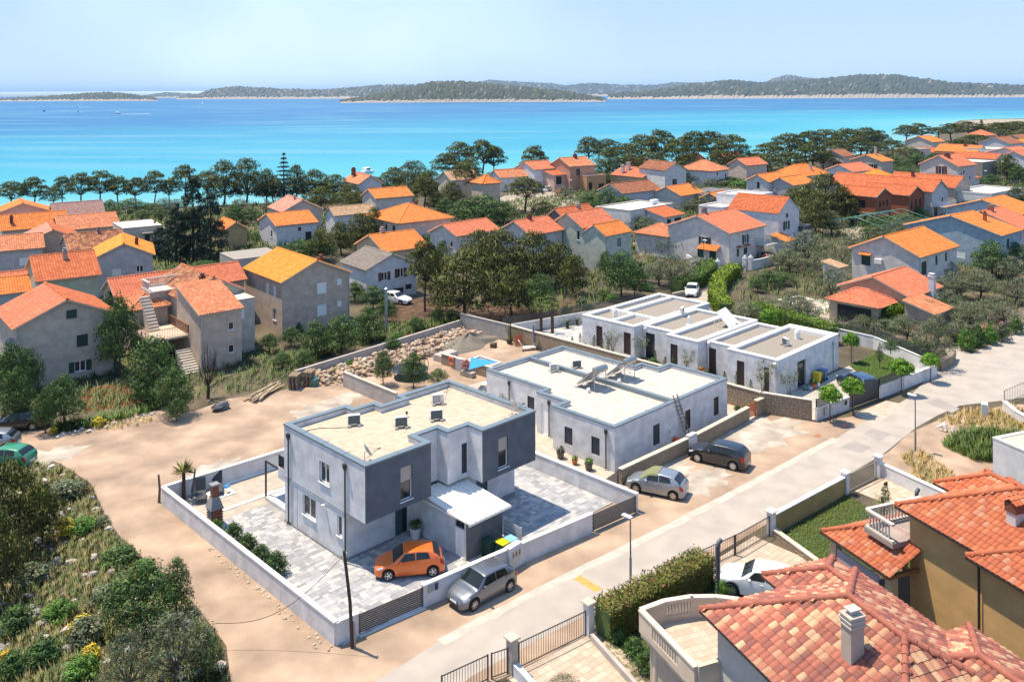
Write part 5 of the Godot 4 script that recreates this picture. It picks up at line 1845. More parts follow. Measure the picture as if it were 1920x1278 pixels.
func house_two()->void:
	var t:=thing("bungalow","white single-storey flat-roofed house with blue-grey roof edge and ladder","house",V(48.9,0,39.2))
	var white:=stucco(Color(.78,.78,.79))
	var cap:Material=mats["zinc_cap"]
	var deck:=grainy("roof_membrane_pale",Color(.74,.68,.6),.85,"fine_hard_soft",2.3,"blotch_soft",5.0)
	var pipe:Material=mats["pipe_dark"]
	var line:=[Vector2(48.9,39.2),Vector2(64.0,39.2),Vector2(64.0,45.1),Vector2(62.3,45.1),Vector2(62.3,46.9),Vector2(61.25,46.9),Vector2(61.25,55.4),Vector2(51.35,55.4),Vector2(51.35,48.3),Vector2(50.3,48.3),Vector2(50.3,45.25),Vector2(48.9,45.25)]
	outline_house(t,line,.0,3.25,2.95,.3,{},{
		0:[[4.65,.55,5.5,2.1,"p"],[8.9,.6,9.65,2.1,"t"],[13.05,.6,13.8,2.1,"t"]],
		11:[[1.2,.75,2.0,2.05,"p"],[3.85,.75,4.65,2.05,"p"]],9:[[.5,.0,1.4,2.5,"v"]],7:[[5.0,.9,5.8,2.2,"p"]]},white,cap,deck)
	var o:=t.position
	var s:=Sh.new()
	s.block(V(56.3,2.9,54.9) - o,V(56.62,3.32,39.5) - o,.01)
	obj("party_wall_cap",s,cap,t)
	downpipe(t,V(48.9,0,39.95),.1,2.7,Vector3.LEFT,pipe)
	downpipe(t,V(51.35,0,52.5),.1,2.7,Vector3.LEFT,pipe)
	downpipe(t,V(50.3,0,46.9),.1,2.7,Vector3.LEFT,pipe)
	s=Sh.new()
	s.box(V(55.6,.95,39.2) - o,V(55.78,1.2,39.12) - o)
	obj("meter_box",s,plain("meter_grey",Color(.45,.43,.4),.6),t)
	sheet("terrace","pale paved ground round the white bungalow",PackedVector2Array([Vector2(45.3,34.8),Vector2(47.6,37.9),Vector2(66.5,37.6),Vector2(66.6,60.0),Vector2(45.4,61.0)]),.009,grainy("terrace",Color(.66,.58,.47),.9,"fine_hard_soft",1.6,"blotch_soft",5.0,.3))
	ac_unit("air conditioner left of the roof's dividing kerb, white bungalow",V(55.75,2.95,51.4),-30)
	ac_unit("air conditioner right of the roof's dividing kerb, white bungalow",V(57.9,2.95,50.7),150)
	solar_heater("solar heater left of the dividing kerb on the bungalow roof",V(55.0,2.95,46.3),178)
	solar_heater("solar heater right of the dividing kerb on the bungalow roof",V(58.5,2.95,46.0),182)
	var l:=thing("wooden_ladder","grey wooden ladder leaning on the white bungalow front","ladder",V(57.7,0,38.75))
	var wood:=grainy("old_wood",Color(.36,.27,.2),.9,"fine_hard_soft",.5,"",1.0)
	for x in [-.25,.25]:
		s=Sh.new()
		s.bar(Vector3(x,0,0),Vector3(x - 1.15,3.7,-.55),.07)
		obj("rail",s,wood,l)
	for i in 11:
		s=Sh.new()
		var f:=(i+.6)/11.5
		var p:=Vector3(-1.15,3.7,-.55)*f
		s.bar(p+Vector3(-.42,.03,0),p+Vector3(.42,-.03,0),.05)
		obj("rung",s,wood,l)
	box_thing("gas_bottle","orange canister standing by the bungalow wall","canister",V(56.2,0,38.95),Vector3(.35,.55,.35),10,plain("canister_orange",Color(.6,.09,.02),.5))
	pot("dark pot with white blossom by the bungalow side, rear one",V(47.95,0,43.6),.3,.5,Color(.1,.09,.07),[Color(.02,.03,.015),Color(.05,.07,.03)],Color(.6,.58,.5))
	pot("terracotta pot by the bungalow side with a green sprig",V(47.9,0,42.15),.22,.36,Color(.45,.13,.05),FRESH)
	pot("dark pot with a green plant by the bungalow side, front one",V(47.9,0,40.8),.3,.5,Color(.1,.09,.07),FRESH)
func house_three()->void:
	var t:=thing("stepped_bungalow","long white flat-roofed villa stepping back in blocks, gravel roof","house",V(71.0,0,38.3))
	var white:=stucco(Color(.8,.8,.81))
	var grit:=grainy("roof_gravel",Color(.98,.88,.74),.95,"pebble",.75,"fine_hard_soft",3.0,3.0,"pebble")
	var cap:=plain("coping_white",Color(.76,.74,.70),.7)
	var o:=t.position
	outline_house(t,[Vector2(71.0,38.3),Vector2(83.1,38.3),Vector2(83.1,43.45),Vector2(71.0,43.45)],0,3.4,3.1,.45,{},{0:[[3.6,.0,5.3,2.45,"o"]],3:[[1.0,.3,1.77,2.55,"t"],[3.78,.35,4.28,2.55,"t"]]},white,cap,grit,.02)
	outline_house(t,[Vector2(72.5,43.45),Vector2(82.0,43.45),Vector2(82.0,46.65),Vector2(72.5,46.65)],0,3.2,2.9,.4,{},{3:[[.2,.0,1.05,2.6,"t"]]},white,cap,grit,.02)
	outline_house(t,[Vector2(71.0,46.65),Vector2(82.2,46.65),Vector2(82.2,50.35),Vector2(71.0,50.35)],0,3.4,3.1,.45,{},{3:[[.5,.4,1.35,2.6,"t"]]},white,cap,grit,.02)
	outline_house(t,[Vector2(72.4,50.35),Vector2(82.2,50.35),Vector2(82.2,54.3),Vector2(72.4,54.3)],0,3.3,3.0,.4,{},{3:[[.3,.0,1.55,2.65,"o"]]},white,cap,grit,.02)
	outline_house(t,[Vector2(71.0,54.3),Vector2(85.0,54.3),Vector2(85.0,61.3),Vector2(71.0,61.3)],0,3.4,3.1,.45,{},{3:[[1.95,.4,2.8,2.6,"t"],[5.65,.4,6.55,2.62,"t"]]},white,cap,grit,.02)
	var s:=Sh.new()
	s.block(V(75.0,3.0,60.85) - o,V(75.5,3.44,54.75) - o,.01)
	s.block(V(71.5,3.0,57.7) - o,V(75.0,3.44,57.3) - o,.01)
	s.block(V(75.5,3.0,59.4) - o,V(84.5,3.44,58.95) - o,.01)
	s.block(V(81.9,3.0,42.9) - o,V(82.3,3.44,38.8) - o,.01)
	obj("roof_kerb",s,cap,t)
	downpipe(t,V(72.4,0,53.9),.1,2.9,Vector3.LEFT,cap)
	downpipe(t,V(72.5,0,46.4),.1,2.9,Vector3.LEFT,cap)
	downpipe(t,V(81.8,0,38.3),.1,2.7,Vector3.BACK,plain("pipe_grey",Color(.4,.42,.42),.5))
	downpipe(t,V(71.0,0,38.6),.1,2.9,Vector3.LEFT,cap)
	for k in [[73.3,58.6,.28,.9],[79.7,40.9,.28,.75]]:
		s=Sh.new()
		for i in 4: s.lathe([Vector2(0,i*k[3]/4),Vector2(k[2],i*k[3]/4),Vector2(k[2]*.92,(i+.8)*k[3]/4),Vector2(0,(i+.8)*k[3]/4)],16,Transform3D(Basis(),V(k[0],3.1,k[1]) - o))
		s.lathe([Vector2(0,0),Vector2(k[2]*.7,0),Vector2(k[2]*.7,k[3]+.1),Vector2(0,k[3]+.12)],14,Transform3D(Basis(),V(k[0],3.1,k[1]) - o))
		obj("chimney",s,cap,t)
	ac_unit("air conditioner on the front gravel roof of the stepped villa",V(76.8,3.1,40.6),60)
	ac_unit("air conditioner standing on the rear kerb of the stepped villa roof",V(79.3,3.3,54.1),20,false)
	var pv:=thing("solar_panel_rack","white triangular rack tilting a solar panel on the gravel roof","solar rack",V(79.2,3.1,48.6),10)
	var wm:=plain("rack_white",Color(.72,.72,.72),.5)
	for x in [-1.2,.0,1.2]:
		s=Sh.new()
		s.bar(Vector3(x,0,.9),Vector3(x,1.5,-.6),.06)
		s.bar(Vector3(x,0,-.8),Vector3(x,1.5,-.6),.06)
		obj("strut",s,wm,pv)
		s=Sh.new()
		s.block(Vector3(x - .3,0,.75),Vector3(x+.3,.1,1.05),.01)
		obj("concrete_foot",s,wm,pv)
	s=Sh.new()
	s.box(Vector3(-1.3,-.03,-2.0),Vector3(1.3,.03,0),Transform3D(Basis(Vector3.RIGHT,deg_to_rad(44)),Vector3(0,.12,.85)))
	obj("panel",s,wm,pv)
	var pm:=thing("flue_pipe","white flue pipe on a plate on the stepped villa roof","flue",V(76.4,3.1,51.3))
	s=Sh.new()
	s.lathe([Vector2(0,0),Vector2(.3,0),Vector2(.3,.06),Vector2(.1,.08),Vector2(.1,.8),Vector2(.16,.8),Vector2(.02,1.05),Vector2(0,1.05)],14)
	obj("pipe",s,wm,pm)
	s=Sh.new()
	s.bar(Vector3(0,.5,0),Vector3(.5,.1,.1),.05)
	obj("brace",s,wm,pm)
	sheet("courtyard","pale concrete yard before the stepped villa",PackedVector2Array([Vector2(68.5,33.7),Vector2(78.4,32.0),Vector2(84.6,37.9),Vector2(71.0,38.3),Vector2(71.0,62),Vector2(67.0,62),Vector2(67.0,37.0)]),.01,grainy("concrete",Color(.6,.56,.5),.9,"fine_hard_soft",1.6,"blotch_soft",5.0,.3))
	sheet("pool_terrace","white paved pool terrace behind the stepped villa",PackedVector2Array([Vector2(67.2,61.5),Vector2(85.2,61.5),Vector2(83.0,68.5),Vector2(67.2,68.8)]),.011,grainy("white_paving",Color(.74,.71,.66),.9,"fine_hard_soft",1.6,"blotch_soft",5.0,.3))
	var lawn:=PackedVector2Array([Vector2(78.6,32.0),Vector2(86.0,31.0),Vector2(91.5,37.6),Vector2(84.8,38.0)])
	sheet("lawn","bright green lawn beside the stepped villa",lawn,.012,grainy("grass_base",Color(.07,.13,.02),.95,"fine_hard",1.0,"blotch_soft",3.0))
	tufts("grass","short bright grass of the lawn beside the stepped villa",lawn,5200,.13,[Color(.09,.17,.02),Color(.12,.2,.03),Color(.07,.14,.02)],6)
	bin("yellow wheelie bin against the stepped villa front",V(77.4,0,37.75),180,Color(.7,.5,.01),Color(.7,.5,.01))
	bin("dark green wheelie bin between yellow and blue ones",V(78.05,0,37.8),180,Color(.02,.06,.045),Color(.02,.06,.045))
	bin("blue wheelie bin against the stepped villa front",V(78.7,0,37.8),180,Color(.02,.14,.36),Color(.02,.14,.36))
	pot("terracotta pot with a leafy bush beside plastic bags",V(75.7,0,37.3),.34,.5,Color(.35,.12,.05),OAK)
	for k in [[75.1,37.3,Color(.28,.36,.44),"pale blue bag slumped left of the terracotta pot"],[76.4,37.2,Color(.5,.55,.6),"whitish bag slumped right of the terracotta pot"],[74.9,37.7,Color(.1,.2,.17),"greenish crate behind the bags by the doorway"]]:
		s=Sh.new()
		s.lump(Vector3(0,.2,0),Vector3(.3,.26,.25),.3,rng,6)
		var b:=obj("plastic_bag",s,plain("bag_%d" % int(k[2].b*100),k[2],.4))
		b.position=V(k[0],0,k[1])
		tag(b,k[3],"bag")
func villas()->void:
	var mixed:=[Color(.50,.165,.105),Color(.44,.135,.085),Color(.62,.33,.19),Color(.36,.12,.085),Color(.55,.21,.13),Color(.29,.105,.08),Color(.66,.42,.25)]
	var warm:=[Color(.60,.165,.06),Color(.55,.14,.052),Color(.66,.21,.085),Color(.50,.125,.05),Color(.62,.27,.15),Color(.58,.15,.055)]
	var cream:=stucco(Color(.66,.55,.43))
	var a:=thing("tiled_villa","near villa with mottled salmon and cream tile roof, round-ended terrace","villa",V(30.9,0,20.24),-23.6)
	var roof:=villa(a,3.0,9.5,5.7,mixed,"mottled_tile",Color(.2,.08,.06),stucco(Color(.62,.58,.53)))
	var s:=Sh.new()
	s.block(Vector3(2.15,5.9,5.85),Vector3(2.75,8.05,6.35),.015)
	var ch:=obj("chimney",s,stucco(Color(.5,.43,.36)),roof)
	for k in [[.06,8.05,.07],[.02,8.12,.1],[.06,8.22,.07],[.02,8.29,.1],[.06,8.39,.07]]:
		s=Sh.new()
		s.block(Vector3(2.15 - k[0],k[1],5.85 - k[0]),Vector3(2.75+k[0],k[1]+k[2],6.35+k[0]),.01)
		obj("chimney_ring",s,stucco(Color(.58,.52,.45)),ch)
	s=Sh.new()
	s.block(Vector3(2.3,8.46,5.98),Vector3(2.6,8.6,6.22),.01)
	s.block(Vector3(2.2,8.6,5.9),Vector3(2.7,8.66,6.3),.01)
	obj("chimney_cap",s,stucco(Color(.6,.56,.5)),ch)
	s=Sh.new()
	s.box(Vector3(2.05,6.55,6.35),Vector3(2.85,6.62,6.75))
	obj("flashing",s,plain("lead",Color(.06,.055,.05),.4,.4),roof)
	var edge:=[Vector2(-.6,.6),Vector2(-.75,-3.7),Vector2(.6,-3.9),Vector2(1.9,-3.75),Vector2(3.0,-3.35),Vector2(3.9,-2.75),Vector2(4.5,-1.9),Vector2(4.7,-1.0)]
	s=Sh.new()
	var fl:=PackedVector2Array(edge)
	fl.append_array(PackedVector2Array([Vector2(4.7,.6)]))
	s.prism(fl,2.6,2.86)
	var slab_o:=obj("terrace_slab",s,cream,a)
	for i in edge.size() - 1:
		var p:=Vector3(edge[i].x,2.86,edge[i].y)
		var q:=Vector3(edge[i+1].x,2.86,edge[i+1].y)
		if i==0:
			parapet_piece(a,p,p.lerp(q,.28),cream)
			opening_piece(a,p.lerp(q,.28),p.lerp(q,.74),cream,10)
			parapet_piece(a,p.lerp(q,.74),q,cream)
		elif i==2:
			opening_piece(a,p,q.lerp(p,-.1),cream,9)
		else:
			parapet_piece(a,p,q,cream)
	s=Sh.new()
	s.box(Vector3(-.55,2.65,.5),Vector3(.55,3.9,.72))
	obj("parapet",s,cream,a)
	for k in [[-.3,-3.0],[3.4,-2.4]]:
		s=Sh.new()
		s.lathe([Vector2(.2,0),Vector2(.2,2.6)],16,Transform3D(Basis(),Vector3(k[0],0,k[1])))
		obj("column",s,cream,a)
	var tiles_at:=a.transform*Vector3(-.4,0,.5)
	paving("terrace_tiles","pinkish cream floor tiles of the near villa's terrace",tiles_at,-23.6,4.6,4.0,[.4],[.4],[Color(.62,.48,.37),Color(.66,.52,.41),Color(.58,.44,.33)],[Rect2(3.6,2.6,2,2),Rect2(4.3,1.6,2,2)],2.88,Color(.5,.42,.34),.01)
	var b:=thing("tiled_villa","ochre yellow villa with orange-red tile roof and side carport","villa",V(45.94,0,18.17),-23.6)
	var ochre:=stucco(Color(.62,.385,.155))
	roof=villa(b,-.62,5.2,5.6,warm,"red_tile",Color(.25,.08,.045),ochre)
	s=Sh.new()
	s.block(Vector3(2.0,5.9,4.9),Vector3(2.55,7.3,5.4),.015)
	ch=obj("chimney",s,stucco(Color(.7,.68,.66)),roof)
	s=Sh.new()
	s.box(Vector3(1.95,7.3,4.85),Vector3(2.6,7.75,5.45))
	obj("chimney_pot",s,stucco(Color(.2,.07,.04)),ch)
	s=Sh.new()
	tiles(s,Vector3(1.85,7.75,5.55),Vector3(2.7,7.75,5.55),Vector3(2.7,8.0,5.1),Vector3(1.85,8.0,5.1),.28,.3,warm)
	tiles(s,Vector3(2.7,7.75,4.65),Vector3(1.85,7.75,4.65),Vector3(1.85,8.0,5.1),Vector3(2.7,8.0,5.1),.28,.3,warm)
	obj("chimney_roof",s,tinted("clay_tiles",.85,"fine_hard_soft",2.3),ch)
	var sl:=[]
	sl.append([Vector3(-1.6,2.9,-3.67),Vector3(-1.6,2.9,1.15),Vector3(.9,4.05,1.15),Vector3(.9,4.05,-1.2)])
	sl.append([Vector3(4.6,2.9,-3.67),Vector3(-1.6,2.9,-3.67),Vector3(.9,4.05,-1.2),Vector3(4.6,4.05,-1.2)])
	tiled_slopes(b,sl,[[Vector3(-1.6,2.9,-3.67),Vector3(.9,4.05,-1.2)]],warm,"red_tile",Color(.25,.08,.045))
	for k in [[-1.1,-3.1],[-1.1,.85],[3.6,-3.1]]:
		s=Sh.new()
		s.block(Vector3(k[0] - .22,0,k[1] - .22),Vector3(k[0]+.22,2.85,k[1]+.22),.02)
		obj("pillar",s,stucco(Color(.55,.43,.28)),b)
	s=Sh.new()
	s.bar(Vector3(-1.66,2.85,-3.75),Vector3(-1.66,2.85,1.2),.1)
	obj("gutter",s,plain("gutter_brown",Color(.03,.022,.02),.45),b)
	s=Sh.new()
	s.box(Vector3(-1.5,1.5,-2.6),Vector3(-1.44,2.5,.4))
	obj("roller_blind",s,plain("lilac_cloth",Color(.27,.24,.29),.9),b)
	s=Sh.new()
	s.box(Vector3(-1.5,2.68,.95),Vector3(.5,2.86,1.15))
	obj("beam",s,stucco(Color(.3,.15,.06)),b)
	var bal:=thing("balcony_railing","cream balustrade of the small balcony above the ochre carport","balcony",b.transform*Vector3(0,4.02,0),-23.6)
	var cm:=stucco(Color(.74,.68,.6))
	balustrade(bal,Vector3(-.55,0,-1.4),Vector3(-.55,0,.45),1.0,cm,.22)
	balustrade(bal,Vector3(-.55,0,-1.4),Vector3(3.2,0,-1.4),1.0,cm,.22)
	s=Sh.new()
	s.box(Vector3(-.65,-.25,-1.5),Vector3(3.4,.02,.5))
	obj("slab",s,stucco(Color(.4,.33,.3)),bal)
	var gm:=plain("gutter_brown",Color(.03,.022,.02),.45)
	s=Sh.new()
	s.tube([Vector3(-.4,5.5,5.2),Vector3(-.25,5.2,5.3),Vector3(-.25,0,5.3)],.06,.06,8)
	obj("downpipe",s,gm,b)
	s=Sh.new()
	face(s,Vector3(-.19,.9,8.2),Vector3.FORWARD,1.0,1.0,[])
	window(b,Vector3(-.02,0,0)+Vector3(-.17,0,5.6),Vector3.BACK,[2.6,1.0,3.6,2.3],"x",.0)
	window(b,Vector3(-.02,0,0)+Vector3(-.17,0,5.6),Vector3.BACK,[3.65,1.0,4.65,2.3],"x",.0)
func parapet_piece(t:Node3D,p:Vector3,q:Vector3,m:Material)->void:
	var s:=Sh.new()
	s.bar(p+Vector3(0,.46,0),q+Vector3(0,.46,0),.2,.92)
	var o:=obj("parapet",s,m,t)
	s=Sh.new()
	s.bar(p+Vector3(0,.96,0),q+Vector3(0,.96,0),.28,.09)
	obj("coping",s,stucco(Color(.72,.63,.52)),o)
func opening_piece(t:Node3D,p:Vector3,q:Vector3,m:Material,n:int)->void:
	var s:=Sh.new()
	s.bar(p+Vector3(0,.15,0),q+Vector3(0,.15,0),.2,.3)
	s.bar(p+Vector3(0,.86,0),q+Vector3(0,.86,0),.2,.12)
	var o:=obj("parapet",s,m,t)
	s=Sh.new()
	s.bar(p+Vector3(0,.96,0),q+Vector3(0,.96,0),.28,.09)
	obj("coping",s,stucco(Color(.72,.63,.52)),o)
	s=Sh.new()
	s.block(Vector3(-.045,.28,-.08),Vector3(.045,.82,.08),.02)
	var mesh:=s.done()
	for i in n:
		var b:=obj("baluster",mesh,stucco(Color(.72,.63,.52)),o)
		b.position=p.lerp(q,(i+.5)/n)
		b.rotation.y=-atan2(q.z - p.z,q.x - p.x)
func downpipe2(t:Node3D,at:Vector3,high:float)->void:
	var s:=Sh.new()
	s.tube([at+Vector3(0,.05,0),at+Vector3(0,high,0)],.05,.05,6)
	obj("downpipe",s,plain("pipe_grey",Color(.4,.42,.42),.5),t)
func town_left()->void:
	var t:Node3D
	var s:Sh
	t=house("three-floor beige house with red-orange gable roof at the left edge",V(23.37,0,89.12),-5,8.4,8.8,5.9,1.9,"gl","red",Color(.62,.53,.43),[["F",4.2,6,5.1,6.8,"g"],["f",5.1,3.1,6.1,4.25,"g"],["f",4.9,.75,5.9,1.75,"s"]],{"clay_left": "coral","over":.45})
	downpipe2(t,Vector3(.05,0,.06),5.6)
	downpipe2(t,Vector3(8.35,0,.06),5.6)
	s=Sh.new()
	s.lathe([Vector2(0,0),Vector2(.3,.02),Vector2(.5,.12),Vector2(.3,.04),Vector2(0,-.02)],18,Transform3D(Basis(Vector3.RIGHT,1.1)*Basis(Vector3.BACK,.6),Vector3(-.5,4.6,.3)))
	obj("satellite_dish",s,plain("dish_dark_grey",Color(.16,.18,.19),.5),t)
	house("pale green house with one broad red tile slope and grey chimney",V(31.71,0,112.22),-9,6.6,9.5,5.4,2.1,"gr","red",Color(.42,.5,.38),[["f",3.9,2.6,4.5,3.6,"x"],["f",1.6,2.3,2.8,3.5,"x"]],{"chimneys":[[3.4,6.7,-3.6,.45,1.4,Color(.4,.38,.34)]]})
	house("greyish white gable house with orange roof behind the green house",V(41.62,0,122.69),-20,7.3,9.5,5.3,1.7,"gl","amber",Color(.56,.55,.55),[["f",2.2,2.8,3.3,3.7,"x"],["f",5.2,3,6.1,3.9,"w"]],{"chimneys":[[5.3,6.3,-2.5,.45,.9]]})
	house("low house with weathered brown tile slope between grey and white houses",V(43.54,0,138.6),-8,7.6,7,4.2,1.8,"gr","old",Color(.6,.56,.5),[],{"chimneys":[[4.6,5.9,-3.2,.4,.6,Color(.3,.2,.16)]]})
	t=house("cream flat-roofed house with outside stair left of dark conifers",V(54.55,0,147.38),-9,6.2,8.2,5.2,.2,"flat","",Color(.66,.58,.48),[["l",2,2.6,3.3,3.9,"g"],["l",4.6,2.6,5.9,3.9,"g"],["f",3.4,1.9,4.2,3.9,"g"],["f",5,3.2,5.5,4,"w"],["f",4.6,0,5.7,1.2,"o"]],{"parapet":.12,"trim":Color(.7,.68,.62)})
	s=Sh.new()
	s.box(Vector3(1.2,0,0),Vector3(1.48,.2,.95))
	s.box(Vector3(1.48,0,0),Vector3(1.76,.4,.95))
	s.box(Vector3(1.76,0,0),Vector3(2.04,.6,.95))
	s.box(Vector3(2.04,0,0),Vector3(2.32,.8,.95))
	s.box(Vector3(2.32,0,0),Vector3(2.6,1,.95))
	s.box(Vector3(2.6,0,0),Vector3(2.88,1.2,.95))
	s.box(Vector3(2.88,0,0),Vector3(3.16,1.4,.95))
	s.box(Vector3(3.16,0,0),Vector3(3.44,1.6,.95))
	obj("outside_stair",s,stucco(Color(.6,.54,.45)),t)
	s=Sh.new()
	s.box(Vector3(2.9,4.15,0),Vector3(5.0,4.3,.7))
	obj("door_canopy",s,stucco(Color(.66,.6,.5)),t)
	house("beige house with pinkish left slope and orange right slope",V(40.41,0,148.82),-12,7.5,9.5,4.4,1.7,"gl","red",Color(.58,.47,.36),[],{"clay_left": "pink"})
	house("pale grey house cut by the left edge with a pink-framed shutter",V(33.27,0,146.08),-12,8.4,7,4.2,1.6,"gr","salmon",Color(.56,.54,.53),[["f",5.3,1.7,6.5,2.9,"x"]])
	house("long low house under a broad orange tile slope, far left",V(42.35,0,169.52),-8,10.2,7,3.9,2.1,"gr","orange",Color(.6,.52,.42),[],{"chimneys":[[1.5,5.0,-1.4,.5,1.0]]})
	house("gabled house with orange roof below the shore pines, leftmost",V(42.76,0,179.43),-12,10.5,8,5.3,2,"gl","orange",Color(.62,.5,.42),[["f",6.2,3.3,7,4.1,"d"]])
	house("small orange roof poking out beside the leftmost gable",V(43.36,0,181.98),-12,5.5,5,4,1.4,"gr","orange",Color(.6,.5,.4),[])
	house("house with mauve-grey tile slope and a small skylight near the beach",V(52.26,0,174.58),-9,8.4,6,4.8,2,"gr","mauve",Color(.58,.5,.45),[])
	house("low house with stepped orange tile roof by the flat-roofed house",V(50.03,0,164.27),-9,9.6,8.5,3.6,1.9,"gr","salmon",Color(.6,.52,.42),[])
	house("narrow dark-eaved building with orange slopes between long roofs",V(49.32,0,166.83),-9,3.6,7,3.4,1,"gr","orange",Color(.3,.22,.18),[])
	house("small house with grey roof and brick chimney right of flat-roofed house",V(59.6,0,148.58),-10,3.6,5,3.5,1,"gl","mauve",Color(.55,.45,.34),[],{"chimneys":[[1.0,4.2,-1.5,.45,1.0]]})
	house("ochre house with small orange roof right of the dark conifers",V(70.26,0,143.23),-10,4,7,3.6,1.2,"gl","orange",Color(.55,.4,.2),[])
	house("low garage with pale grey flat roof near the orange-roofed beige house",V(61.04,0,121.04),-8,7.5,7,2.7,.1,"flat","",Color(.5,.47,.43),[],{"parapet":.06,"trim":Color(.4,.37,.33),"deck":Color(.36,.33,.29)})
	house("pale blue house with orange roof cut by the left edge",V(26.99,0,118.09),-10,6.3,6,3.4,1.3,"gr","orange",Color(.5,.56,.62),[])
	house("low annex with scalloped tile roof at the left edge",V(29.41,0,128.15),-10,5.2,3,3,.8,"gr","coral",Color(.55,.5,.45),[])
	t=house("pinkish beige two-floor house with bright orange gable roof",V(50.45,0,88.69),-5,8.6,10.6,5.9,1.9,"gl","amber",Color(.6,.48,.39),[["f",4.4,3.9,5.6,5.2,"x"],["f",7,4.6,7.6,5.3,"x"],["f",4.4,1.3,5.6,2.6,"x"],["f",7,2,7.6,2.7,"x"],["l",1.6,3.9,2.4,5.2,"x"],["l",3.6,3.9,4.4,5.2,"x"],["l",1.6,1.2,2.5,2.5,"w"]],{"clay_left": "amber","chimneys":[[6.0,7.0,-2.2,.5,.7]],"over":.3})
	downpipe2(t,Vector3(8.55,0,.06),5.6)
	t=house("rambling beige house with stair tower, roof terrace and several tile roofs",V(37.89,0,82.31),-4,4.2,6.6,5.6,1.9,"mono","salmon",Color(.62,.49,.39),[["f",2.8,3.6,3.4,4.4,"w"],["f",2.8,1.3,3.4,2.1,"w"],["l",3.2,2.7,3.8,4,"w"]],{"over":.25})
	annex(t,Vector3(.5,0,-6.6),6.6,9.0,6.0,1.7,"gl","red",Color(.64,.56,.48),[["f",4.4,4.0,6.0,5.1,"x"],["f",4.4,1.9,5.4,3.2,"x"]],{"clay_left": "old","chimneys":[[2.4,7.0,-.6,.5,.9]]})
	annex(t,Vector3(4.2,0,-3.4),2.9,3.2,5.6,.3,"flat","",Color(.64,.56,.48),[["f",.4,3.6,1.8,4.8,"x"],["f",.4,1.7,1.3,2.9,"x"],["f",.1,.2,1.0,1.1,"o"]],{"parapet":.1})
	annex(t,Vector3(-3.4,0,-15.4),14.5,5.0,5.2,1.5,"gr","coral",Color(.6,.48,.36),[])
	annex(t,Vector3(-3.6,0,-9.4),3.6,4.4,5.0,1.0,"hip","salmon",Color(.6,.5,.4),[["l",1.4,2.6,2.4,4.4,"o"]])
	balcony(t,Vector3(-3.9,2.85,-9.2),Vector3(-.02,3.05,-3.2),stucco(Color(.6,.5,.4)),plain("rail_rust",Color(.3,.13,.05),.7))
	s=Sh.new()
	s.box(Vector3(-1.6,6.2,-13.0),Vector3(2.4,6.4,-10.0))
	s.box(Vector3(-1.6,2.9,-13.0),Vector3(2.2,6.2,-10.2))
	obj("roof_terrace",s,stucco(Color(.64,.55,.48)),t)
	balustrade(t,Vector3(-1.5,6.4,-12.9),Vector3(2.4,6.4,-12.9),.95,stucco(Color(.72,.66,.6)),.22)
	balustrade(t,Vector3(-1.5,6.4,-12.9),Vector3(-1.5,6.4,-10.6),.95,stucco(Color(.72,.66,.6)),.22)
	s=Sh.new()
	s.box(Vector3(-2.7,3.05,-7),Vector3(-1.7,3.25,-6.7))
	s.box(Vector3(-2.7,3.05,-7.3),Vector3(-1.7,3.53,-7))
	s.box(Vector3(-2.7,3.05,-7.6),Vector3(-1.7,3.81,-7.3))
	s.box(Vector3(-2.7,3.05,-7.9),Vector3(-1.7,4.09,-7.6))
	s.box(Vector3(-2.7,3.05,-8.2),Vector3(-1.7,4.37,-7.9))
	s.box(Vector3(-2.7,3.05,-8.5),Vector3(-1.7,4.65,-8.2))
	s.box(Vector3(-2.7,3.05,-8.8),Vector3(-1.7,4.93,-8.5))
	s.box(Vector3(-2.7,3.05,-9.1),Vector3(-1.7,5.21,-8.8))
	s.box(Vector3(-2.7,3.05,-9.4),Vector3(-1.7,5.49,-9.1))
	s.box(Vector3(-2.7,3.05,-9.7),Vector3(-1.7,5.77,-9.4))
	s.box(Vector3(-2.7,3.05,-10),Vector3(-1.7,6.05,-9.7))
	obj("terrace_stair",s,stucco(Color(.66,.58,.48)),t)
	s=Sh.new()
	s.box(Vector3(-1.5,0,-.2),Vector3(-.05,.18,.1))
	s.box(Vector3(-1.5,0,-.5),Vector3(-.05,.36,-.2))
	s.box(Vector3(-1.5,0,-.8),Vector3(-.05,.54,-.5))
	s.box(Vector3(-1.5,0,-1.1),Vector3(-.05,.72,-.8))
	s.box(Vector3(-1.5,0,-1.4),Vector3(-.05,.9,-1.1))
	s.box(Vector3(-1.5,0,-1.7),Vector3(-.05,1.08,-1.4))
	s.box(Vector3(-1.5,0,-2),Vector3(-.05,1.26,-1.7))
	s.box(Vector3(-1.5,0,-2.3),Vector3(-.05,1.44,-2))
	s.box(Vector3(-1.5,0,-2.6),Vector3(-.05,1.62,-2.3))
	s.box(Vector3(-1.5,0,-2.9),Vector3(-.05,1.8,-2.6))
	obj("front_stair",s,stucco(Color(.7,.62,.52)),t)
	downpipe2(t,Vector3(.05,0,.06),5.3)
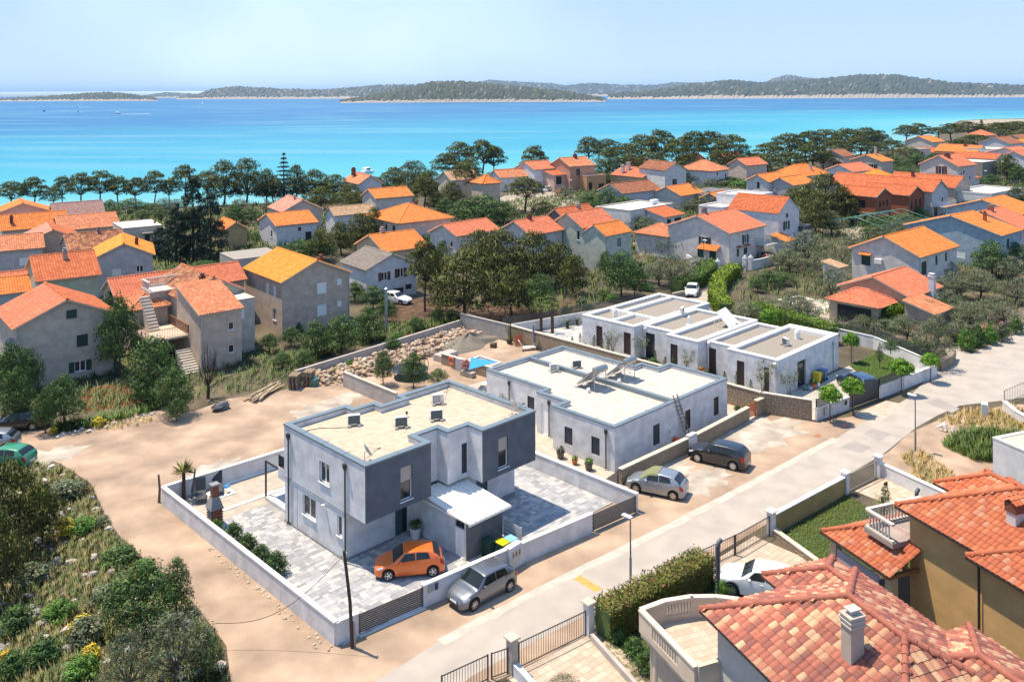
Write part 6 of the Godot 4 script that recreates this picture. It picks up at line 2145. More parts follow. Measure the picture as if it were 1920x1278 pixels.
func town_middle()->void:
	var t:Node3D
	var s:Sh
	house("white house with plain orange roof left of the tall shrubs",V(78.35,0,139.47),-8,7.6,8.6,3.9,1.6,"gr","orange",Color(.74,.74,.76),[["l",2.2,1.6,2.9,2.8,"d"],["f",4,2.6,4.6,3.3,"d"],["f",5.4,0,6.6,2.3,"o"]])
	house("house with pale pink gable roof and brown gable under the shore trees",V(87.54,0,153.45),-12,8,9,4.2,2,"gl","pink",Color(.6,.52,.46),[],{"clay_left": "pink","chimneys":[[3.4,6.0,-3.0,.4,.8,Color(.45,.4,.36)]],"tile":.42})
	house("small white gabled house with straw-coloured roof among pines",V(93.38,0,143.87),-10,8.5,4.6,3.8,1.3,"gr","straw",Color(.74,.74,.76),[])
	house("orange-roofed white house right at the water among the pines",V(123.95,0,180.15),-14,6,11,5,1.9,"gl","salmon",Color(.74,.74,.76),[],{"chimneys":[[1.5,7.0,-8.0,.9,1.2]],"tile":.42})
	house("orange roof half hidden behind pines above the hip-roofed house",V(111.25,0,155.25),-10,9,7,4.6,1.6,"gr","orange",Color(.68,.62,.56),[["f",7,1.5,8,2.7,"d"]],{"tile":.42})
	house("cream house with a broad orange hipped roof in the middle",V(90.8,0,119.87),-6,10.6,11.2,5.2,2.2,"hip","orange",Color(.72,.66,.58),[["l",1.4,3.1,2.4,4.4,"d"],["l",4.2,3.4,4.9,4.4,"d"],["l",8.4,2.6,9.2,4.4,"d"]],{"chimneys":[[7.4,6.4,-6.5,.5,1.0]],"over":.6})
	house("yellow-walled house with bright red-orange gable roof",V(76.99,0,105.33),-6,7.6,8.6,3.8,1.9,"gr","orange",Color(.62,.5,.32),[["l",3.8,2.4,4.2,2.8,"o"]],{"chimneys":[[2.2,5.6,-4.6,.5,.8,Color(.6,.45,.42)]]})
	house("white house with weathered grey gable roof and brown shutters",V(66.08,0,94.42),-7,7.6,7.2,4.2,1.6,"gl","grey",Color(.74,.75,.78),[["f",2.2,2.5,3.1,3.6,"b"],["f",4.7,2.6,5.6,3.8,"b"],["f",4,.4,5.6,1.2,"o"],["f",5.9,.8,6.9,1.5,"o"],["l",2.6,.3,3.5,1.6,"d"]],{"clay_left": "grey","over":.3})
	house("small white house with orange roof split by a white band",V(94.66,0,109.32),2,10,6.6,3.6,1.5,"gr","coral",Color(.72,.71,.7),[["l",3.4,1.4,4.6,3,"x"],["l",1,1.6,1.6,2.6,"w"]])
	house("grey gabled house with orange roof behind the big pines",V(94.37,0,91.78),2,7.4,6.6,5.8,1.7,"gr","coral",Color(.62,.6,.58),[],{"chimneys":[[3.2,7.2,-3.2,.6,.9]]})
	house("red-roofed block with dark grey gable behind the mint house",V(106.46,0,95.3),2,8.4,4.6,6.4,1.6,"gr","red",Color(.2,.17,.16),[],{"chimneys":[[5.4,7.3,-1.8,.6,.8,Color(.35,.33,.32)]]})
	t=house("tall mint-green house with stepped gable and orange roofs",V(102.29,0,83.54),1,6.4,4.6,5.6,1.4,"gr","orange",Color(.56,.61,.5),[["f",2.9,3.5,3.9,5,"w"]],{"over":.2})
	annex(t,Vector3(0,0,-4.6),8.4,6.4,6.4,1.9,"gr","coral",Color(.56,.61,.5),[["l",.6,4.4,1.2,5.9,"w"]],{"over":.25})
	downpipe2(t,Vector3(.1,0,.06),5.4)
	t=house("small white modern house with flat roof and orange front slope",V(137.12,0,105.7),1,15,9,3.8,.2,"flat","",Color(.76,.75,.74),[["f",1.5,.4,4,2.2,"d"]],{"parapet":.3,"tile":.42})
	annex(t,Vector3(5.2,0,4.6),6.6,4.4,2.6,1.1,"mono","red",Color(.76,.75,.74),[["f",.8,.9,2.2,2.1,"d"],["f",3.4,.7,5.8,2.1,"d"]])
	s=Sh.new()
	s.block(Vector3(11.5,4.0,-3.5),Vector3(13.5,4.9,-2.6),.15)
	obj("water_tank",s,plain("tank_white",Color(.7,.72,.75),.4),t)
	house("house with weathered brown roof and pale blue gable beside clearing",V(158.42,0,124.27),-6,13,8,4.2,1.8,"gr","brown",Color(.62,.64,.66),[],{"tile":.42})
	house("low house with salmon roof in front of the pine belt",V(193.27,0,144.88),-6,9.5,12,4,2,"gl","coral",Color(.6,.45,.25),[],{"clay_left": "coral","chimneys":[[3.0,6.0,-8.0,.9,1.3,Color(.7,.6,.55)],[1.2,5.4,-8.5,.9,1.3,Color(.7,.6,.55)]],"tile":.42})
	house("brown-roofed house with white gable end by the pine belt",V(192.82,0,136.9),-14,7.5,11,6.5,1.8,"gl","brown",Color(.74,.74,.74),[["f",2.6,2.2,4.2,4,"o"]],{"clay_left": "brown","tile":.42})
	t=house("pinkish orange villa with arched stair and terracotta roofs at the shore",V(180.7,0,160.27),-10,9,9,7,2,"gr","salmon",Color(.6,.33,.22),[["l",3.2,1.4,4.8,3.2,"o"],["f",2.2,4.4,3.6,6.2,"o"],["f",5.6,1.4,7,2.8,"o"]],{"chimneys":[[5.0,8.8,-4.0,.9,1.0]],"tile":.42})
	annex(t,Vector3(3.2,0,3.5),7.0,3.5,4.2,.2,"flat","",Color(.62,.35,.17),[["f",.6,.4,1.9,2.6,"o"],["f",4.2,.0,6.2,2.0,"o"]],{"parapet":.3,"trim":Color(.6,.36,.24)})
	annex(t,Vector3(-4.0,0,-2.0),4.0,5.0,4.6,.9,"mono","red",Color(.62,.45,.38),[["f",.6,2.0,2.6,4.2,"o"]])
	house("white house with orange roof at the water left of orange villa",V(174.83,0,168.45),-10,8,9,6,1.8,"gr","coral",Color(.72,.73,.75),[["f",3.5,3.6,6.5,5,"d"]],{"tile":.42})
	house("low shore building with red-orange roof left of the lone pines",V(166.52,0,173.65),-12,9,6,4,1.8,"gr","salmon",Color(.7,.7,.7),[],{"tile":.42})
	house("grey-green flat boat shed at the waterline below the pines",V(175.72,0,188.52),-12,7,5,3,.2,"flat","",Color(.4,.45,.42),[],{"parapet":.1,"deck":Color(.3,.33,.31),"tile":.42})
	house("narrow cream tower house with small orange hip roof by the clearing",V(139.38,0,151.41),-10,5,5,6,1.6,"hip","orange",Color(.66,.56,.44),[],{"tile":.42})
	house("cream gabled house hidden behind a leaning pine",V(136.62,0,159.68),-10,8,6.5,6.4,1.8,"gr","straw",Color(.68,.6,.48),[["l",1.6,2.8,2.6,4.2,"d"]],{"tile":.42})
	house("white house with broad orange hipped roof below the pine belt",V(219.15,0,138.65),4,9.5,11,4.6,2.4,"hip","salmon",Color(.74,.75,.78),[["f",2.2,3,3,4.2,"o"],["f",7.4,1.2,8.2,3.2,"o"]],{"over":.5,"tile":.42})
	house("salmon roof glimpsed between pine trunks behind the hip-roofed house",V(251.22,0,153.23),-8,9,7,5.5,1.8,"gr","coral",Color(.66,.55,.47),[],{"tile":.42})
	house("orange roof glimpsed at the right end of the pine belt",V(238.09,0,138.7),-8,10,7,5,1.8,"gr","coral",Color(.66,.55,.47),[],{"tile":.42})
	house("tiny orange roofs under the middle of the pine belt",V(244.27,0,163.74),-8,8,6,5,1.6,"gr","coral",Color(.68,.6,.52),[],{"tile":.42})
	house("cottage with orange roof under the left end of pine belt",V(231.2,0,176.81),-8,8,6,4,1.6,"gr","salmon",Color(.68,.6,.52),[],{"tile":.42})
	house("orange-roofed cottage with grey gable between shrubs and flat roof",V(169.33,0,115.75),2,9.5,8,3.4,1.7,"gr","orange",Color(.6,.58,.56),[],{"chimneys":[[8.6,4.0,-2.0,.6,1.4,Color(.5,.35,.3)]],"tile":.42})
	house("house with dark grey flat roof and chimney behind the white block",V(176.19,0,112.51),2,15,8.5,3.2,.1,"flat","",Color(.5,.44,.38),[],{"parapet":.08,"trim":Color(.2,.2,.21),"deck":Color(.17,.17,.18),"chimneys":[[8.0,3.2,-4.0,.8,1.6,Color(.3,.27,.25)]],"tile":.42})
	house("small orange-roofed stone house left of the white block",V(170.77,0,106.26),2,6,5,3.2,1.2,"gr","orange",Color(.5,.42,.33),[],{"tile":.42})
func town_right()->void:
	var t:Node3D
	var s:Sh
	t=house("white two-floor house with orange gable roof and green shutters",V(118.97,0,72.34),1,11,11.4,5.4,2.1,"gr","coral",Color(.76,.73,.69),[["f",4.4,3.2,5.4,4.6,"s"],["f",2.2,1.4,2.9,2.6,"g"],["f",4.4,1.5,5.5,2.5,"g"],["l",3.9,3,5,4.3,"s"],["l",2.4,.1,3.6,2.3,"g"],["l",4.6,.9,5.8,2.3,"g"]],{"chimneys":[[2.4,7.4,-6.0,.7,1.0,Color(.3,.25,.22)]],"trim":Color(.72,.68,.62)})
	annex(t,Vector3(-.2,0,-11.4),6.0,6.5,3.6,1.4,"hip","salmon",Color(.74,.72,.7),[])
	downpipe2(t,Vector3(.06,0,.06),5.2)
	balcony(t,Vector3(8.2,2.5,.0),Vector3(11.6,2.68,2.2),stucco(Color(.66,.64,.6)),plain("rail_green",Color(.05,.08,.07),.5))
	s=Sh.new()
	s.paint(Color(.5,.16,.06))
	tiles(s,Vector3(-1.3,2.5,-5.2),Vector3(-1.3,2.5,-1.6),Vector3(0,3.2,-1.6),Vector3(0,3.2,-5.2),.28,.34,CLAY.orange)
	obj("porch_roof",s,tinted("clay_tiles",.85,"fine_hard_soft",2.3),t)
	s=Sh.new()
	tiles(s,Vector3(2.0,2.85,.6),Vector3(3.1,2.85,.6),Vector3(3.1,3.05,0),Vector3(2.0,3.05,0),.26,.3,CLAY.brown)
	tiles(s,Vector3(4.1,2.85,.6),Vector3(5.8,2.85,.6),Vector3(5.8,3.05,0),Vector3(4.1,3.05,0),.26,.3,CLAY.brown)
	obj("window_hood",s,tinted("clay_tiles",.85,"fine_hard_soft",2.3),t)
	t=house("tall white house with weathered orange roof and green windows",V(137.08,0,73.75),2,8,9.8,6.4,2.4,"gl","red",Color(.78,.78,.79),[["f",2.4,3.4,3.6,4.9,"s"],["f",2.8,5.5,3.7,6.2,"g"],["f",2.6,.3,3.4,1.6,"g"],["l",5.4,3.6,6.2,4.2,"o"]],{"clay_left": "red","over":.12,"trim":Color(.75,.75,.75)})
	annex(t,Vector3(4.0,0,-6.8),7.6,7.5,8.4,.2,"flat","",Color(.8,.8,.81),[["l",2.0,7.2,2.9,7.9,"d"]],{"parapet":.3,"trim":Color(.78,.78,.78)})
	annex(t,Vector3(-1.5,0,-9.8),6.0,5.0,6.6,.2,"flat","",Color(.8,.8,.81),[],{"parapet":.3,"trim":Color(.78,.78,.78)})
	annex(t,Vector3(7.6,0,.8),3.6,3.6,2.6,.2,"flat","",Color(.74,.74,.75),[["f",.6,.2,1.8,2.2,"d"]],{"parapet":.9,"trim":Color(.1,.11,.12)})
	annex(t,Vector3(-2.2,0,2.4),3.0,2.6,2.2,.8,"mono","orange",Color(.74,.74,.75),[])
	house("white cottage with orange roof and one dark gable window",V(204.68,0,112.83),0,12,6.4,4.2,1.6,"gr","orange",Color(.7,.69,.67),[["l",2.6,2.2,3.4,4,"o"]],{"tile":.42})
	house("grey gabled cottage with two air conditioners behind the tall house",V(206.41,0,106.86),0,11.5,7.4,3.6,1.6,"gr","orange",Color(.52,.49,.5),[["l",4.8,1.6,5.6,2.3,"x"],["l",6,1.6,6.8,2.3,"x"]],{"tile":.42})
	house("broad orange hipped roof behind the two gable cottages",V(221.55,0,112.82),-4,15,9,4.4,2.6,"hip","orange",Color(.66,.55,.45),[],{"chimneys":[[9.0,5.2,-2.0,.7,1.6,Color(.6,.55,.5)]],"tile":.42})
	house("white house with two front gables and coral roof, right of pines",V(253.03,0,111.92),-4,13,9,3.6,1.9,"gr","coral",Color(.74,.74,.75),[["l",2.4,1.4,3.6,3,"o"],["l",6.4,1.6,7.2,2.6,"o"],["f",3,.6,4.6,3,"o"]],{"tile":.42})
	house("beige gabled house with orange roof behind the coral-roofed house",V(277.5,0,113.39),-6,7,10.6,5.2,1.8,"gr","orange",Color(.58,.5,.42),[["l",2.2,2.4,3.6,4.2,"b"]],{"chimneys":[[4.5,7.0,-4.5,.7,2.2,Color(.6,.5,.42)]],"tile":.42})
	house("grey-brown gabled house half hidden by the right pine belt",V(281.36,0,127.7),-10,6.5,9.5,6,1.9,"gr","brown",Color(.6,.54,.48),[["l",1.4,1.6,3.2,4,"b"]],{"tile":.42})
	t=house("unfinished red brick house wing on bare concrete columns",V(176.82,0,73.58),-5,6.6,8.6,5.9,1.5,"gl","red",Color(.4,.13,.06),[["f",1.4,3.6,2.2,4.9,"o"],["f",3,3.9,3.6,4.9,"o"],["f",4.4,3.6,5.2,5,"o"],["l",2.2,3.4,3.8,5,"o"]],{"clay_left": "red","brick":true,"base":2.6,"tile":.42})
	s=Sh.new()
	s.box(Vector3(-.2,2.3,-8.8),Vector3(6.8,2.6,.2))
	obj("concrete_floor",s,stucco(Color(.42,.4,.37)),t)
	s=Sh.new()
	s.box(Vector3(0,0,-8.6),Vector3(.35,2.3,-8.25))
	obj("concrete_column",s,stucco(Color(.42,.4,.37)),t)
	s=Sh.new()
	s.box(Vector3(0,0,-4.2),Vector3(.35,2.3,-3.85))
	obj("concrete_column",s,stucco(Color(.42,.4,.37)),t)
	s=Sh.new()
	s.box(Vector3(0,0,-.3),Vector3(.35,2.3,.05))
	obj("concrete_column",s,stucco(Color(.42,.4,.37)),t)
	s=Sh.new()
	s.box(Vector3(3.1,0,-8.6),Vector3(3.45,2.3,-8.25))
	obj("concrete_column",s,stucco(Color(.42,.4,.37)),t)
	s=Sh.new()
	s.box(Vector3(3.1,0,-4.2),Vector3(3.45,2.3,-3.85))
	obj("concrete_column",s,stucco(Color(.42,.4,.37)),t)
	s=Sh.new()
	s.box(Vector3(3.1,0,-.3),Vector3(3.45,2.3,.05))
	obj("concrete_column",s,stucco(Color(.42,.4,.37)),t)
	s=Sh.new()
	s.box(Vector3(6.2,0,-8.6),Vector3(6.55,2.3,-8.25))
	obj("concrete_column",s,stucco(Color(.42,.4,.37)),t)
	s=Sh.new()
	s.box(Vector3(6.2,0,-4.2),Vector3(6.55,2.3,-3.85))
	obj("concrete_column",s,stucco(Color(.42,.4,.37)),t)
	s=Sh.new()
	s.box(Vector3(6.2,0,-.3),Vector3(6.55,2.3,.05))
	obj("concrete_column",s,stucco(Color(.42,.4,.37)),t)
	house("middle red brick wing of the unfinished house with dark openings",V(188.51,0,71.44),-5,7,11,5.4,1.6,"gl","red",Color(.4,.13,.06),[["f",1,2.2,1.8,4.2,"o"],["f",2.8,1.4,3.7,4.4,"o"],["f",4.8,2.4,5.6,4.3,"o"]],{"clay_left": "red","brick":true,"tile":.42})
	t=house("long coral-roofed house with grey-white gable behind brick wings",V(195.43,0,69.14),-5,7.6,24,5.8,2.2,"gl","red",Color(.62,.6,.62),[["f",4.6,3.2,5.3,4.2,"o"],["f",1,.4,2.6,2.2,"o"]],{"clay_left": "red","tile":.42})
	balcony(t,Vector3(.4,2.5,.0),Vector3(6.8,2.7,2.2),stucco(Color(.6,.6,.6)),plain("rail_white",Color(.7,.7,.7),.5))
	house("rear long coral-roofed wing with a chimney and stone end wall",V(212.76,0,70.33),-6,8,16,5.2,2.2,"gl","red",Color(.5,.43,.36),[],{"clay_left": "red","chimneys":[[2.6,7.0,-11.0,.6,1.0]],"tile":.42})
	house("orange pointed roof peeping up behind the long coral roofs",V(224.62,0,91.67),-5,9,8,4.6,2.2,"hip","amber",Color(.6,.5,.4),[],{"tile":.42})
	t=house("tall pinkish house with balcony, coral gable roof and brick chimney",V(249.73,0,81.52),-6,10.5,10.5,7.2,2.6,"gr","coral",Color(.7,.6,.55),[["l",3.8,4.6,5.3,7,"b"],["l",1.2,3.4,2,4.2,"o"],["l",3.4,1.6,5.2,3.2,"o"],["l",1.2,1.2,2,2,"o"],["f",1.6,4.8,2.2,5.5,"o"],["f",3,5,3.7,6,"o"],["f",4,0,5.4,2.4,"o"],["f",1.6,.2,2.4,2.2,"o"],["f",6.6,3.2,7.2,4.2,"o"]],{"chimneys":[[2.4,9.0,-4.0,1.2,1.2]],"tile":.42})
	balcony(t,Vector3(-1.6,3.9,-7.2),Vector3(0,4.1,-2.6),stucco(Color(.7,.6,.55)),plain("rail_brown",Color(.28,.16,.12),.6))
	annex(t,Vector3(10.5,0,-1.0),4.6,5.5,3.2,1.2,"mono","red",Color(.68,.6,.55),[])
	house("cream house with orange gable roof and terrace near the spit",V(378.51,0,133.62),-8,10,12,6.4,2.2,"gr","orange",Color(.72,.66,.56),[["l",2.6,2.2,5,4,"o"],["l",7,1.6,9,4,"o"]],{"tile":.42})
	house("white terrace house with sun-bleached flat roof below cream gable",V(343.16,0,126.21),-8,9,10,5,.3,"flat","",Color(.7,.64,.54),[["f",2,2.6,3.2,4.2,"o"]],{"parapet":.5,"tile":.42})
	house("long low orange roof in front of the cream gabled house",V(356.5,0,117.22),-8,8,17,3.4,1.6,"gl","brown",Color(.5,.45,.4),[],{"clay_left": "red","tile":.42})
	house("broad orange-roofed house with a short chimney beside thin cypresses",V(355.6,0,109.72),-8,10,16,4.2,2.4,"gl","coral",Color(.66,.6,.5),[],{"clay_left": "orange","chimneys":[[4.0,6.6,-6.0,.8,1.2]],"tile":.42})
	house("white flat-roofed block with balcony at the far right",V(356.23,0,102.38),-8,14,12,5.6,.3,"flat","",Color(.76,.77,.78),[["l",2,2.6,6,4.6,"o"]],{"parapet":.3,"tile":.42})
	house("white gable house behind the white flat block, far right",V(382.95,0,105.62),-8,12,12,6.5,2.4,"gr","brown",Color(.72,.73,.75),[["l",4.5,3.6,6,4.8,"o"]],{"tile":.42})
	house("long white low gable with wide pale eaves at the right edge",V(345.55,0,89.37),-8,12,16,4.6,2.4,"gr","coral",Color(.72,.71,.7),[],{"tile":.42})
	house("small coral hipped roof among the far right pines",V(483.16,0,144.27),-8,10,10,5,2.6,"hip","coral",Color(.66,.55,.45),[],{"tile":.42})
	house("brown-roofed building at the right edge below the dunes",V(450.68,0,119.17),-8,14,9,5,2,"gr","brown",Color(.5,.4,.33),[],{"tile":.42})
	house("bright orange roof cut by the right edge near the dunes",V(407.31,0,105.33),-8,12,9,5,2,"gr","amber",Color(.66,.6,.5),[],{"tile":.42})
	house("low coral roof over the grey unfinished block, far right",V(324.67,0,94.31),-8,9,15,4.2,1.6,"gl","red",Color(.62,.55,.48),[],{"clay_left": "red","tile":.42})
	house("grey unfinished concrete block with flat pale roof",V(284.46,0,86.05),-6,10,9,6,.2,"flat","",Color(.33,.3,.25),[],{"parapet":.1,"trim":Color(.5,.46,.42),"tile":.42})
	house("small coral-roofed house at the right edge behind a tree",V(339.49,0,88.63),-8,9,8,4.4,1.8,"gr","coral",Color(.7,.72,.75),[],{"tile":.42})
	house("low white modern house with layered flat roofs, right edge",V(213.76,0,62.78),-4,18,9,4,.3,"flat","",Color(.76,.77,.78),[],{"parapet":.4,"trim":Color(.74,.73,.7),"tile":.42})
	house("pale blue gabled house with stepped orange roof at the right edge",V(174.56,0,46.47),-4,10,13,5.2,2,"gr","orange",Color(.48,.58,.64),[])
	house("large sky-blue house with long orange gable roof and open loggia",V(145.51,0,41.5),-4,8,14.5,5.4,2.2,"gr","orange",Color(.34,.46,.54),[["f",2.4,2.8,3.4,4.6,"d"],["l",10.2,2,12.6,3.2,"x"],["l",5.2,1.2,7,2.4,"x"]],{"chimneys":[[4.6,7.0,-4.0,.45,1.0,Color(.4,.13,.05)]],"trim":Color(.5,.58,.64)})
	house("grey-beige house with coral roof and brick chimney by blue house",V(156.25,0,41.55),-4,8,12,5.2,2.2,"gr","coral",Color(.56,.53,.5),[["f",1,1.8,2,4,"g"]],{"chimneys":[[2.4,6.8,-5.5,.8,1.2,Color(.4,.2,.14)]]})
	t=house("white house with bright orange roof and green shutters, right side",V(119.25,0,43.81),-3,12.2,9.4,5.4,2.1,"gr","orange",Color(.7,.66,.62),[["f",.6,2.8,2.2,4.6,"g"],["f",5,3.6,5.7,4.9,"g"],["f",8.2,3.7,8.9,4.9,"g"],["l",6.7,3.2,8,4.6,"g"]],{"trim":Color(.6,.56,.52)})
	downpipe2(t,Vector3(.06,0,.06),5.2)
	s=Sh.new()
	s.block(Vector3(-.4,3.7,-6.0),Vector3(-.02,4.4,-5.0),.03)
	obj("air_conditioner",s,plain("ac_white",Color(.66,.65,.6),.5),t)
	s=Sh.new()
	tiles(s,Vector3(-.7,4.7,-8.2),Vector3(-.7,4.7,-6.5),Vector3(0,5.0,-6.5),Vector3(0,5.0,-8.2),.26,.3,CLAY.orange)
	obj("window_hood",s,tinted("clay_tiles",.85,"fine_hard_soft",2.3),t)
	annex(t,Vector3(-1.6,0,-10.5),1.8,2.4,2.6,.5,"mono","straw",Color(.72,.7,.68),[])
	t=house("low stone house with orange roofs and open porch by the hidden pool",V(104.48,0,39.52),-3,8.4,8.6,3.2,1.7,"gr","coral",Color(.5,.38,.27),[["f",3.6,1.4,4.8,2.4,"b"],["f",7.2,1,8,2.6,"x"]],{"chimneys":[[5.2,2.6,.4,.7,2.4,Color(.74,.74,.74)]],"trim":Color(.62,.58,.52)})
	annex(t,Vector3(-4.6,0,-1.6),4.6,6.0,2.5,1.2,"hip","coral",Color(.5,.4,.3),[["l",.8,.1,5.0,2.1,"o"],["f",.8,.3,3.8,2.1,"o"]])
	annex(t,Vector3(-1.8,0,3.6),4.2,3.4,2.2,.9,"mono","salmon",Color(.5,.4,.3),[])
	house("whitewashed concrete block cut by the right edge beside dry weeds",V(62.76,0,10.43),-23.6,9,10,2.9,.1,"flat","",Color(.72,.74,.76),[],{"parapet":.12,"trim":Color(.72,.7,.66),"deck":Color(.66,.56,.44),"called": "concrete_building"})
func walls_and_gates()->void:
	var white:=stucco(Color(.78,.78,.79))
	var cap:=plain("coping_white",Color(.76,.74,.70),.7)
	var slate:=plain("gate_slate",Color(.085,.085,.085),.5)
	var dark:=plain("gate_dark",Color(.03,.033,.036),.5)
	var stone:=grainy("stone_cladding",Color(.98,.76,.52),.95,"stone_face",1.5,"fine_hard_soft",2.0,5.0,"stone_face")
	var stone_cap:=stucco(Color(.68,.6,.48))
	var bare:=stucco(Color(.50,.46,.42))
	garden_wall("boundary_wall","long white wall along the dirt lane beside the grey house",[V(25.0,0,36.62),V(23.8,0,36.75),V(23.85,0,57.6)],1.12,.2,white,cap,.07,4.3)
	garden_wall("boundary_wall","white wall behind the long blue pool",[V(23.85,0,57.6),V(34.8,0,57.25)],1.12,.2,white,cap,.07)
	garden_wall("boundary_wall","white street wall with meter cabinet behind the grey hatchback",[V(28.85,0,36.18),V(34.6,0,35.6),V(41.2,0,34.9)],1.15,.2,white,cap,.07)
	garden_wall("boundary_wall","white wall between the grey house yard and the bungalow",[V(45.35,0,34.5),V(45.3,0,49.0)],1.15,.2,white,cap,.07,4.8)
	slats("sliding_gate","dark slatted gate nearest the wooden pole",V(25.1,0,36.62),V(28.8,0,36.2),.06,1.05,9,.22,slate)
	slats("sliding_gate","dark slatted gate left of the silver hatchback",V(41.35,0,34.88),V(45.15,0,34.5),.06,1.1,9,.22,slate)
	slats("garden_gate","narrow grey slatted gate at the bungalow's corner",V(45.6,0,37.55),V(47.5,0,37.8),.1,1.0,7,.3,slate)
	garden_wall("gate_sill","low white kerb under the street gate, nearest one",[V(25.0,0,36.5),V(28.85,0,36.05)],.05,.3,white,null)
	slats("bin_screen","white slatted screen beside the bins",V(36.5,0,37.8),V(36.4,0,36.3),.5,1.5,4,.25,plain("screen_grey",Color(.4,.4,.4),.5),"fence")
	var mc:=thing("meter_cabinet","white wall pier with three little meter windows","meter cabinet",V(35.0,0,35.5),4.9)
	var s:=Sh.new()
	s.block(Vector3(-.55,0,-.25),Vector3(.55,1.32,.18),.02)
	obj("pier",s,white,mc)
	s=Sh.new()
	s.box(Vector3(-.4,.35,.18),Vector3(.4,1.1,.21))
	obj("cabinet_door",s,plain("cabinet_grey",Color(.5,.49,.44),.5),mc)
	for x in [-.27,.0,.27]:
		s=Sh.new()
		s.box(Vector3(x - .065,.7,.21),Vector3(x+.065,1.0,.222))
		obj("meter_window",s,plain("meter_brown",Color(.13,.1,.09),.3),mc)
	for k in [[29.25,36.02,Color(.32,.31,.3),.34,"steel letter box on the white pier beside the gate"],[29.62,36.0,Color(.03,.05,.14),.2,"small dark blue plate beside the letter box"]]:
		var lb:=box_thing("letter_box",k[4],"letter box",V(k[0],.72,k[1]),Vector3(k[3],.34,.12),5,plain("box_%d" % int(k[2].b*200),k[2],.4))
	garden_wall("stone_wall","honey stone wall along the bungalow front, left of meter pier",[V(47.7,0,37.75),V(55.5,0,37.5)],1.05,.3,stone,stone_cap,.07)
	garden_wall("stone_wall","honey stone wall along the bungalow front, right of meter pier",[V(56.6,0,37.45),V(64.6,0,37.6)],1.05,.3,stone,stone_cap,.07)
	garden_wall("stone_wall","short stone pier right of the red wooden gate",[V(65.8,0,37.55),V(67.1,0,37.5)],1.3,.3,stone,stone_cap,.07)
	garden_wall("stone_wall","tall honey stone wall between bungalow and stepped villa",[V(68.2,0,33.75),V(66.9,0,37.7),V(66.9,0,68.3)],1.7,.28,stone,stone_cap,.08)
	garden_wall("stone_wall","low stone-faced wall with orange life ring, bungalow yard",[V(56.3,0,67.3),V(57.0,0,57.0)],1.05,.28,stone,stone_cap,.06)
	slats("wooden_gate","red-brown wooden slat gate in the stone wall",V(64.75,0,37.6),V(65.7,0,37.55),.15,1.25,8,.3,plain("gate_wood",Color(.42,.11,.03),.6))
	var mp:=box_thing("meter_pier","white meter pier in the stone wall behind the black car","meter cabinet",V(56.05,0,37.45),Vector3(.95,1.3,.4),0,white)
	garden_wall("block_wall","bare block wall with pale coping right of the sandy lot",[V(45.5,0,68.7),V(45.45,0,60.5)],1.35,.22,bare,stone_cap,.07)
	garden_wall("block_wall","low concrete wall along the rubble behind the yards",[V(43.0,0,73.2),V(66.4,0,75.9)],1.0,.22,bare,bare,.05)
	garden_wall("block_wall","taller grey concrete wall at the back right of the rubble",[V(66.4,0,75.9),V(66.8,0,68.4)],1.75,.2,stucco(Color(.46,.43,.4)),bare,.05)
	garden_wall("boundary_wall","white street wall by the first young tree, with two meter windows",[V(68.5,0,33.5),V(72.9,0,32.75)],1.05,.22,white,cap,.07)
	garden_wall("boundary_wall","white street wall right of the dark sliding gate",[V(77.5,0,31.95),V(87.3,0,30.6)],1.05,.22,white,cap,.07)
	garden_wall("boundary_wall","white side wall along the lawn of the stepped villa",[V(87.3,0,30.6),V(92.0,0,38.5),V(93.0,0,52.0)],1.3,.22,white,cap,.07)
	garden_wall("boundary_wall","white wall behind the turquoise pool of the stepped villa",[V(67.6,0,70.2),V(79.2,0,67.6),V(88.0,0,65.6)],1.1,.22,white,cap,.07)
	slats("sliding_gate","tall dark louvred sliding gate by the blue car",V(73.0,0,32.72),V(77.4,0,32.0),.06,1.75,17,.18,dark)
	slats("fence_screen","dark slatted screen on the white wall right of the gate",V(77.5,1.1,31.95),V(82.5,1.1,31.25),.02,.75,6,.3,dark,"fence")
	slats("fence_screen","dark slatted screen on the white wall by the first tree",V(68.5,1.1,33.5),V(70.2,1.1,33.2),.02,.7,6,.3,dark,"fence")
	slats("fence_screen","dark slatted fence on the wall beside the lawn",V(87.6,1.36,31.1),V(92.0,1.36,38.5),.02,.9,7,.45,dark,"fence")
	slats("fence_screen","dark slatted fence behind the stepped villa's right side",V(92.0,1.36,38.5),V(93.0,1.36,52.0),.02,.9,7,.45,dark,"fence")
	slats("fence_screen","dark fence on top of the wall behind the turquoise pool",V(67.6,1.16,70.2),V(88.0,1.16,65.6),.02,.9,7,.45,dark,"fence")
	box_thing("meter_cabinet","grey meter box on the white wall behind the first young tree","meter cabinet",V(69.6,.3,33.15),Vector3(.6,.6,.1),9,plain("cabinet_grey",Color(.5,.49,.44),.5))
	box_thing("intercom","small dark intercom on the white wall left of the sliding gate","intercom",V(72.4,.55,32.7),Vector3(.4,.35,.06),9,dark)
	var iron:=plain("fence_iron",Color(.045,.042,.042),.5)
	var grey_iron:=plain("fence_grey",Color(.2,.2,.2),.5)
	var pier:=stucco(Color(.6,.52,.42))
	railing("sliding_gate","long brown barred gate below the street, left of the hedge",V(28.95,0,29.05),V(33.1,0,28.45),1.25,.145,iron)
	railing("fence","short barred fence between two posts at the bottom edge",V(27.55,0,29.45),V(28.35,0,29.2),1.2,.15,iron,.1,.018,"fence")
	railing("fence","barred fence running out of the picture at the bottom",V(24.9,0,29.9),V(27.35,0,29.5),1.2,.15,iron,.1,.018,"fence")
	railing("sliding_gate","barred gate before the white car, nearer half",V(41.9,0,27.65),V(45.05,0,27.15),1.2,.15,iron)
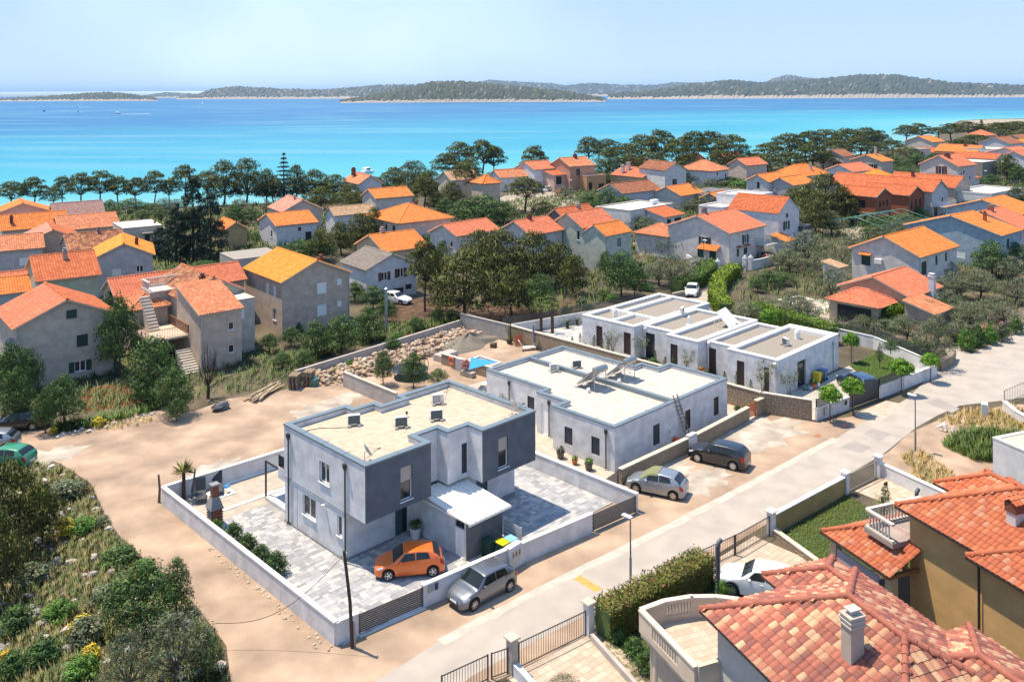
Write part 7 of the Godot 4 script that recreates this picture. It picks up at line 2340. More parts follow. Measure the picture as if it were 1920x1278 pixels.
	railing("sliding_gate","barred gate left of the yellow wall, farther half",V(45.15,0,27.12),V(48.6,0,26.85),1.2,.15,iron)
	railing("sliding_gate","grey barred gate right of the yellow wall",V(57.7,0,25.95),V(61.2,0,25.5),1.2,.15,grey_iron)
	for k in [[28.55,29.1,1.62,"stone pier with flat cap at the left end of the long gate"],[33.3,28.4,1.62,"white pier with flat cap at the hedge end of the long gate"],[48.85,26.85,1.42,"white pier at the left end of the yellow wall"],[57.4,26.02,1.42,"white pier at the right end of the yellow wall"],[61.6,25.5,1.42,"white pier with cap at the corner of the white side wall"]]:
		var p:=thing("gate_pier",k[3],"gate pier",V(k[0],0,k[1]),-5,"gate piers")
		s=Sh.new()
		s.block(Vector3(-.2,0,-.2),Vector3(.2,k[2],.2),.015)
		obj("shaft",s,pier if k[0]<30 else white,p)
		s=Sh.new()
		s.block(Vector3(-.29,k[2],-.29),Vector3(.29,k[2]+.1,.29),.02)
		obj("cap",s,stucco(Color(.66,.56,.45)) if k[0]<40 else white,p)
	garden_wall("garden_wall","ochre wall with white coping along the lawn of ochre villa",[V(49.05,0,26.83),V(57.2,0,26.05)],1.15,.25,stucco(Color(.5,.34,.13)),cap,.08)
	garden_wall("garden_wall","white side wall running down from the grey gate",[V(61.7,0,25.3),V(60.0,0,20.0),V(58.5,0,15.5)],.95,.22,white,cap,.07)
	garden_wall("garden_wall","low stone-faced wall between lawn and the ochre villa's drive",[V(48.8,0,26.6),V(47.2,0,22.9)],.4,.25,stone,stone_cap,.08)
	garden_wall("garden_wall","low bluish wall running out of the bottom edge",[V(28.5,0,28.8),V(27.6,0,25.2)],.6,.3,stucco(Color(.66,.68,.72)),null)
	garden_wall("garden_wall","low block kerb between paved drive and green garden",[V(33.05,0,28.0),V(31.5,0,23.6)],.35,.2,bare,null)
	garden_wall("garden_wall","curved low wall under the clipped hedge by the lane",[V(96.76,0,67.49),V(100.78,0,66.96),V(109.02,0,69.68),V(115.85,0,73.65)],.5,.25,stone_cap,null)
	garden_wall("stone_wall","dry stone wall with a rounded end by the junction",[V(90.23,0,34.48),V(88.74,0,32.12),V(89.21,0,30.93),V(91.88,0,30.84),V(94.31,0,31.35)],.95,.5,stone,null)
	garden_wall("stone_wall","dry stone wall beside the entrance to the olive garden",[V(97.94,0,31.6),V(100.02,0,31.42),V(102.73,0,31.51)],1.1,.5,stone,null)
	garden_wall("stone_wall","dry stone retaining wall along the garden hedge",[V(93.9,0,44.06),V(92.37,0,38.62),V(90.23,0,34.48)],.7,.4,stone,null)
	garden_wall("boundary_wall","white forecourt wall left of the iron gate, green-shuttered house",[V(117.11,0,78.99),V(112.66,0,72.94),V(113.39,0,71.07)],1.5,.25,white,null)
	garden_wall("boundary_wall","white wall topped by ivy right of the iron gate",[V(119.73,0,69.09),V(122.46,0,68.63),V(125.92,0,68.69)],1.5,.25,white,null)
	railing("iron_gate","grey iron gate of the green-shuttered house",V(114.46,0,71.09),V(118.68,0,69.58),1.4,.25,grey_iron)
	s=Sh.new()
	s.block(Vector3(-.3,0,-.3),Vector3(.3,1.9,.3),.02)
	s.lathe([Vector2(.36,1.9),Vector2(.36,2.0),Vector2(.12,2.05),Vector2(.2,2.2),Vector2(.0,2.35)],10)
	mp=obj("gate_pillar",s,white)
	mp.position=V(113.45,0,71.02)
	tag(mp,"white ball-topped pillar at the gate's left, by the white wall","gate pillar","white gate pillars")
	s=Sh.new()
	s.block(Vector3(-.3,0,-.3),Vector3(.3,1.9,.3),.02)
	s.lathe([Vector2(.36,1.9),Vector2(.36,2.0),Vector2(.12,2.05),Vector2(.2,2.2),Vector2(.0,2.35)],10)
	mp=obj("gate_pillar",s,white)
	mp.position=V(118.74,0,69.52)
	tag(mp,"white ball-topped pillar at the gate's right side","gate pillar","white gate pillars")
	s=Sh.new()
	s.block(Vector3(-.3,0,-.3),Vector3(.3,1.9,.3),.02)
	s.lathe([Vector2(.36,1.9),Vector2(.36,2.0),Vector2(.12,2.05),Vector2(.2,2.2),Vector2(.0,2.35)],10)
	mp=obj("gate_pillar",s,white)
	mp.position=V(119.73,0,69.09)
	tag(mp,"white ball-topped pillar where the ivy wall begins","gate pillar","white gate pillars")
func yard_things()->void:
	var greys:=[Color(.40,.41,.43),Color(.5,.5,.51),Color(.33,.34,.36),Color(.62,.6,.57),Color(.45,.46,.48),Color(.56,.545,.53),Color(.37,.38,.4)]
	paving("paved_yard","grey and white block paving round the two-storey house",V(24.0,0,36.4),0,21.2,16.2,[.2,.2,.4],[.2,.4,.4,.6],greys,[Rect2(4.5,6.55,12.9,12),Rect2(12.7,5.4,4.7,2),Rect2(9.5,1.55,2.95,6),Rect2(4.7,13.0,20,5)],.05,Color(.36,.35,.33))
	var deck:=grainy("terrace_deck",Color(.62,.54,.44),.9,"fine_hard_soft",1.6,"blotch_soft",5.0,.3)
	sheet("pool_deck","beige deck round the long blue pool",PackedVector2Array([Vector2(23.9,52.6),Vector2(35,52.6),Vector2(35,57.3),Vector2(23.9,57.6)]),.045,deck)
	var ps:=Sh.new()
	ps.block(V(28.9,0,53.1),V(34,.3,49.8),.01)
	setting(obj("terrace_step",ps,stucco(Color(.76,.75,.73))),"white raised terrace beside the grey house")
	pool("swimming_pool","long blue pool with a stepped notch behind the grey house",PackedVector2Array([Vector2(26.1,53.9),Vector2(34.5,53.9),Vector2(34.5,57.0),Vector2(28.0,57.1),Vector2(28.0,55.5),Vector2(26.45,55.55)]),.06,.28,Color(.06,.42,.55),true)
	pool("swimming_pool","small turquoise plunge pool behind the bungalow",PackedVector2Array([Vector2(58.85,63.3),Vector2(60.5,63.4),Vector2(60.45,66.2),Vector2(58.8,66.1)]),.1,.2,Color(.05,.4,.44),false)
	pool("swimming_pool","turquoise pool left of the stepped villa",PackedVector2Array([Vector2(71.4,62.0),Vector2(77.6,62.0),Vector2(77.6,66.2),Vector2(71.6,66.4)]),.03,.3,Color(.05,.42,.44),false)
	pool("swimming_pool","bright blue pool under the olive trees",PackedVector2Array([Vector2(105.22,56.27),Vector2(108.61,55.38),Vector2(107.2,50.14),Vector2(103.6,50.68)]),.03,.35,Color(.02,.36,.6),false)
	lounger("dark sun lounger beside the yucca, white and blue towel on it",V(26.0,.05,56.6),-24)
	lounger("dark sun lounger beside the pool notch, blue cushion on it",V(27.3,.05,56.8),-24)
	var s:=Sh.new()
	s.lathe([Vector2(.12,.04),Vector2(.2,.0),Vector2(.3,.04),Vector2(.3,.08),Vector2(.2,.13),Vector2(.12,.08),Vector2(.12,.04)],20)
	var ring_:=obj("swim_ring",s,plain("ring_white",Color(.76,.78,.8),.35))
	ring_.position=V(26.35,.42,55.8)
	tag(ring_,"white swim ring lying on the left lounger","swim ring")
	box_thing("cushion","blue cushion lying on the right dark lounger","cushion",V(27.6,.42,56.0),Vector3(.4,.12,.25),30,plain("cushion_blue",Color(.02,.2,.55),.8))
	plant("yucca0","spiky yucca in the corner of the white walls",25.1,57.2,1.25)
	var um:=thing("closed_parasol","folded grey parasol leaning beside the yucca","parasol",V(25.5,0,56.9))
	s=Sh.new()
	s.tube([Vector3(0,0,0),Vector3(.25,1.9,0)],.03,.02,6)
	obj("pole",s,plain("car_black",Color(.012,.012,.013),.5),um)
	s=Sh.new()
	s.tube([Vector3(.06,.5,0),Vector3(.16,1.2,0),Vector3(.26,2.0,0)],.11,.05,7)
	obj("cloth",s,plain("parasol_grey",Color(.1,.1,.11),.9),um)
	var bq:=thing("brick_barbecue","brick barbecue with grey hood and brick chimney by the lane wall","barbecue",V(25.05,.04,52.55),-3)
	var hood:=stucco(Color(.28,.28,.28))
	for lay in 12:
		for k in 3:
			for side in 2:
				var w:=.24
				var br:=Sh.new()
				var x:=-.36+k*w+(.06 if lay % 2 else .0)
				br.block(Vector3(x,lay*.085,.3 if side else -.4),Vector3(x+w - .015,lay*.085+.07,.4 if side else -.3),.006)
				obj("brick",br,grainy("brick_%d" % (lay*7+k*3+side) if false else "brick_%d" % ((lay+k) % 3),[Color(.3,.1,.055),Color(.25,.085,.05),Color(.35,.14,.08)][(lay+k) % 3],.9,"fine_hard_soft",.4,"",1.0),bq)
	s=Sh.new()
	s.box(Vector3(-.34,0,-.3),Vector3(.34,1.02,.3))
	obj("firebox",s,hood,bq)
	s=Sh.new()
	var q0:=[Vector3(-.42,1.03,-.46),Vector3(.42,1.03,-.46),Vector3(.42,1.03,.46),Vector3(-.42,1.03,.46)]
	var q1:=[Vector3(-.22,1.75,-.22),Vector3(.22,1.75,-.22),Vector3(.22,1.75,.22),Vector3(-.22,1.75,.22)]
	for i in 4: s.quad(q0[(i+1) % 4],q0[i],q1[i],q1[(i+1) % 4])
	obj("hood",s,hood,bq)
	s=Sh.new()
	s.box(Vector3(-.2,1.75,-.2),Vector3(.2,2.45,.2))
	obj("chimney",s,grainy("brick_0",Color(.3,.1,.055),.9,"fine_hard_soft",.4,"",1.0),bq)
	s=Sh.new()
	s.block(Vector3(-.27,2.45,-.27),Vector3(.27,2.56,.27),.02)
	obj("cap",s,hood,bq)
	pot("white pot with a dark bushy plant beside the front door",V(33.0,.05,42.1),.36,.62,Color(.7,.69,.66),OAK)
	bin("dark green wheelie bin before the grey shed",V(34.75,.05,37.3),0,Color(.012,.05,.035),Color(.012,.05,.035))
	bin("green wheelie bin with yellow lid by the street wall",V(35.1,.05,36.55),0,Color(.012,.05,.035),Color(.75,.6,.0))
	bin("bin with pale blue lid half hidden by the street wall",V(35.75,.05,36.5),0,Color(.02,.1,.2),Color(.2,.45,.62))
	var ch:=thing("terrace_chair","dark chair on the white terrace beside the grey house","chair",V(29.4,.3,50.8),40)
	for k in [[-.2,-.2],[.2,-.2],[-.2,.2],[.2,.2]]:
		s=Sh.new()
		s.bar(Vector3(k[0],0,k[1]),Vector3(k[0],.45,k[1]),.035)
		obj("leg",s,plain("car_black",Color(.012,.012,.013),.5),ch)
	s=Sh.new()
	s.block(Vector3(-.24,.43,-.24),Vector3(.24,.47,.24),.01)
	obj("seat",s,plain("seat_blue",Color(.03,.05,.09),.7),ch)
	s=Sh.new()
	s.block(Vector3(-.24,.47,-.25),Vector3(.24,.95,-.21),.01)
	obj("backrest",s,plain("seat_blue",Color(.03,.05,.09),.7),ch)
	for k in [[24.6,51.4,.75,"shrub1","light green bush by the barbecue foot"],[24.75,49.4,1.15,"shrub0","reddish green bush behind the lane wall, farthest of four"],[24.75,47.6,1.1,"shrub0","bush behind the lane wall, second from the barbecue"],[24.75,46.0,1.05,"shrub0","bush behind the lane wall, third from the barbecue"],[24.8,44.4,1.2,"shrub0","bush behind the lane wall, nearest the street gate"]]:
		plant(k[3],k[4],k[0],k[1],k[2]*.62,1.25)
	for k in [[V(42.05,0,71.61),"left"],[V(43.44,0,71.47),"right"]]:
		for i in 9:
			var pl:=pallet("weathered wooden pallet in the %s of two stacks, %s" % [k[1],["at the very bottom","second up from the ground","third up from the ground","fourth up, under the middle one","in the middle of the stack","just above the middle","third from the top","second from the top","lying on top"][i]],k[0]+Vector3(rn(-.06,.06),i*.15,rn(-.06,.06)),38+rn(-4,4))
	var wood:=[Color(.4,.3,.2),Color(.5,.4,.25),Color(.3,.24,.18),Color(.56,.46,.22)]
	for i in 26:
		var c:=i % 4
		s=Sh.new()
		var l:=rn(3.0,4.6)
		s.box(Vector3(-l/2,0,-.07),Vector3(l/2,.05,.07))
		var b:=obj("plank",s,grainy("plank_%d" % c,wood[c],.95,"fine_hard_soft",.6,"",1.0))
		b.position=V(39.33,0,72.12)+Vector3(rn(-.5,.5),.06+.055*(i/4),rn(-.55,.55))
		b.rotation=Vector3(0,deg_to_rad(30+rn(-9,9)),rn(-.02,.02))
		tag(b,"grey weathered plank in the timber heap left of the pallets","plank","planks in the timber heap")
	s=Sh.new()
	s.lump(Vector3(0,.3,0),Vector3(.95,.42,.6),.3,rng,9)
	var tp:=obj("tarpaulin_heap",s,grainy("tarp_grey",Color(.1,.11,.12),.6,"fine_hard_soft",.5,"",1.0))
	tp.position=V(34.58,0,71.23)
	tag(tp,"dark grey tarpaulin heap on the sandy lot","tarpaulin")
	s=Sh.new()
	s.lump(Vector3(0,.4,0),Vector3(.6,.6,.5),.4,rng,9)
	tp=obj("tarpaulin_heap",s,grainy("tarp_teal",Color(.1,.22,.2),.6,"fine_hard_soft",.5,"",1.0))
	tp.position=V(43.66,0,70.82)
	tag(tp,"crumpled teal sheet beside the pallet stacks","tarpaulin")
	var rock:=[Color(.55,.4,.27),Color(.6,.46,.33),Color(.5,.34,.22),Color(.64,.54,.42)]
	stones("rubble","broken brownish stone rubble before the low concrete wall",PackedVector2Array([Vector2(44.6,69.4),Vector2(57,70.0),Vector2(65.8,71.5),Vector2(66,75.4),Vector2(44,73.0)]),900,.1,.42,rock,.5)
	stones("rubble","scattered stones along the edge of the dirt lane",PackedVector2Array([Vector2(22.9,36.6),Vector2(23.6,36.6),Vector2(23.65,50),Vector2(23.3,50)]),130,.03,.12,[Color(.66,.56,.44),Color(.6,.5,.4)])
	s=Sh.new()
	for i in 40:
		for j in 20:
			var q:=[]
			for m in [[i,j],[i+1,j],[i+1,j+1],[i,j+1]]:
				var w:float=TAU*m[0]/40
				var r:float=m[1]/20.0
				var n:=1.0+.18*sin(w*3+1.0)+.1*sin(w*5)
				q.append(Vector3(cos(w)*r*3.8*n,1.25*pow(1 - r,.9)*(1.0+.15*sin(w*4+r*6)),sin(w)*r*1.9*n))
			s.quad(q[1],q[0],q[3],q[2])
	var gp:=obj("gravel_heap",s,grainy("gravel_pale",Color(.66,.58,.46),.95,"pebble",.9,"fine_hard_soft",2.0,3.0,"pebble"))
	gp.position=V(62.6,0,70.3)
	gp.rotation_degrees.y=6
	tag(gp,"pale gravel heap in front of the grey concrete wall","gravel heap")
	var tr:=thing("trampoline","round trampoline with net poles behind the young yard trees","trampoline",V(51.6,0,66.6))
	s=Sh.new()
	s.lathe([Vector2(1.5,.72),Vector2(1.75,.7),Vector2(1.8,.75),Vector2(1.5,.78),Vector2(1.5,.72)],24)
	obj("pad",s,plain("tramp_blue",Color(.03,.04,.08),.6),tr)
	s=Sh.new()
	s.lathe([Vector2(0,.74),Vector2(1.5,.74)],24)
	obj("mat",s,plain("car_black",Color(.012,.012,.013),.5),tr)
	for i in 6:
		s=Sh.new()
		var w:=TAU*i/6
		s.tube([Vector3(cos(w)*1.7,0,sin(w)*1.7),Vector3(cos(w)*1.95,1.4,sin(w)*1.95),Vector3(cos(w)*1.6,2.5,sin(w)*1.6)],.035,.03,6)
		obj("net_pole",s,plain("tramp_pole",Color(.12,.09,.08),.6),tr)
	var lr:=Sh.new()
	lr.lathe([Vector2(.2,0),Vector2(.33,-.08),Vector2(.46,0),Vector2(.33,.08),Vector2(.2,0)],20,Transform3D(Basis(Vector3.BACK,PI/2),V(56.05,.75,65.6)))
	tag(obj("life_ring",lr,plain("ring_orange",Color(.55,.12,.06),.6)),"orange life ring leaning on the low stone wall","life ring")
	box_thing("air_bed","folded pale sun bed leaning by the life ring","sun bed",V(56.1,0,64.5),Vector3(.16,1.2,.8),10,plain("bed_grey",Color(.42,.45,.45),.7))
	s=Sh.new()
	s.tri(V(53.0,1.9,59.6),V(55.6,2.3,58.5),V(54.4,2.5,60.8))
	s.tri(V(53.0,1.89,59.6),V(54.4,2.49,60.8),V(55.6,2.29,58.5))
	tag(obj("shade_sail",s,plain("sail_blue",Color(.02,.25,.6),.8)),"bright blue triangular shade sail behind the bungalow","shade sail")
	var ta:=thing("picnic_table","white table and bench under the blue shade sail","table",V(54.6,0,58.4),10)
	s=Sh.new()
	s.block(Vector3(-.9,.7,-.4),Vector3(.9,.75,.4),.01)
	obj("tabletop",s,white_plain(),ta)
	for x in [-.8,.8]:
		s=Sh.new()
		s.bar(Vector3(x,0,-.3),Vector3(x,.7,.3),.05)
		obj("leg",s,white_plain(),ta)
	box_thing("stone_bench","grey stone block bench by the life ring wall","bench",V(55.6,0,62.6),Vector3(.6,.5,1.6),5,stucco(Color(.42,.37,.32)))
	plant("flower0","dark reddish potted shrub on the stone bench",55.6,62.9,.6,1.0,.5)
	lounger("white lounger leaning by the tall stone wall",V(65.6,0,64.6),60,Color(.7,.7,.68),"yard loungers")
	var tc:=Sh.new()
	for i in 7: tc.box(Vector3(0,.1+i*.17,-.4),Vector3(.06,.24+i*.17,.4))
	tc.box(Vector3(-.03,.05,-.42),Vector3(.0,1.3,-.34))
	tc.box(Vector3(-.03,.05,.34),Vector3(.0,1.3,.42))
	var tco:=obj("folded_table",tc,plain("table_orange",Color(.5,.12,.035),.6))
	tco.position=V(66.0,0,66.0)
	tco.rotation_degrees=Vector3(0,70,-12)
	tag(tco,"orange-brown slatted table leaning on the tall stone wall","folded table")
	um=thing("closed_parasol","tall folded mauve parasol by the tall stone wall","parasol",V(66.5,0,64.3))
	s=Sh.new()
	s.tube([Vector3(0,0,0),Vector3(0,2.6,0)],.03,.03,6)
	obj("pole",s,white_plain(),um)
	s=Sh.new()
	s.tube([Vector3(0,.7,0),Vector3(0,1.6,0),Vector3(0,2.6,0)],.2,.08,8)
	obj("cloth",s,plain("parasol_mauve",Color(.2,.18,.22),.9),um)
	s=Sh.new()
	s.tube([V(65.7,0,67.0),V(65.7,2.5,67.0)],.06,.06,8)
	tag(obj("outdoor_shower",s,plain("car_black",Color(.012,.012,.013),.5)),"tall black shower post before the tall stone wall","shower")
	pot("black tub with tall reedy plant, left of the pair by the stone wall",V(66.1,0,67.6),.35,.4,Color(.02,.02,.02),[Color(.2,.2,.04),Color(.12,.14,.03)])
	plant("bamboo0","reedy plant standing in the left black tub",66.1,67.6,.62,1.0,.35)
	plant("bamboo1","reedy plant right of the black tub by the stone wall",66.3,66.7,.66)
	box_thing("yard_box","dark box beside the gravel heap","box",V(63.9,0,67.8),Vector3(.7,.5,.5),20,plain("box_brown",Color(.1,.07,.05),.8))
	box_thing("pump_cover","low block housing with grey lids at the yard wall's end","pump housing",V(57.6,0,68.3),Vector3(2.4,.7,1.2),5,bare_block())
	var n:=0
	for k in [[70,61.9,.75,.75,"slim cypress at the pool corner, leftmost of the row"],[70.2,60.9,.85,.95,"slim cypress second from the pool corner"],[70,60,.7,.55,"shortest slim cypress near the pool corner"],[70.1,58.9,.95,.95,"slim cypress left of the first brown door"],[70.2,57.9,.95,.9,"slim cypress right of the first brown door"],[70.2,57.1,.9,.9,"slim cypress by the feathery shrub"],[69.9,50.9,.85,1.1,"slim cypress within the lime green bush"],[70.2,49.9,.85,.85,"slim cypress left of the middle brown door"],[70.1,48.9,.95,.95,"slim cypress right of the middle brown door"],[70.2,45,.8,.85,"slim cypress beside the orange-brown bush"],[70.1,43.2,.85,.9,"slim cypress left of the front block's brown door"],[70.1,41.9,.95,.95,"slim cypress standing in front of the last brown door"],[70.1,40.5,.8,.85,"slim cypress nearest the front corner of the stepped villa"]]:
		plant("column%d" % (n % 2),k[4],k[0],k[1],k[2],k[3])
		n+=1
	for k in [[70.1,56.4,1.15,"feathery shrub before the brown door, pool end of the stepped villa"],[70.1,52.9,1.2,"feathery shrub beside the recessed dark entrance"],[70.2,47.4,1.0,"pale feathery shrub before the middle block of the stepped villa"],[70.2,39.4,1.25,"large feathery shrub at the front corner of the stepped villa"],[70.9,37.2,1.15,"feathery shrub in front of the villa corner by the yard"]]:
		plant("bamboo%d" % (int(k[0]*10) % 2),k[3],k[0],k[1],k[2],1.05)
	plant("shrub1","lime green round bush between slim cypresses",70.0,51.2,.75)
	plant("flower1","low yellow-flowered bush behind the stone wall",69.5,51.9,.5)
	plant("flower2","orange-brown bush before the second brown door",70.6,45.9,.72)
	plant("shrub0","little round ball bush on the pale ground by the gate",66.0,39.4,.35,.8)
	plant("palm0","fan palm by the pool wall, left of the pair",72.0,68.4,1.05,1.15)
	plant("palm0","fan palm by the pool wall, right of the pair",72.4,67.0,1.1,1.2)
	plant("cycad0","cycad by the pool, left of the two",75.2,67.2,1.1)
	plant("cycad0","cycad by the pool, right of the two",77.0,67.3,.9)
	plant("cycad0","small cycad behind the tall stone wall's end",69.3,69.0,.6)
	plant("street0","slim lollipop tree on the lawn",85.6,38.1,.85,1.25)
	plant("leafy1","young upright tree with stakes by the lawn's end",87.6,35.0,.26,1.0,1.2)
	plant("street1","young lollipop tree behind the stepped villa",87.0,48.0,1.0,1.2)
func white_plain()->Material:return plain("lamp_white",Color(.66,.66,.66),.4)
func bare_block()->Material:return stucco(Color(.50,.46,.42))
func pallet(label:String,at:Vector3,turn:float)->Node3D:
	var t:=thing("wooden_pallet",label,"pallet",at,turn,"stacked pallets")
	var m:=grainy("pallet_wood",Color(.36,.27,.18),.95,"fine_hard_soft",.5,"",1.0)
	var s:=Sh.new()
	for i in 6: s.box(Vector3(-.6,.12,-.4+i*.145),Vector3(.6,.14,-.3+i*.145))
	obj("deck_boards",s,m,t)
	for z in [-.37,.0,.37]:
		s=Sh.new()
		for x in [-.53,.0,.53]: s.box(Vector3(x - .07,.02,z - .05),Vector3(x+.07,.12,z+.05))
		s.box(Vector3(-.6,0,z - .05),Vector3(.6,.02,z+.05))
		obj("runner",s,m,t)
	return t
func pool(called:String,label:String,poly:PackedVector2Array,level:float,rim:float,liner:Color,steps:bool)->void:
	var t:=Node3D.new()
	t.name=numbered(called)
	add_child(t)
	setting(t,label)
	var deep:=-1.3
	var s:=Sh.new()
	var p:=PackedVector2Array()
	for q in poly: p.append(Vector2(q.x,-q.y))
	if Geometry2D.is_polygon_clockwise(p): p.reverse()
	s.flat(p,deep)
	for i in p.size():
		var a:=p[i]
		var b:=p[(i+1) % p.size()]
		s.quad(Vector3(a.x,deep,a.y),Vector3(b.x,deep,b.y),Vector3(b.x,level,b.y),Vector3(a.x,level,a.y))
	if steps:
		for k in 4:
			s.box(V(26.15+k*.4,deep,54.0),V(26.55+k*.4,-.05 - k*.28,55.45))
	obj("basin",s,plain("liner_%d" % int(liner.b*100),liner,.5),t)
	s=Sh.new()
	s.flat(p,level - .1)
	var w:=plain("pool_water",Color(.4,.8,.9),.04)
	w.transparency=BaseMaterial3D.TRANSPARENCY_ALPHA
	w.albedo_color.a=.12
	obj("water",s,w,t)
	s=Sh.new()
	var outer:PackedVector2Array=Geometry2D.offset_polygon(p,rim,Geometry2D.JOIN_MITER)[0]
	var y:=level+.03
	for i in p.size():
		var a:=p[i]
		var b:=p[(i+1) % p.size()]
		var c:=outer[0]
		var d:=outer[0]
		for q in outer:
			if q.distance_to(a)<c.distance_to(a): c=q
			if q.distance_to(b)<d.distance_to(b): d=q
		s.quad(Vector3(b.x,y,b.y),Vector3(a.x,y,a.y),Vector3(c.x,y,c.y),Vector3(d.x,y,d.y))
		s.quad(Vector3(d.x,y,d.y),Vector3(c.x,y,c.y),Vector3(c.x,0,c.y),Vector3(d.x,0,d.y))
		s.quad(Vector3(a.x,y,a.y),Vector3(b.x,y,b.y),Vector3(b.x,level - .2,b.y),Vector3(a.x,level - .2,a.y))
	obj("rim",s,plain("pool_rim",Color(.76,.74,.7),.7),t)
func street_things()->void:
	street_lamp("street lamp by the clipped hedge, nearest the camera",V(38.8,0,30.0),180,3.4)
	street_lamp("street lamp on the sandy verge right of the street",V(67.9,0,25.3),180,4.2)
	street_lamp("street lamp standing in the sandy clearing in mid town",V(159.82,0,141.8),0,6.0)
	street_lamp("street lamp in front of the green-shuttered house",V(115.05,0,74.48),0,4.5)
	street_lamp("street lamp below the unfinished brick house",V(182.18,0,73.94),0,6.0)
	street_lamp("street lamp by the long coral-roofed house",V(216.06,0,75.37),0,6.0)
	street_lamp("street lamp left of the tall pinkish house's road",V(254.47,0,76.44),0,6.0)
	street_lamp("tallest far street lamp by the parked cars, right side",V(278.08,0,78.97),0,7.0)
	var up:=thing("utility_pole","leaning dark wooden pole at the lane corner","pole",V(24.25,0,36.0))
	var s:=Sh.new()
	s.tube([Vector3.ZERO,Vector3(-.05,2.2,-.1),Vector3(-.22,4.75,-.35)],.1,.075,9)
	obj("shaft",s,bark(Color(.12,.08,.06)),up)
	s=Sh.new()
	s.bar(Vector3(.1,0,.08),Vector3(.08,1.3,.02),.09)
	obj("concrete_stub",s,stucco(Color(.45,.38,.3)),up)
	s=Sh.new()
	s.lathe([Vector2(.04,0),Vector2(.07,.05),Vector2(.05,.12),Vector2(0,.14)],8,Transform3D(Basis(),Vector3(-.12,4.5,-.34)))
	obj("insulator",s,plain("insulator",Color(.5,.48,.45),.4),up)
	s=Sh.new()
	var line:=[]
	for i in 21:
		var f:=i/20.0
		var p:Vector3=(V(24.05,4.55,36.35)).lerp(V(19.46,1.2,40.81),f)
		line.append(p - Vector3(0,1.1*sin(PI*f),0))
	s.tube(line,.014,.014,4)
	tag(obj("overhead_cable",s,plain("car_black",Color(.012,.012,.013),.5)),"thin sagging cable from the wooden pole to the bushes","cable")
	s=Sh.new()
	s.tube([Vector3.ZERO,Vector3(.05,.9,0),Vector3(-.05,1.9,.05)],.1,.07,8)
	var st:=obj("wooden_post",s,bark(Color(.3,.2,.14)))
	st.position=V(23.75,0,58.0)
	tag(st,"rough tan post beside the back corner of the white wall","post")
	var trees:=[[68.9,32.5,1.0,"street0","round street tree by the white wall's meter box, nearest the camera"],[72.0,31.95,1.0,"street1","round street tree in front of the dark sliding gate"],[79.8,30.95,1.05,"street0","round street tree right of the dark sliding gate"],[85.0,30.3,.9,"street1","round street tree at the white wall's far corner"]]
	for k in trees: plant(k[3],k[4],k[0],k[1],k[2],1.08)
	var hedge_cols:=[Color(.13,.15,.02),Color(.17,.19,.03),Color(.09,.11,.02),Color(.2,.11,.04),Color(.14,.07,.03),Color(.06,.1,.018)]
	hedge("tall reddish-green clipped hedge between street and near villa",[V(33.6,0,27.75),V(37.2,0,27.25),V(41.6,0,26.9)],1.5,1.65,hedge_cols,1500,.13)
	var lime:=[Color(.13,.2,.012),Color(.17,.25,.018),Color(.09,.15,.012)]
	hedge("bright lime hedge curving along the lane",[V(92.31,0,56.62),V(96.11,0,60.26),V(103.12,0,64.56),V(109.81,0,67.33),V(114,0,68.26)],2.0,1.9,lime,420,.24)
	hedge("bright green hedge behind the stepped villa",[V(93.46,0,53.68),V(92.37,0,49.08),V(90.67,0,43.76),V(90.02,0,42.12)],1.8,2.2,[Color(.09,.17,.012),Color(.12,.2,.016),Color(.07,.13,.012)],420,.22)
	hedge("darker hedge along the stone wall of the olive garden",[V(94.11,0,43.85),V(93.14,0,39.81),V(91.31,0,35.42),V(94.19,0,33.55)],1.2,1.3,[Color(.06,.12,.015),Color(.08,.15,.018),Color(.045,.09,.014)],420,.2)
	hedge("clipped dark green hedge left of the lane",[V(99.15,0,68.62),V(102.98,0,68.42),V(108.9,0,70.32),V(114.58,0,73.23)],2.6,1.8,[Color(.06,.12,.015),Color(.08,.15,.018),Color(.05,.1,.014)],420,.24)
	hedge("low yellow-green hedge along the white forecourt",[V(119.97,0,92.29),V(126.35,0,91.73),V(120.87,0,84.27),V(120.85,0,80.27)],1.2,.9,[Color(.16,.2,.03),Color(.12,.17,.03)],260,.2)
	hedge("dark ivy hedge under the greyish gable house",[V(43.85,0,125.18),V(50.21,0,126.39)],1.0,1.9,[Color(.015,.035,.01),Color(.02,.045,.012)],300,.24)
	hedge("vine canopy beside the low house by the pool",[V(101.73,0,42.52),V(105.86,0,41.05)],4.2,2.3,lime,700,.26,"vine_canopy")
	var base:=grainy("grass_base",Color(.07,.13,.02),.95,"fine_hard",1.0,"blotch_soft",3.0)
	var l1:=PackedVector2Array([Vector2(49.1,26.5),Vector2(57.2,25.9),Vector2(55.5,21.0),Vector2(50.5,19.0),Vector2(47.5,22.9)])
	var l2:=PackedVector2Array([Vector2(33.2,28.0),Vector2(41.9,27.0),Vector2(41.2,24.6),Vector2(36.5,20.5),Vector2(29.5,18.0),Vector2(31.6,23.6)])
	var green:=[Color(.09,.15,.02),Color(.13,.18,.03),Color(.07,.12,.018),Color(.19,.17,.05)]
	sheet("lawn","lawn behind the ochre wall",l1,.012,base)
	tufts("grass","short grass of the lawn behind the ochre wall",l1,5200,.12,green,6)
	sheet("lawn","garden grass below the clipped hedge",l2,.012,base)
	tufts("grass","short grass of the garden below the clipped hedge",l2,5200,.12,green,6)
	var slabs:=[Color(.60,.47,.35),Color(.64,.52,.4),Color(.55,.43,.32)]
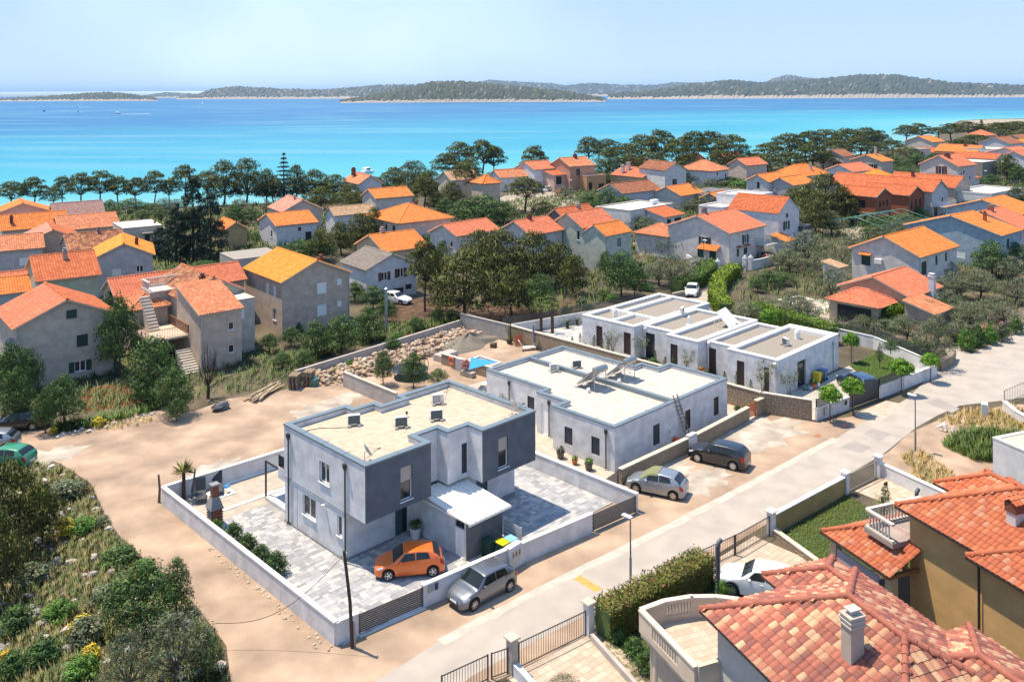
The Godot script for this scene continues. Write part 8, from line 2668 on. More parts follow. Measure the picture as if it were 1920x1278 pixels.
	paving("paved_drive","beige block paving inside the long barred gate",V(27.6,0,23.3),-5,5.6,5.7,[.4],[.4,.6],slabs,[Rect2(4.6,0,2,3.0)],.03,Color(.45,.36,.28),.01)
	paving("paved_drive","beige block paving round the white car",V(41.8,0,21.6),-3,5.8,6.2,[.4],[.4,.6],[Color(.58,.49,.36),Color(.62,.53,.4),Color(.54,.45,.33)],[],.03,Color(.45,.38,.28),.01)
	paving("paved_drive","beige block paving inside the grey barred gate",V(57.0,0,17.2),-8,4.6,8.6,[.4],[.4,.6],[Color(.58,.49,.36),Color(.62,.53,.4),Color(.54,.45,.33)],[],.03,Color(.45,.38,.28),.01)
	plant("palm0","fan palm on the lawn behind the ochre wall",55.2,22.6,.62,1.0)
	plant("column1","dark slim cypress beside the palm on the lawn",54.6,22.2,1.3,1.1)
	plant("shrub2","rounded grey-green bush beside the palm",53.6,22.4,.8)
	plant("shrub0","dark rounded bush right of the palm",56.4,21.6,.6)
	plant("flower1","pale flowering bush right of the palm",57.0,20.9,.6)
	plant("shrub1","bright bush at the corner of the carport",46.6,22.4,.6)
	plant("shrub0","small round-headed bush by the barred gate's kerb",33.9,27.2,.6)
	plant("shrub0","middle one of three reddish bushes in the garden",33.6,25.7,.62)
	plant("shrub0","lowest of three reddish bushes in the garden",33.0,24.6,.66)
	plant("shrub1","little tree beside the white car",40.9,25.4,.45,1.3)
	plant("olive0","grey-green shrub at the bottom edge on the paving",28.6,25.9,.3)
	stones("rockery","pale stones of the little rockery under the palm",PackedVector2Array([Vector2(55.4,21.3),Vector2(56.8,21.0),Vector2(56.6,20.2),Vector2(55.2,20.8)]),16,.18,.42,[Color(.66,.6,.52),Color(.58,.52,.45)])
	stones("rockery","pale garden stones beside the terrace of the near villa",PackedVector2Array([Vector2(37.4,25.4),Vector2(39.0,25.0),Vector2(38.9,24.4),Vector2(37.3,24.8)]),12,.15,.35,[Color(.66,.6,.52),Color(.58,.52,.45)])
	for k in [[37.6,23.6,"dark bent vent pipe rising beside the near villa's terrace"],[50.3,18.7,"black bent vent pipe at the corner of the ochre villa"]]:
		s=Sh.new()
		s.tube([Vector3(0,3.0,0),Vector3(0,4.6,0),Vector3(.08,4.8,0),Vector3(.3,4.85,0)],.11,.11,10)
		s.tube([Vector3(0,0,0),Vector3(0,3.0,0)],.06,.06,6)
		var pv:=obj("vent_pipe",s,plain("pipe_slate",Color(.05,.06,.075),.5))
		pv.position=V(k[0],0,k[1])
		tag(pv,k[2],"vent pipe")
	var bx:=box_thing("utility_box","small white utility box among the weeds by the road","utility box",V(79.13,0,23.84),Vector3(.7,1.2,.5),20,plain("cabinet_white",Color(.6,.6,.58),.5))
	garden_wall("garden_wall","white and grey walls with a railing at the right edge",[V(81.63,0,23.05),V(79.9,0,21.72),V(78.44,0,19.99)],.9,.3,stucco(Color(.74,.73,.7)),plain("coping_white",Color(.76,.74,.70),.7))
	railing("fence","grey railing on the white wall at the right edge",V(83.58,0,23.6),V(88.72,0,22.81),1.2,.3,plain("fence_grey",Color(.2,.2,.2),.5),.1,.018,"fence")
	var gr:=plain("frame_green",Color(.05,.2,.16),.5)
	var fr:=thing("greenhouse_frame","thin green pipe frame standing over the bare yard","pipe frame",V(166.52,0,68.51),-5)
	for i in 5:
		s=Sh.new()
		s.tube([Vector3(i*4.5 - 9,0,5),Vector3(i*4.5 - 9,3.0,5),Vector3(i*4.5 - 9,4.2,0),Vector3(i*4.5 - 9,3.0,-5),Vector3(i*4.5 - 9,0,-5)],.07,.07,5)
		obj("hoop",s,gr,fr)
	for k in [[3.0,5.0],[4.2,.0],[3.0,-5.0]]:
		s=Sh.new()
		s.tube([Vector3(-9,k[0],k[1]),Vector3(9,k[0],k[1])],.07,.07,5)
		obj("purlin",s,gr,fr)
	s=Sh.new()
	for i in 6:
		s.paint(Color(.02,.02,.02) if i % 2 else Color(.7,.7,.7))
		s.tube([Vector3(0,i*.35,0),Vector3(0,(i+1)*.35,0)],.1,.1,8)
	var bp:=obj("banded_post",s,tinted("banded",.6))
	bp.position=V(152.75,0,65.98)
	tag(bp,"post with black and white bands in the sandy yard","post")
func cars()->void:
	car("bright orange hatchback parked in the paved yard","hatch",V(30.41,.05,39.36),144.88,paint("orange_lacquer",Color(.72,.13,.005)),"car",{"spokes":5,"rim":Color(.6,.6,.6),"size":.99})
	car("metallic grey hatchback parked against the white street wall","hatch",V(31.83,0,34.75),178.15,paint("grey_lacquer",Color(.14,.155,.175),.55),"car",{"spokes":6,"size":1.01})
	car("silver hatchback with green cloth over its windscreen","hatch",V(48.61,0,35.27),109.12,paint("silver_lacquer",Color(.27,.3,.33),.55),"car",{"spokes":9,"rim":Color(.5,.48,.44),"size":1.03})
	cover_car(V(48.61,0,35.27),109.12,1.03)
	car("black car parked before the bungalow stone wall","suv",V(55.66,0,34.79),102.69,paint("black_lacquer",Color(.006,.007,.01)),"car",{"spokes":10,"size":.99})
	car("white car with black side glass on the paved drive of the near villa","suv",V(42.6,.03,24.1),112,paint("white_lacquer",Color(.78,.79,.8)),"car",{"spokes":7})
	car("dark blue car on the concrete yard behind the sliding gate","suv",V(78.3,.01,34.3),62,paint("blue_lacquer",Color(.012,.035,.085)),"car",{})
	car("white hatchback with dark roof parked on the lane behind the stepped villa","hatch",V(99.61,0,66.35),-152,paint("white_lacquer",Color(.78,.79,.8)),"car",{})
	car("white van-like car beside the grey-roofed white house","estate",V(68.66,0,91.52),-75,paint("white_lacquer",Color(.78,.79,.8)),"car",{})
	car("white car half hidden by leaves left of the other white car","estate",V(68.42,0,94.72),-75,paint("white_lacquer",Color(.78,.79,.8)),"car",{})
	car("black estate car parked at the left edge of the sandy lot","estate",V(20.9,0,79.23),146,paint("black_lacquer",Color(.006,.007,.01)),"car",{})
	car("silver car cut by the left edge between black and green cars","hatch",V(18.11,0,75.98),146,paint("silver_lacquer",Color(.27,.3,.33),.55),"car",{})
	car("green car half behind the pine at the left edge","hatch",V(18.16,0,71.85),130,paint("green_lacquer",Color(.02,.2,.09)),"car",{})
	car("dark car parked beside the green-shuttered white house","hatch",V(128.93,0,71.29),20,paint("black_lacquer",Color(.006,.007,.01)),"car",{})
	car("dark car under the tree by the far right street lamp","hatch",V(283.28,0,77.75),30,paint("black_lacquer",Color(.006,.007,.01)),"car",{})
	car("white car parked by the sandy clearing in mid town","estate",V(177.73,0,165.46),10,paint("white_lacquer",Color(.78,.79,.8)),"car",{})
	car("red car parked by the sandy clearing in mid town","hatch",V(176.12,0,159.57),10,paint("red_lacquer",Color(.45,.06,.04)),"car",{})
func cover_car(at:Vector3,turn:float,size:float)->void:
	var b:Dictionary=BODIES["hatch"]
	var s:=Sh.new()
	for side in [-1.0,1.0]:
		var r:=span(.25,.56,8)
		patch(s,b,[r,r,r,r,r],[4.6,5.2,6.0,7.0,8.0],side,.03)
	var o:=obj("windscreen_cover",s,grainy("cover_cloth",Color(.24,.26,.13),.95,"fine_hard_soft",.4,"",1.0))
	o.position=at
	o.rotation_degrees.y=turn
	o.scale=Vector3.ONE*size
	tag(o,"olive green cloth laid over the silver car's windscreen and roof","cover")
func boats()->void:
	boat("motor","white motor boat leaving a straight wake on the left sea",V(501.82,-1,1377.56),140,1.6)
	boat("sail","white sailing boat far out on the left sea",V(1166.42,-1,2516.57),90,1.4)
	boat("sail","dark-sailed boat on the far horizon",V(2724.99,-1,4651.54),60,1.6)
	boat("motor","small white boat with a bright wake far left",V(730.71,-1,2263.56),120,1.4)
	boat("motor","tiny dark boat left of the white motor boat",V(494.55,-1,1708.95),40,1)
	boat("motor","small white boat moored near the house at the water",V(180.56,-1,257.42),20,1)
	boat("motor","small dark boat below the bright wake",V(524.78,-1,1622.99),90,.8)
func boat(kind:String,label:String,at:Vector3,turn:float,size:float)->void:
	var t:=thing("sailing_boat" if kind=="sail" else "motor_boat",label,"boat",at,turn,"boats")
	t.scale=Vector3.ONE*size
	var hull:=plain("hull_dark",Color(.05,.06,.08),.4) if label.contains("dark") and kind!="sail" else plain("hull_white",Color(.78,.78,.78),.4)
	var s:=Sh.new()
	var ribs:=[[-3.5,1.0],[-2.0,1.25],[.0,1.3],[2.0,1.0],[3.3,.45],[4.2,.03]]
	for i in ribs.size() - 1:
		for sd in [-1,1]:
			var p:=[Vector3(ribs[i][0],-.2,ribs[i][1]*.6*sd),Vector3(ribs[i+1][0],-.2,ribs[i+1][1]*.6*sd),Vector3(ribs[i+1][0],1.0,ribs[i+1][1]*sd),Vector3(ribs[i][0],1.0,ribs[i][1]*sd)]
			if sd>0: s.quad(p[0],p[1],p[2],p[3])
			else: s.quad(p[1],p[0],p[3],p[2])
		s.quad(Vector3(ribs[i][0],.95,ribs[i][1]),Vector3(ribs[i+1][0],.95,ribs[i+1][1]),Vector3(ribs[i+1][0],.95,-ribs[i+1][1]),Vector3(ribs[i][0],.95,-ribs[i][1]))
	s.quad(Vector3(-3.5,-.2,-.6),Vector3(-3.5,-.2,.6),Vector3(-3.5,1.0,1.0),Vector3(-3.5,1.0,-1.0))
	obj("hull",s,hull,t)
	if kind=="sail":
		s=Sh.new()
		s.tube([Vector3(.4,1,0),Vector3(.4,12,0)],.09,.05,6)
		obj("mast",s,plain("alu",Color(.55,.55,.54),.35,.8),t)
		s=Sh.new()
		for k in [[.3,-3.4,11.6],[.5,4.0,10.4]]:
			s.tri(Vector3(k[0],1.7,.02),Vector3(k[1],1.7,.25),Vector3(k[0],k[2],.02))
			s.tri(Vector3(k[1],1.7,.2),Vector3(k[0],1.7,-.03),Vector3(k[0],k[2],-.03))
		obj("sail",s,plain("sail_dark",Color(.06,.08,.12),.8) if label.contains("dark") else plain("sail_white",Color(.78,.78,.76),.8),t)
	else:
		s=Sh.new()
		s.block(Vector3(-1.6,.95,-.8),Vector3(1.2,2.2,.8),.15)
		obj("cabin",s,hull,t)
		s=Sh.new()
		s.box(Vector3(-1.2,1.5,-.82),Vector3(1.0,1.95,.82))
		obj("cabin_window",s,plain("glass_and_room_shade",Color(.02,.025,.03),.06),t)
		if label.contains("wake"):
			s=Sh.new()
			for i in 30:
				s.lump(Vector3(-4.0 - i*.9,.0,rn(-.4,.4)),Vector3(.8,.12,.5+i*.03),.4,rng,4)
			obj("wake_foam",s,plain("foam",Color(.75,.78,.8),.8),t)
func trees_shore()->void:
	grove("umbrella",3,"umbrella pine in the shore row at the far left",[[58.7,226.9,.79,.84],[62.8,225.3,.75,.95],[65.8,222.2,.56,.90],[69.0,224.3,.57,1.27],[71.3,219.2,.80,.98],[75.0,216.6,.76,1.09],[78.4,214.4,.71,1.01],[81.4,211.3,.71,.95],[84.7,209.2,.67,1.21]])
	grove("umbrella",3,"umbrella pine in the shore row left of the cedar",[[88.7,209.3,.58,1.06],[92.0,208.7,.83,1.07],[96.9,206.6,.74,1.01]])
	grove("pine",3,"bushy pine in the shore row left of the cedar",[[99.8,203.5,.93,1.25],[104.7,201.3,.89,1.37],[109.3,199.6,.68,1.29],[111.6,200.4,.64,1.07],[115.7,196.0,.64,1.56]])
	grove("cedar",1,"tiered dark cedar left of the house at the water",[[113.5,198.4,1.11,.90]])
	grove("pine",3,"bushy pine on the shore left of the house at the water",[[120.4,194.3,.92,.91],[123.8,190.7,.78,.92],[120.3,179.0,.74,.75],[112.1,179.1,.81,.69]])
	grove("pine",3,"bushy pine around the hidden cream house",[[133.3,187.2,.79,.77],[139.9,187.2,.95,.87],[149.8,191.3,1.09,.82],[148.1,182.0,.82,.88],[128.1,167.8,.65,.90],[116.6,163.7,.73,.83],[112.3,165.6,.57,.94],[134.9,157.9,.64,1.04],[147.1,162.9,.68,1.17],[129.0,155.8,.58,.80]])
	grove("umbrella",3,"umbrella pine around the hidden cream house",[[125.7,156.7,.78,.98],[164.9,195.4,.99,.87],[172.8,198.0,1.08,1.05],[185.3,201.3,1.25,.93],[187.9,198.4,.87,1.09],[167.8,188.1,.86,.85],[142.3,161.8,.98,.93]])
	grove("umbrella",3,"umbrella pine by the orange shore villa",[[141.9,139.7,1.09,.67],[188.3,181.5,1.02,1.00],[180.6,174.5,1.15,.64]])
	grove("leafy",3,"leafy tree left of the cream tower house",[[125.2,148.4,.82,.91]])
	grove("olive",3,"olive tree left of the white shore house",[[177.2,186.6,1.29,.79],[175.8,179.6,1.26,.79],[171.6,184.1,.97,1.02]])
	grove("olive",3,"olive tree in front of the orange shore villa",[[167.9,150.6,1.13,.63]])
	grove("leafy",3,"leafy tree right of the white shore house",[[183.8,171.1,1.15,.38]])
	grove("leafy",3,"leafy tree right of the orange shore villa",[[194.3,159.8,.79,1.04],[198.2,160.0,.80,.97]])
	grove("leafy",3,"leafy tree left of the brown-roofed house",[[156.3,132.6,1.01,.71],[155.0,126.0,1.05,.96]])
	grove("leafy",3,"leafy tree in front of the brown-roofed house",[[154.8,121.1,.89,.87]])
	grove("pine",3,"bushy pine in the dense belt behind the white hip-roofed house",[[209.6,170.3,.94,1.16]])
	grove("pine",3,"bushy pine by the orange shore villa",[[142.3,134.2,.60,.50]])
	grove("umbrella",3,"umbrella pine in the dense belt behind the white hip-roofed house",[[231.0,195.9,1.10,1.01],[242.0,196.5,1.27,.76],[233.0,181.8,1.14,.81],[243.5,182.3,1.31,.90],[241.3,172.9,1.40,.94],[238.7,164.6,1.30,.83],[248.6,165.0,1.34,.98],[259.7,164.8,1.37,.91],[257.1,155.8,1.40,.84],[245.0,152.4,1.09,.75],[249.1,148.0,1.15,.55],[214.1,165.4,1.10,.68],[221.9,162.0,1.24,.66],[235.0,158.0,1.08,.64]])
	grove("umbrella",3,"umbrella pine in the dense belt left of the coral-roofed white house",[[248.3,143.7,1.08,.49],[269.3,154.4,1.37,.42],[281.0,154.2,1.40,.61],[289.4,151.5,1.56,.74],[298.1,148.7,1.44,.82],[255.5,141.1,1.28,.52],[266.9,139.7,1.31,.53],[275.2,136.3,1.39,.63],[336.1,159.6,1.60,.69],[280.0,134.0,1.13,.62]])
	grove("umbrella",3,"umbrella pine near the coral-roofed white house",[[353.0,158.4,1.81,.62],[370.1,157.9,1.70,.63],[373.6,154.0,1.28,.75],[309.6,143.0,1.46,.61],[334.1,145.7,1.55,.56],[348.9,145.6,1.36,.46],[364.9,145.1,1.40,.49]])
	grove("umbrella",3,"umbrella pine among far right roofs before the sand spit",[[458.4,174.7,1.53,.62],[472.3,173.2,1.56,.62],[341.3,130.1,1.29,.43],[510.0,176.9,1.44,.49],[503.7,167.8,1.84,.49],[531.5,169.3,2.03,.46],[537.8,162.0,1.69,.43],[568.9,162.6,2.12,.38],[574.8,155.7,2.00,.43],[421.9,130.4,1.78,.42],[371.5,120.7,1.43,.52],[477.0,126.8,1.36,.53],[522.2,146.6,1.40,.45]])
	grove("dark",2,"dark conifer right of the cream house near the spit",[[653.6,198.2,.51,1.27],[397.2,127.8,.38,1.06],[398.0,127.0,.25,1.32]])
	grove("leafy",3,"leafy tree right of the mauve-roofed house",[[74.1,208.2,.92,.62],[77.5,204.6,1.27,.49],[81.7,202.8,1.07,.37],[71.3,198.8,.68,.69]])
	grove("olive",3,"olive tree right of the mauve-roofed house",[[83.7,200.7,.93,.79],[86.4,200.5,.94,.68]])
	grove("olive",3,"olive tree left of the house at the water",[[96.1,187.8,.93,.74],[99.5,181.6,.69,.91]])
	grove("olive",3,"olive tree behind the pink-roofed house",[[102.3,172.3,.75,.68]])
	grove("olive",3,"olive tree right of the pink-roofed house",[[102.6,166.1,.66,.83]])
	grove("flower",1,"pink oleander right of the cream tower house",[[136.3,136.7,.91,.74]])
	grove("olive",3,"olive tree right of the orange cottage",[[168.5,111.9,.99,.68],[171.0,109.2,.99,.94],[174.3,105.7,.84,1.02]])
	grove("olive",3,"olive tree behind the orange cottage",[[171.0,117.2,.94,.62]])
	grove("leafy",3,"leafy tree right of the brown-roofed house",[[157.0,121.3,.83,.68]])
	grove("leafy",3,"leafy tree right of the orange cottage",[[175.7,112.2,.72,1.06],[175.6,115.1,.65,.83]])
	grove("leafy",3,"leafy tree left of the white hip-roofed house",[[211.5,154.4,1.19,.72],[218.2,149.5,1.83,.47],[222.0,145.5,1.28,.51]])
	grove("leafy",3,"leafy tree behind the white hip-roofed house",[[264.3,178.8,.77,.80]])
	grove("leafy",3,"leafy tree left of the white gable cottage",[[205.3,128.6,.58,.71]])
	grove("olive",3,"olive tree left of the white hip-roofed house",[[218.3,138.5,1.07,.50],[223.7,167.5,.75,.63]])
	grove("olive",3,"olive tree right of the orange shore villa",[[201.9,156.0,.68,.68]])
	grove("shrub",3,"green shrub right of the white hip-roofed house",[[228.5,138.5,5.81,.24],[224.6,131.8,4.23,.29],[223.0,137.8,2.86,.44]])
	grove("shrub",3,"green shrub left of the coral-roofed white house",[[262.3,139.1,5.72,.31],[250.7,138.5,4.62,.27]])
	grove("pine",3,"bushy pine in the dense belt left of the coral-roofed white house",[[186.9,96.5,.62,.90]])
	grove("pine",3,"bushy pine near the coral-roofed white house",[[191.8,84.9,.52,1.20]])
	grove("shrub",3,"green shrub left of the long coral-roofed house",[[198.5,71.7,2.56,.52],[196.5,73.8,2.14,.47]])
	grove("shrub",3,"green shrub left of the low white modern house",[[214.5,67.5,3.34,.48]])
	grove("shrub",3,"green shrub behind the low white modern house",[[224.1,67.0,2.30,.63]])
	grove("leafy",3,"leafy tree left of the tall pinkish house",[[251.1,83.7,1.08,.53]])
	grove("leafy",3,"leafy tree right of the tall pinkish house",[[265.4,84.2,1.30,.35]])
	grove("leafy",3,"leafy tree in front of the grey concrete block",[[274.0,83.3,1.07,.42]])
	grove("leafy",3,"leafy tree in front of the tall pinkish house",[[237.4,77.2,.78,.62]])
	grove("leafy",3,"leafy tree right of the grey concrete block",[[282.5,83.0,.91,.56],[301.5,84.0,1.15,.91],[286.2,76.8,.90,1.16]])
	grove("leafy",3,"leafy tree left of the coral-roofed white house",[[272.8,127.8,.90,.62]])
	grove("leafy",3,"leafy tree left of the grey concrete block",[[310.6,122.1,1.40,.67],[300.4,120.8,1.36,.41],[289.1,110.2,1.49,.37],[300.8,108.6,1.02,.34]])
	grove("leafy",3,"leafy tree left of the broad orange-roofed house",[[320.0,118.3,1.63,.62],[337.9,119.1,1.02,.87]])
	grove("pine",3,"bushy pine among far right roofs before the sand spit",[[216.7,58.8,.48,1.30],[292.5,81.5,.70,1.25]])
	boats()
func trees_town()->void:
	grove("leafy",3,"leafy tree in front of the cream tower house",[[122.9,133.6,1.98,.56],[121.2,137.5,1.29,.72]])
	grove("leafy",3,"leafy tree left of the small white modern house",[[126.0,130.4,1.28,.66],[145.5,121.2,.86,.91]])
	grove("dark",2,"dark conifer right of the cream flat-roofed house",[[62.3,138.0,.83,1.32],[59.9,139.1,.82,.89],[59.2,143.8,.64,.67]])
	grove("dark",2,"dark conifer behind the grey-roofed garage",[[63.9,135.0,.82,1.09]])
	grove("leafy",3,"leafy tree right of the mauve-roofed house",[[53.8,174.9,.74,.48],[75.2,192.3,.80,.52],[78.1,189.3,.80,.62],[77.8,180.6,.65,.87]])
	grove("leafy",3,"leafy tree right of the low stepped-roof house",[[55.8,170.3,.62,.54]])
	grove("leafy",3,"leafy tree left of the pink-roofed house",[[86.5,171.5,.84,.91],[88.9,169.1,.90,.71],[79.2,159.2,.54,.97]])
	grove("leafy",3,"leafy tree left of the white orange-roofed cottage",[[78.0,151.5,.52,.76],[79.1,148.7,.51,.62]])
	grove("leafy",3,"leafy tree behind the greyish gable house",[[43.0,132.3,.35,1.37]])
	grove("leafy",3,"leafy tree left of the greyish gable house",[[35.6,130.4,.46,1.14],[33.1,128.7,.28,1.65]])
	grove("leafy",3,"leafy tree left of the grey-roofed garage",[[59.2,127.8,.80,.44],[56.3,130.8,.56,.47]])
	grove("leafy",3,"leafy tree right of the grey-roofed garage",[[74.5,125.5,1.00,.66],[77.4,123.7,.95,.71],[71.8,126.9,.74,.67]])
	grove("leafy",3,"leafy tree right of the white orange-roofed cottage",[[90.3,137.1,.57,.62]])
	grove("pine",3,"bushy pine left of the orange hip-roofed house",[[82.5,125.2,.54,1.09],[87.1,126.3,.53,1.32],[91.2,128.1,.48,1.50]])
	grove("pine",3,"bushy pine right of the grey-roofed garage",[[76.4,122.2,.43,1.29]])
	grove("leafy",3,"leafy tree behind the orange hip-roofed house",[[101.3,136.2,.65,.62],[104.6,132.8,.53,.52]])
	grove("leafy",3,"leafy tree right of the orange hip-roofed house",[[101.1,126.0,.40,1.79],[103.2,125.4,.40,1.70],[95.2,117.9,.69,.72]])
	grove("leafy",3,"leafy tree left of the white-banded orange roof house",[[94.9,112.5,.62,.78]])
	grove("pine",3,"bushy pine right of the grey-roofed white house",[[69.4,78.9,.84,1.03],[73.8,89.2,.47,1.41],[74.9,76.1,.51,1.22]])
	grove("pine",3,"bushy pine left of the grey gable behind the pines",[[82.8,86.7,.86,1.03],[92.2,100.9,.65,.95]])
	grove("pine",3,"bushy pine in front of the grey gable behind the pines",[[87.3,84.4,.77,1.09]])
	grove("pine",3,"bushy pine right of the grey gable behind the pines",[[92.2,84.3,.67,.90]])
	grove("pine",3,"bushy pine in front of the mint-green house",[[88.3,77.9,.44,1.28]])
	grove("umbrella",3,"umbrella pine right of the grey-roofed white house",[[68.4,85.1,.55,1.47]])
	grove("leafy",3,"leafy tree right of the grey-roofed white house",[[77.0,73.3,.79,1.19],[65.9,79.7,.29,1.21],[68.3,80.0,.22,.94]])
	grove("leafy",3,"leafy tree in front of the mint-green house",[[91.9,72.4,.94,1.17],[99.9,81.7,.45,1.56],[92.2,70.4,.61,1.46]])
	grove("olive",3,"olive tree right of the mint-green house",[[101.0,70.4,1.12,.92],[101.0,72.9,.95,.77],[101.1,75.3,.62,.79]])
	grove("olive",3,"olive tree left of the white green-shuttered house",[[109.0,72.4,.74,.91]])
	grove("leafy",3,"leafy tree left of the white green-shuttered house",[[122.0,84.4,1.34,.64],[123.9,88.2,.95,.66]])
	grove("shrub",3,"green shrub in front of the mint-green house",[[89.2,73.5,1.03,.79],[88.7,71.4,.89,.94],[84.0,72.7,.87,1.03],[82.6,70.2,.73,1.05]])
	grove("shrub",3,"green shrub left of the stepped villa",[[79.5,69.3,.71,.84]])
	grove("shrub",3,"green shrub right of the grey-roofed white house",[[79.5,71.4,.60,1.26]])
	grove("shrub",3,"green shrub right of the mint-green house",[[97.2,72.0,1.07,.67]])
	grove("flower",1,"pink oleander right of the mint-green house",[[100.1,69.1,.98,.65],[96.5,72.8,.56,.87]])
	grove("flower",1,"pink oleander right of the white green-shuttered house",[[126.8,70.3,1.31,.61],[129.2,70.3,.83,.75]])
	grove("flower",1,"pink oleander left of the yellow-walled house",[[71.4,105.7,.88,.99]])
	grove("flower",1,"pink oleander right of the pink-sloped beige house",[[46.8,144.6,.48,.63]])
	grove("olive",3,"olive tree right of the small white modern house",[[135.8,100.4,.97,.79],[139.2,106.3,.87,.84],[145.8,104.5,.82,.71]])
	grove("olive",3,"olive tree left of the small white modern house",[[140.2,110.4,.75,.71]])
	grove("pine",3,"bushy pine left of the unfinished brick wing",[[172.1,82.4,1.00,1.10],[176.6,88.7,.77,1.02],[174.7,79.6,.63,1.29]])
	grove("pine",3,"bushy pine right of the tall white house",[[158.1,77.3,.68,1.02]])
	grove("olive",3,"olive tree left of the unfinished brick wing",[[160.2,75.1,1.09,.90],[159.7,80.2,.98,.84],[164.5,85.0,.68,1.02]])
	grove("olive",3,"olive tree right of the white green-shuttered house",[[128.1,64.0,1.36,.92],[122.4,64.1,1.07,.73],[123.1,66.2,.67,.86]])
	grove("olive",3,"olive tree left of the bright orange-roofed white house",[[122.4,58.6,.98,.85],[125.6,55.2,.84,.60]])
	grove("olive",3,"olive tree right of the tall white house",[[134.0,61.0,.69,.86],[146.5,64.9,.75,.79],[158.0,64.5,.91,.79],[149.1,62.2,.57,1.02]])
	grove("olive",3,"olive tree left of the low house by the pool",[[110.4,51.8,.93,.97],[90.4,52.7,.74,.84],[94.7,52.4,.88,.68],[94.3,48.8,.78,1.14],[96.7,48.3,.59,1.04],[99.3,42.7,.50,.65],[96.2,42.6,.38,.85]])
	grove("leafy",3,"leafy tree in front of the unfinished brick wing",[[170.2,72.1,.66,.68],[159.8,66.7,.85,.62]])
	grove("leafy",3,"leafy tree right of the unfinished brick wing",[[174.7,71.3,.80,.58],[178.7,70.3,.80,.55]])
	grove("leafy",3,"leafy tree in front of the middle brick wing",[[183.8,70.1,.82,.53]])
	grove("leafy",3,"leafy tree right of the middle brick wing",[[191.9,70.4,.78,.62]])
	grove("leafy",3,"leafy tree right of the white green-shuttered house",[[110.3,61.0,.64,.73]])
	grove("leafy",3,"leafy tree left of the low house by the pool",[[106.9,60.7,.42,.87],[108.2,47.9,.58,.62],[101.2,41.7,.53,.77],[101.6,43.7,.54,.62]])
	grove("leafy",3,"leafy tree left of the bright orange-roofed white house",[[113.4,60.2,.65,.52],[124.0,51.8,.52,.65],[117.3,44.8,.40,.69],[112.4,49.8,.32,.47]])
	grove("leafy",3,"leafy tree left of the unfinished brick wing",[[170.9,83.5,.63,.62]])
	grove("olive",3,"olive tree left of the rear pale blue house",[[163.2,63.2,1.11,.66],[169.0,61.5,1.25,.60],[174.2,60.5,.96,.79],[183.2,60.6,.99,.73]])
	grove("olive",3,"olive tree right of the unfinished brick wing",[[170.0,64.9,1.28,.65]])
	grove("olive",3,"olive tree right of the long coral-roofed house",[[191.3,62.2,.90,.73]])
	grove("pine",3,"bushy pine in front of the rear pale blue house",[[166.1,44.6,.15,1.87]])
	grove("olive",3,"olive tree right of the bright orange-roofed white house",[[129.1,44.1,.80,1.10],[119.7,42.3,.88,.77],[121.9,40.0,.97,.77],[124.1,37.8,1.01,.81],[130.4,40.4,.70,.91],[124.1,33.7,.86,.85]])
	grove("olive",3,"olive tree in front of the bright orange-roofed white house",[[117.0,43.0,.74,.80]])
	grove("olive",3,"olive tree in front of the sky-blue house",[[140.1,40.5,.98,.77],[137.7,37.7,.86,.95]])
	grove("olive",3,"olive tree right of the low house by the pool",[[109.9,37.0,.88,.85],[105.6,37.9,.78,.85],[106.4,33.8,.84,.85],[113.0,33.8,.72,.76],[101.3,33.0,.55,.95],[111.7,31.7,.78,.77]])
	grove("olive",3,"olive tree in front of the low house by the pool",[[97.2,37.1,.66,.95],[95.6,38.8,.62,.84],[98.6,34.3,.61,1.14],[100.0,38.8,.49,.92]])
	grove("olive",3,"olive tree right of the stepped villa",[[89.6,31.7,.66,1.53],[85.9,35.4,.13,4.26]])
	grove("leafy",3,"leafy tree in front of the sky-blue house",[[139.5,41.0,.99,.99]])
	grove("leafy",3,"leafy tree right of the sky-blue house",[[150.3,41.2,.95,.75]])
	grove("leafy",3,"leafy tree right of the bright orange-roofed white house",[[116.5,39.5,.47,.39]])
	grove("shrub",3,"green shrub right of the low house by the pool",[[100.5,30.9,1.04,1.57],[102.5,30.3,.94,1.50],[104.5,29.7,.95,1.47],[109.0,29.6,.99,1.22],[98.0,31.3,.92,1.68],[100.9,33.4,.85,1.10]])
	grove("flower",1,"pink oleander right of the low house by the pool",[[103.3,30.9,.89,1.21],[105.6,30.0,.67,1.57]])
	grove("leafy",3,"leafy tree left of the rambling terrace house",[[31.7,86.6,.68,2.09],[31.4,77.8,.79,1.31],[30.4,76.9,.48,1.04]])
	grove("leafy",3,"leafy tree right of the three-floor beige house",[[35.5,99.8,.41,2.47],[23.9,87.3,.42,1.83]])
	grove("leafy",3,"leafy tree in front of the three-floor beige house",[[21.6,83.9,.58,1.85],[23.6,76.8,.53,1.46],[22.1,76.4,.35,1.94],[20.8,79.6,.50,1.72]])
	grove("leafy",3,"leafy tree behind the three-floor beige house",[[23.4,91.9,.43,1.46]])
	grove("leafy",3,"leafy tree in front of the rambling terrace house",[[31.1,72.9,.57,1.25],[30.7,71.3,.31,1.17]])
	grove("leafy",3,"leafy tree right of the rambling terrace house",[[48.6,78.7,.57,1.18],[51.2,77.7,.71,1.02],[48.6,83.6,.43,.91],[46.0,83.5,.36,.99],[45.7,76.1,.33,.99],[44.2,77.7,.34,.85],[48.3,66.4,.34,1.74]])
	grove("leafy",3,"leafy tree right of the pinkish beige house",[[55.7,79.3,.61,1.13],[61.8,84.2,.47,1.08],[61.8,78.6,.32,1.04],[55.2,74.2,.32,.94]])
	grove("leafy",3,"leafy tree in front of the grey-roofed white house",[[64.4,90.6,.66,.83]])
	grove("leafy",3,"leafy tree left of the grey-roofed white house",[[65.2,95.9,.56,.83]])
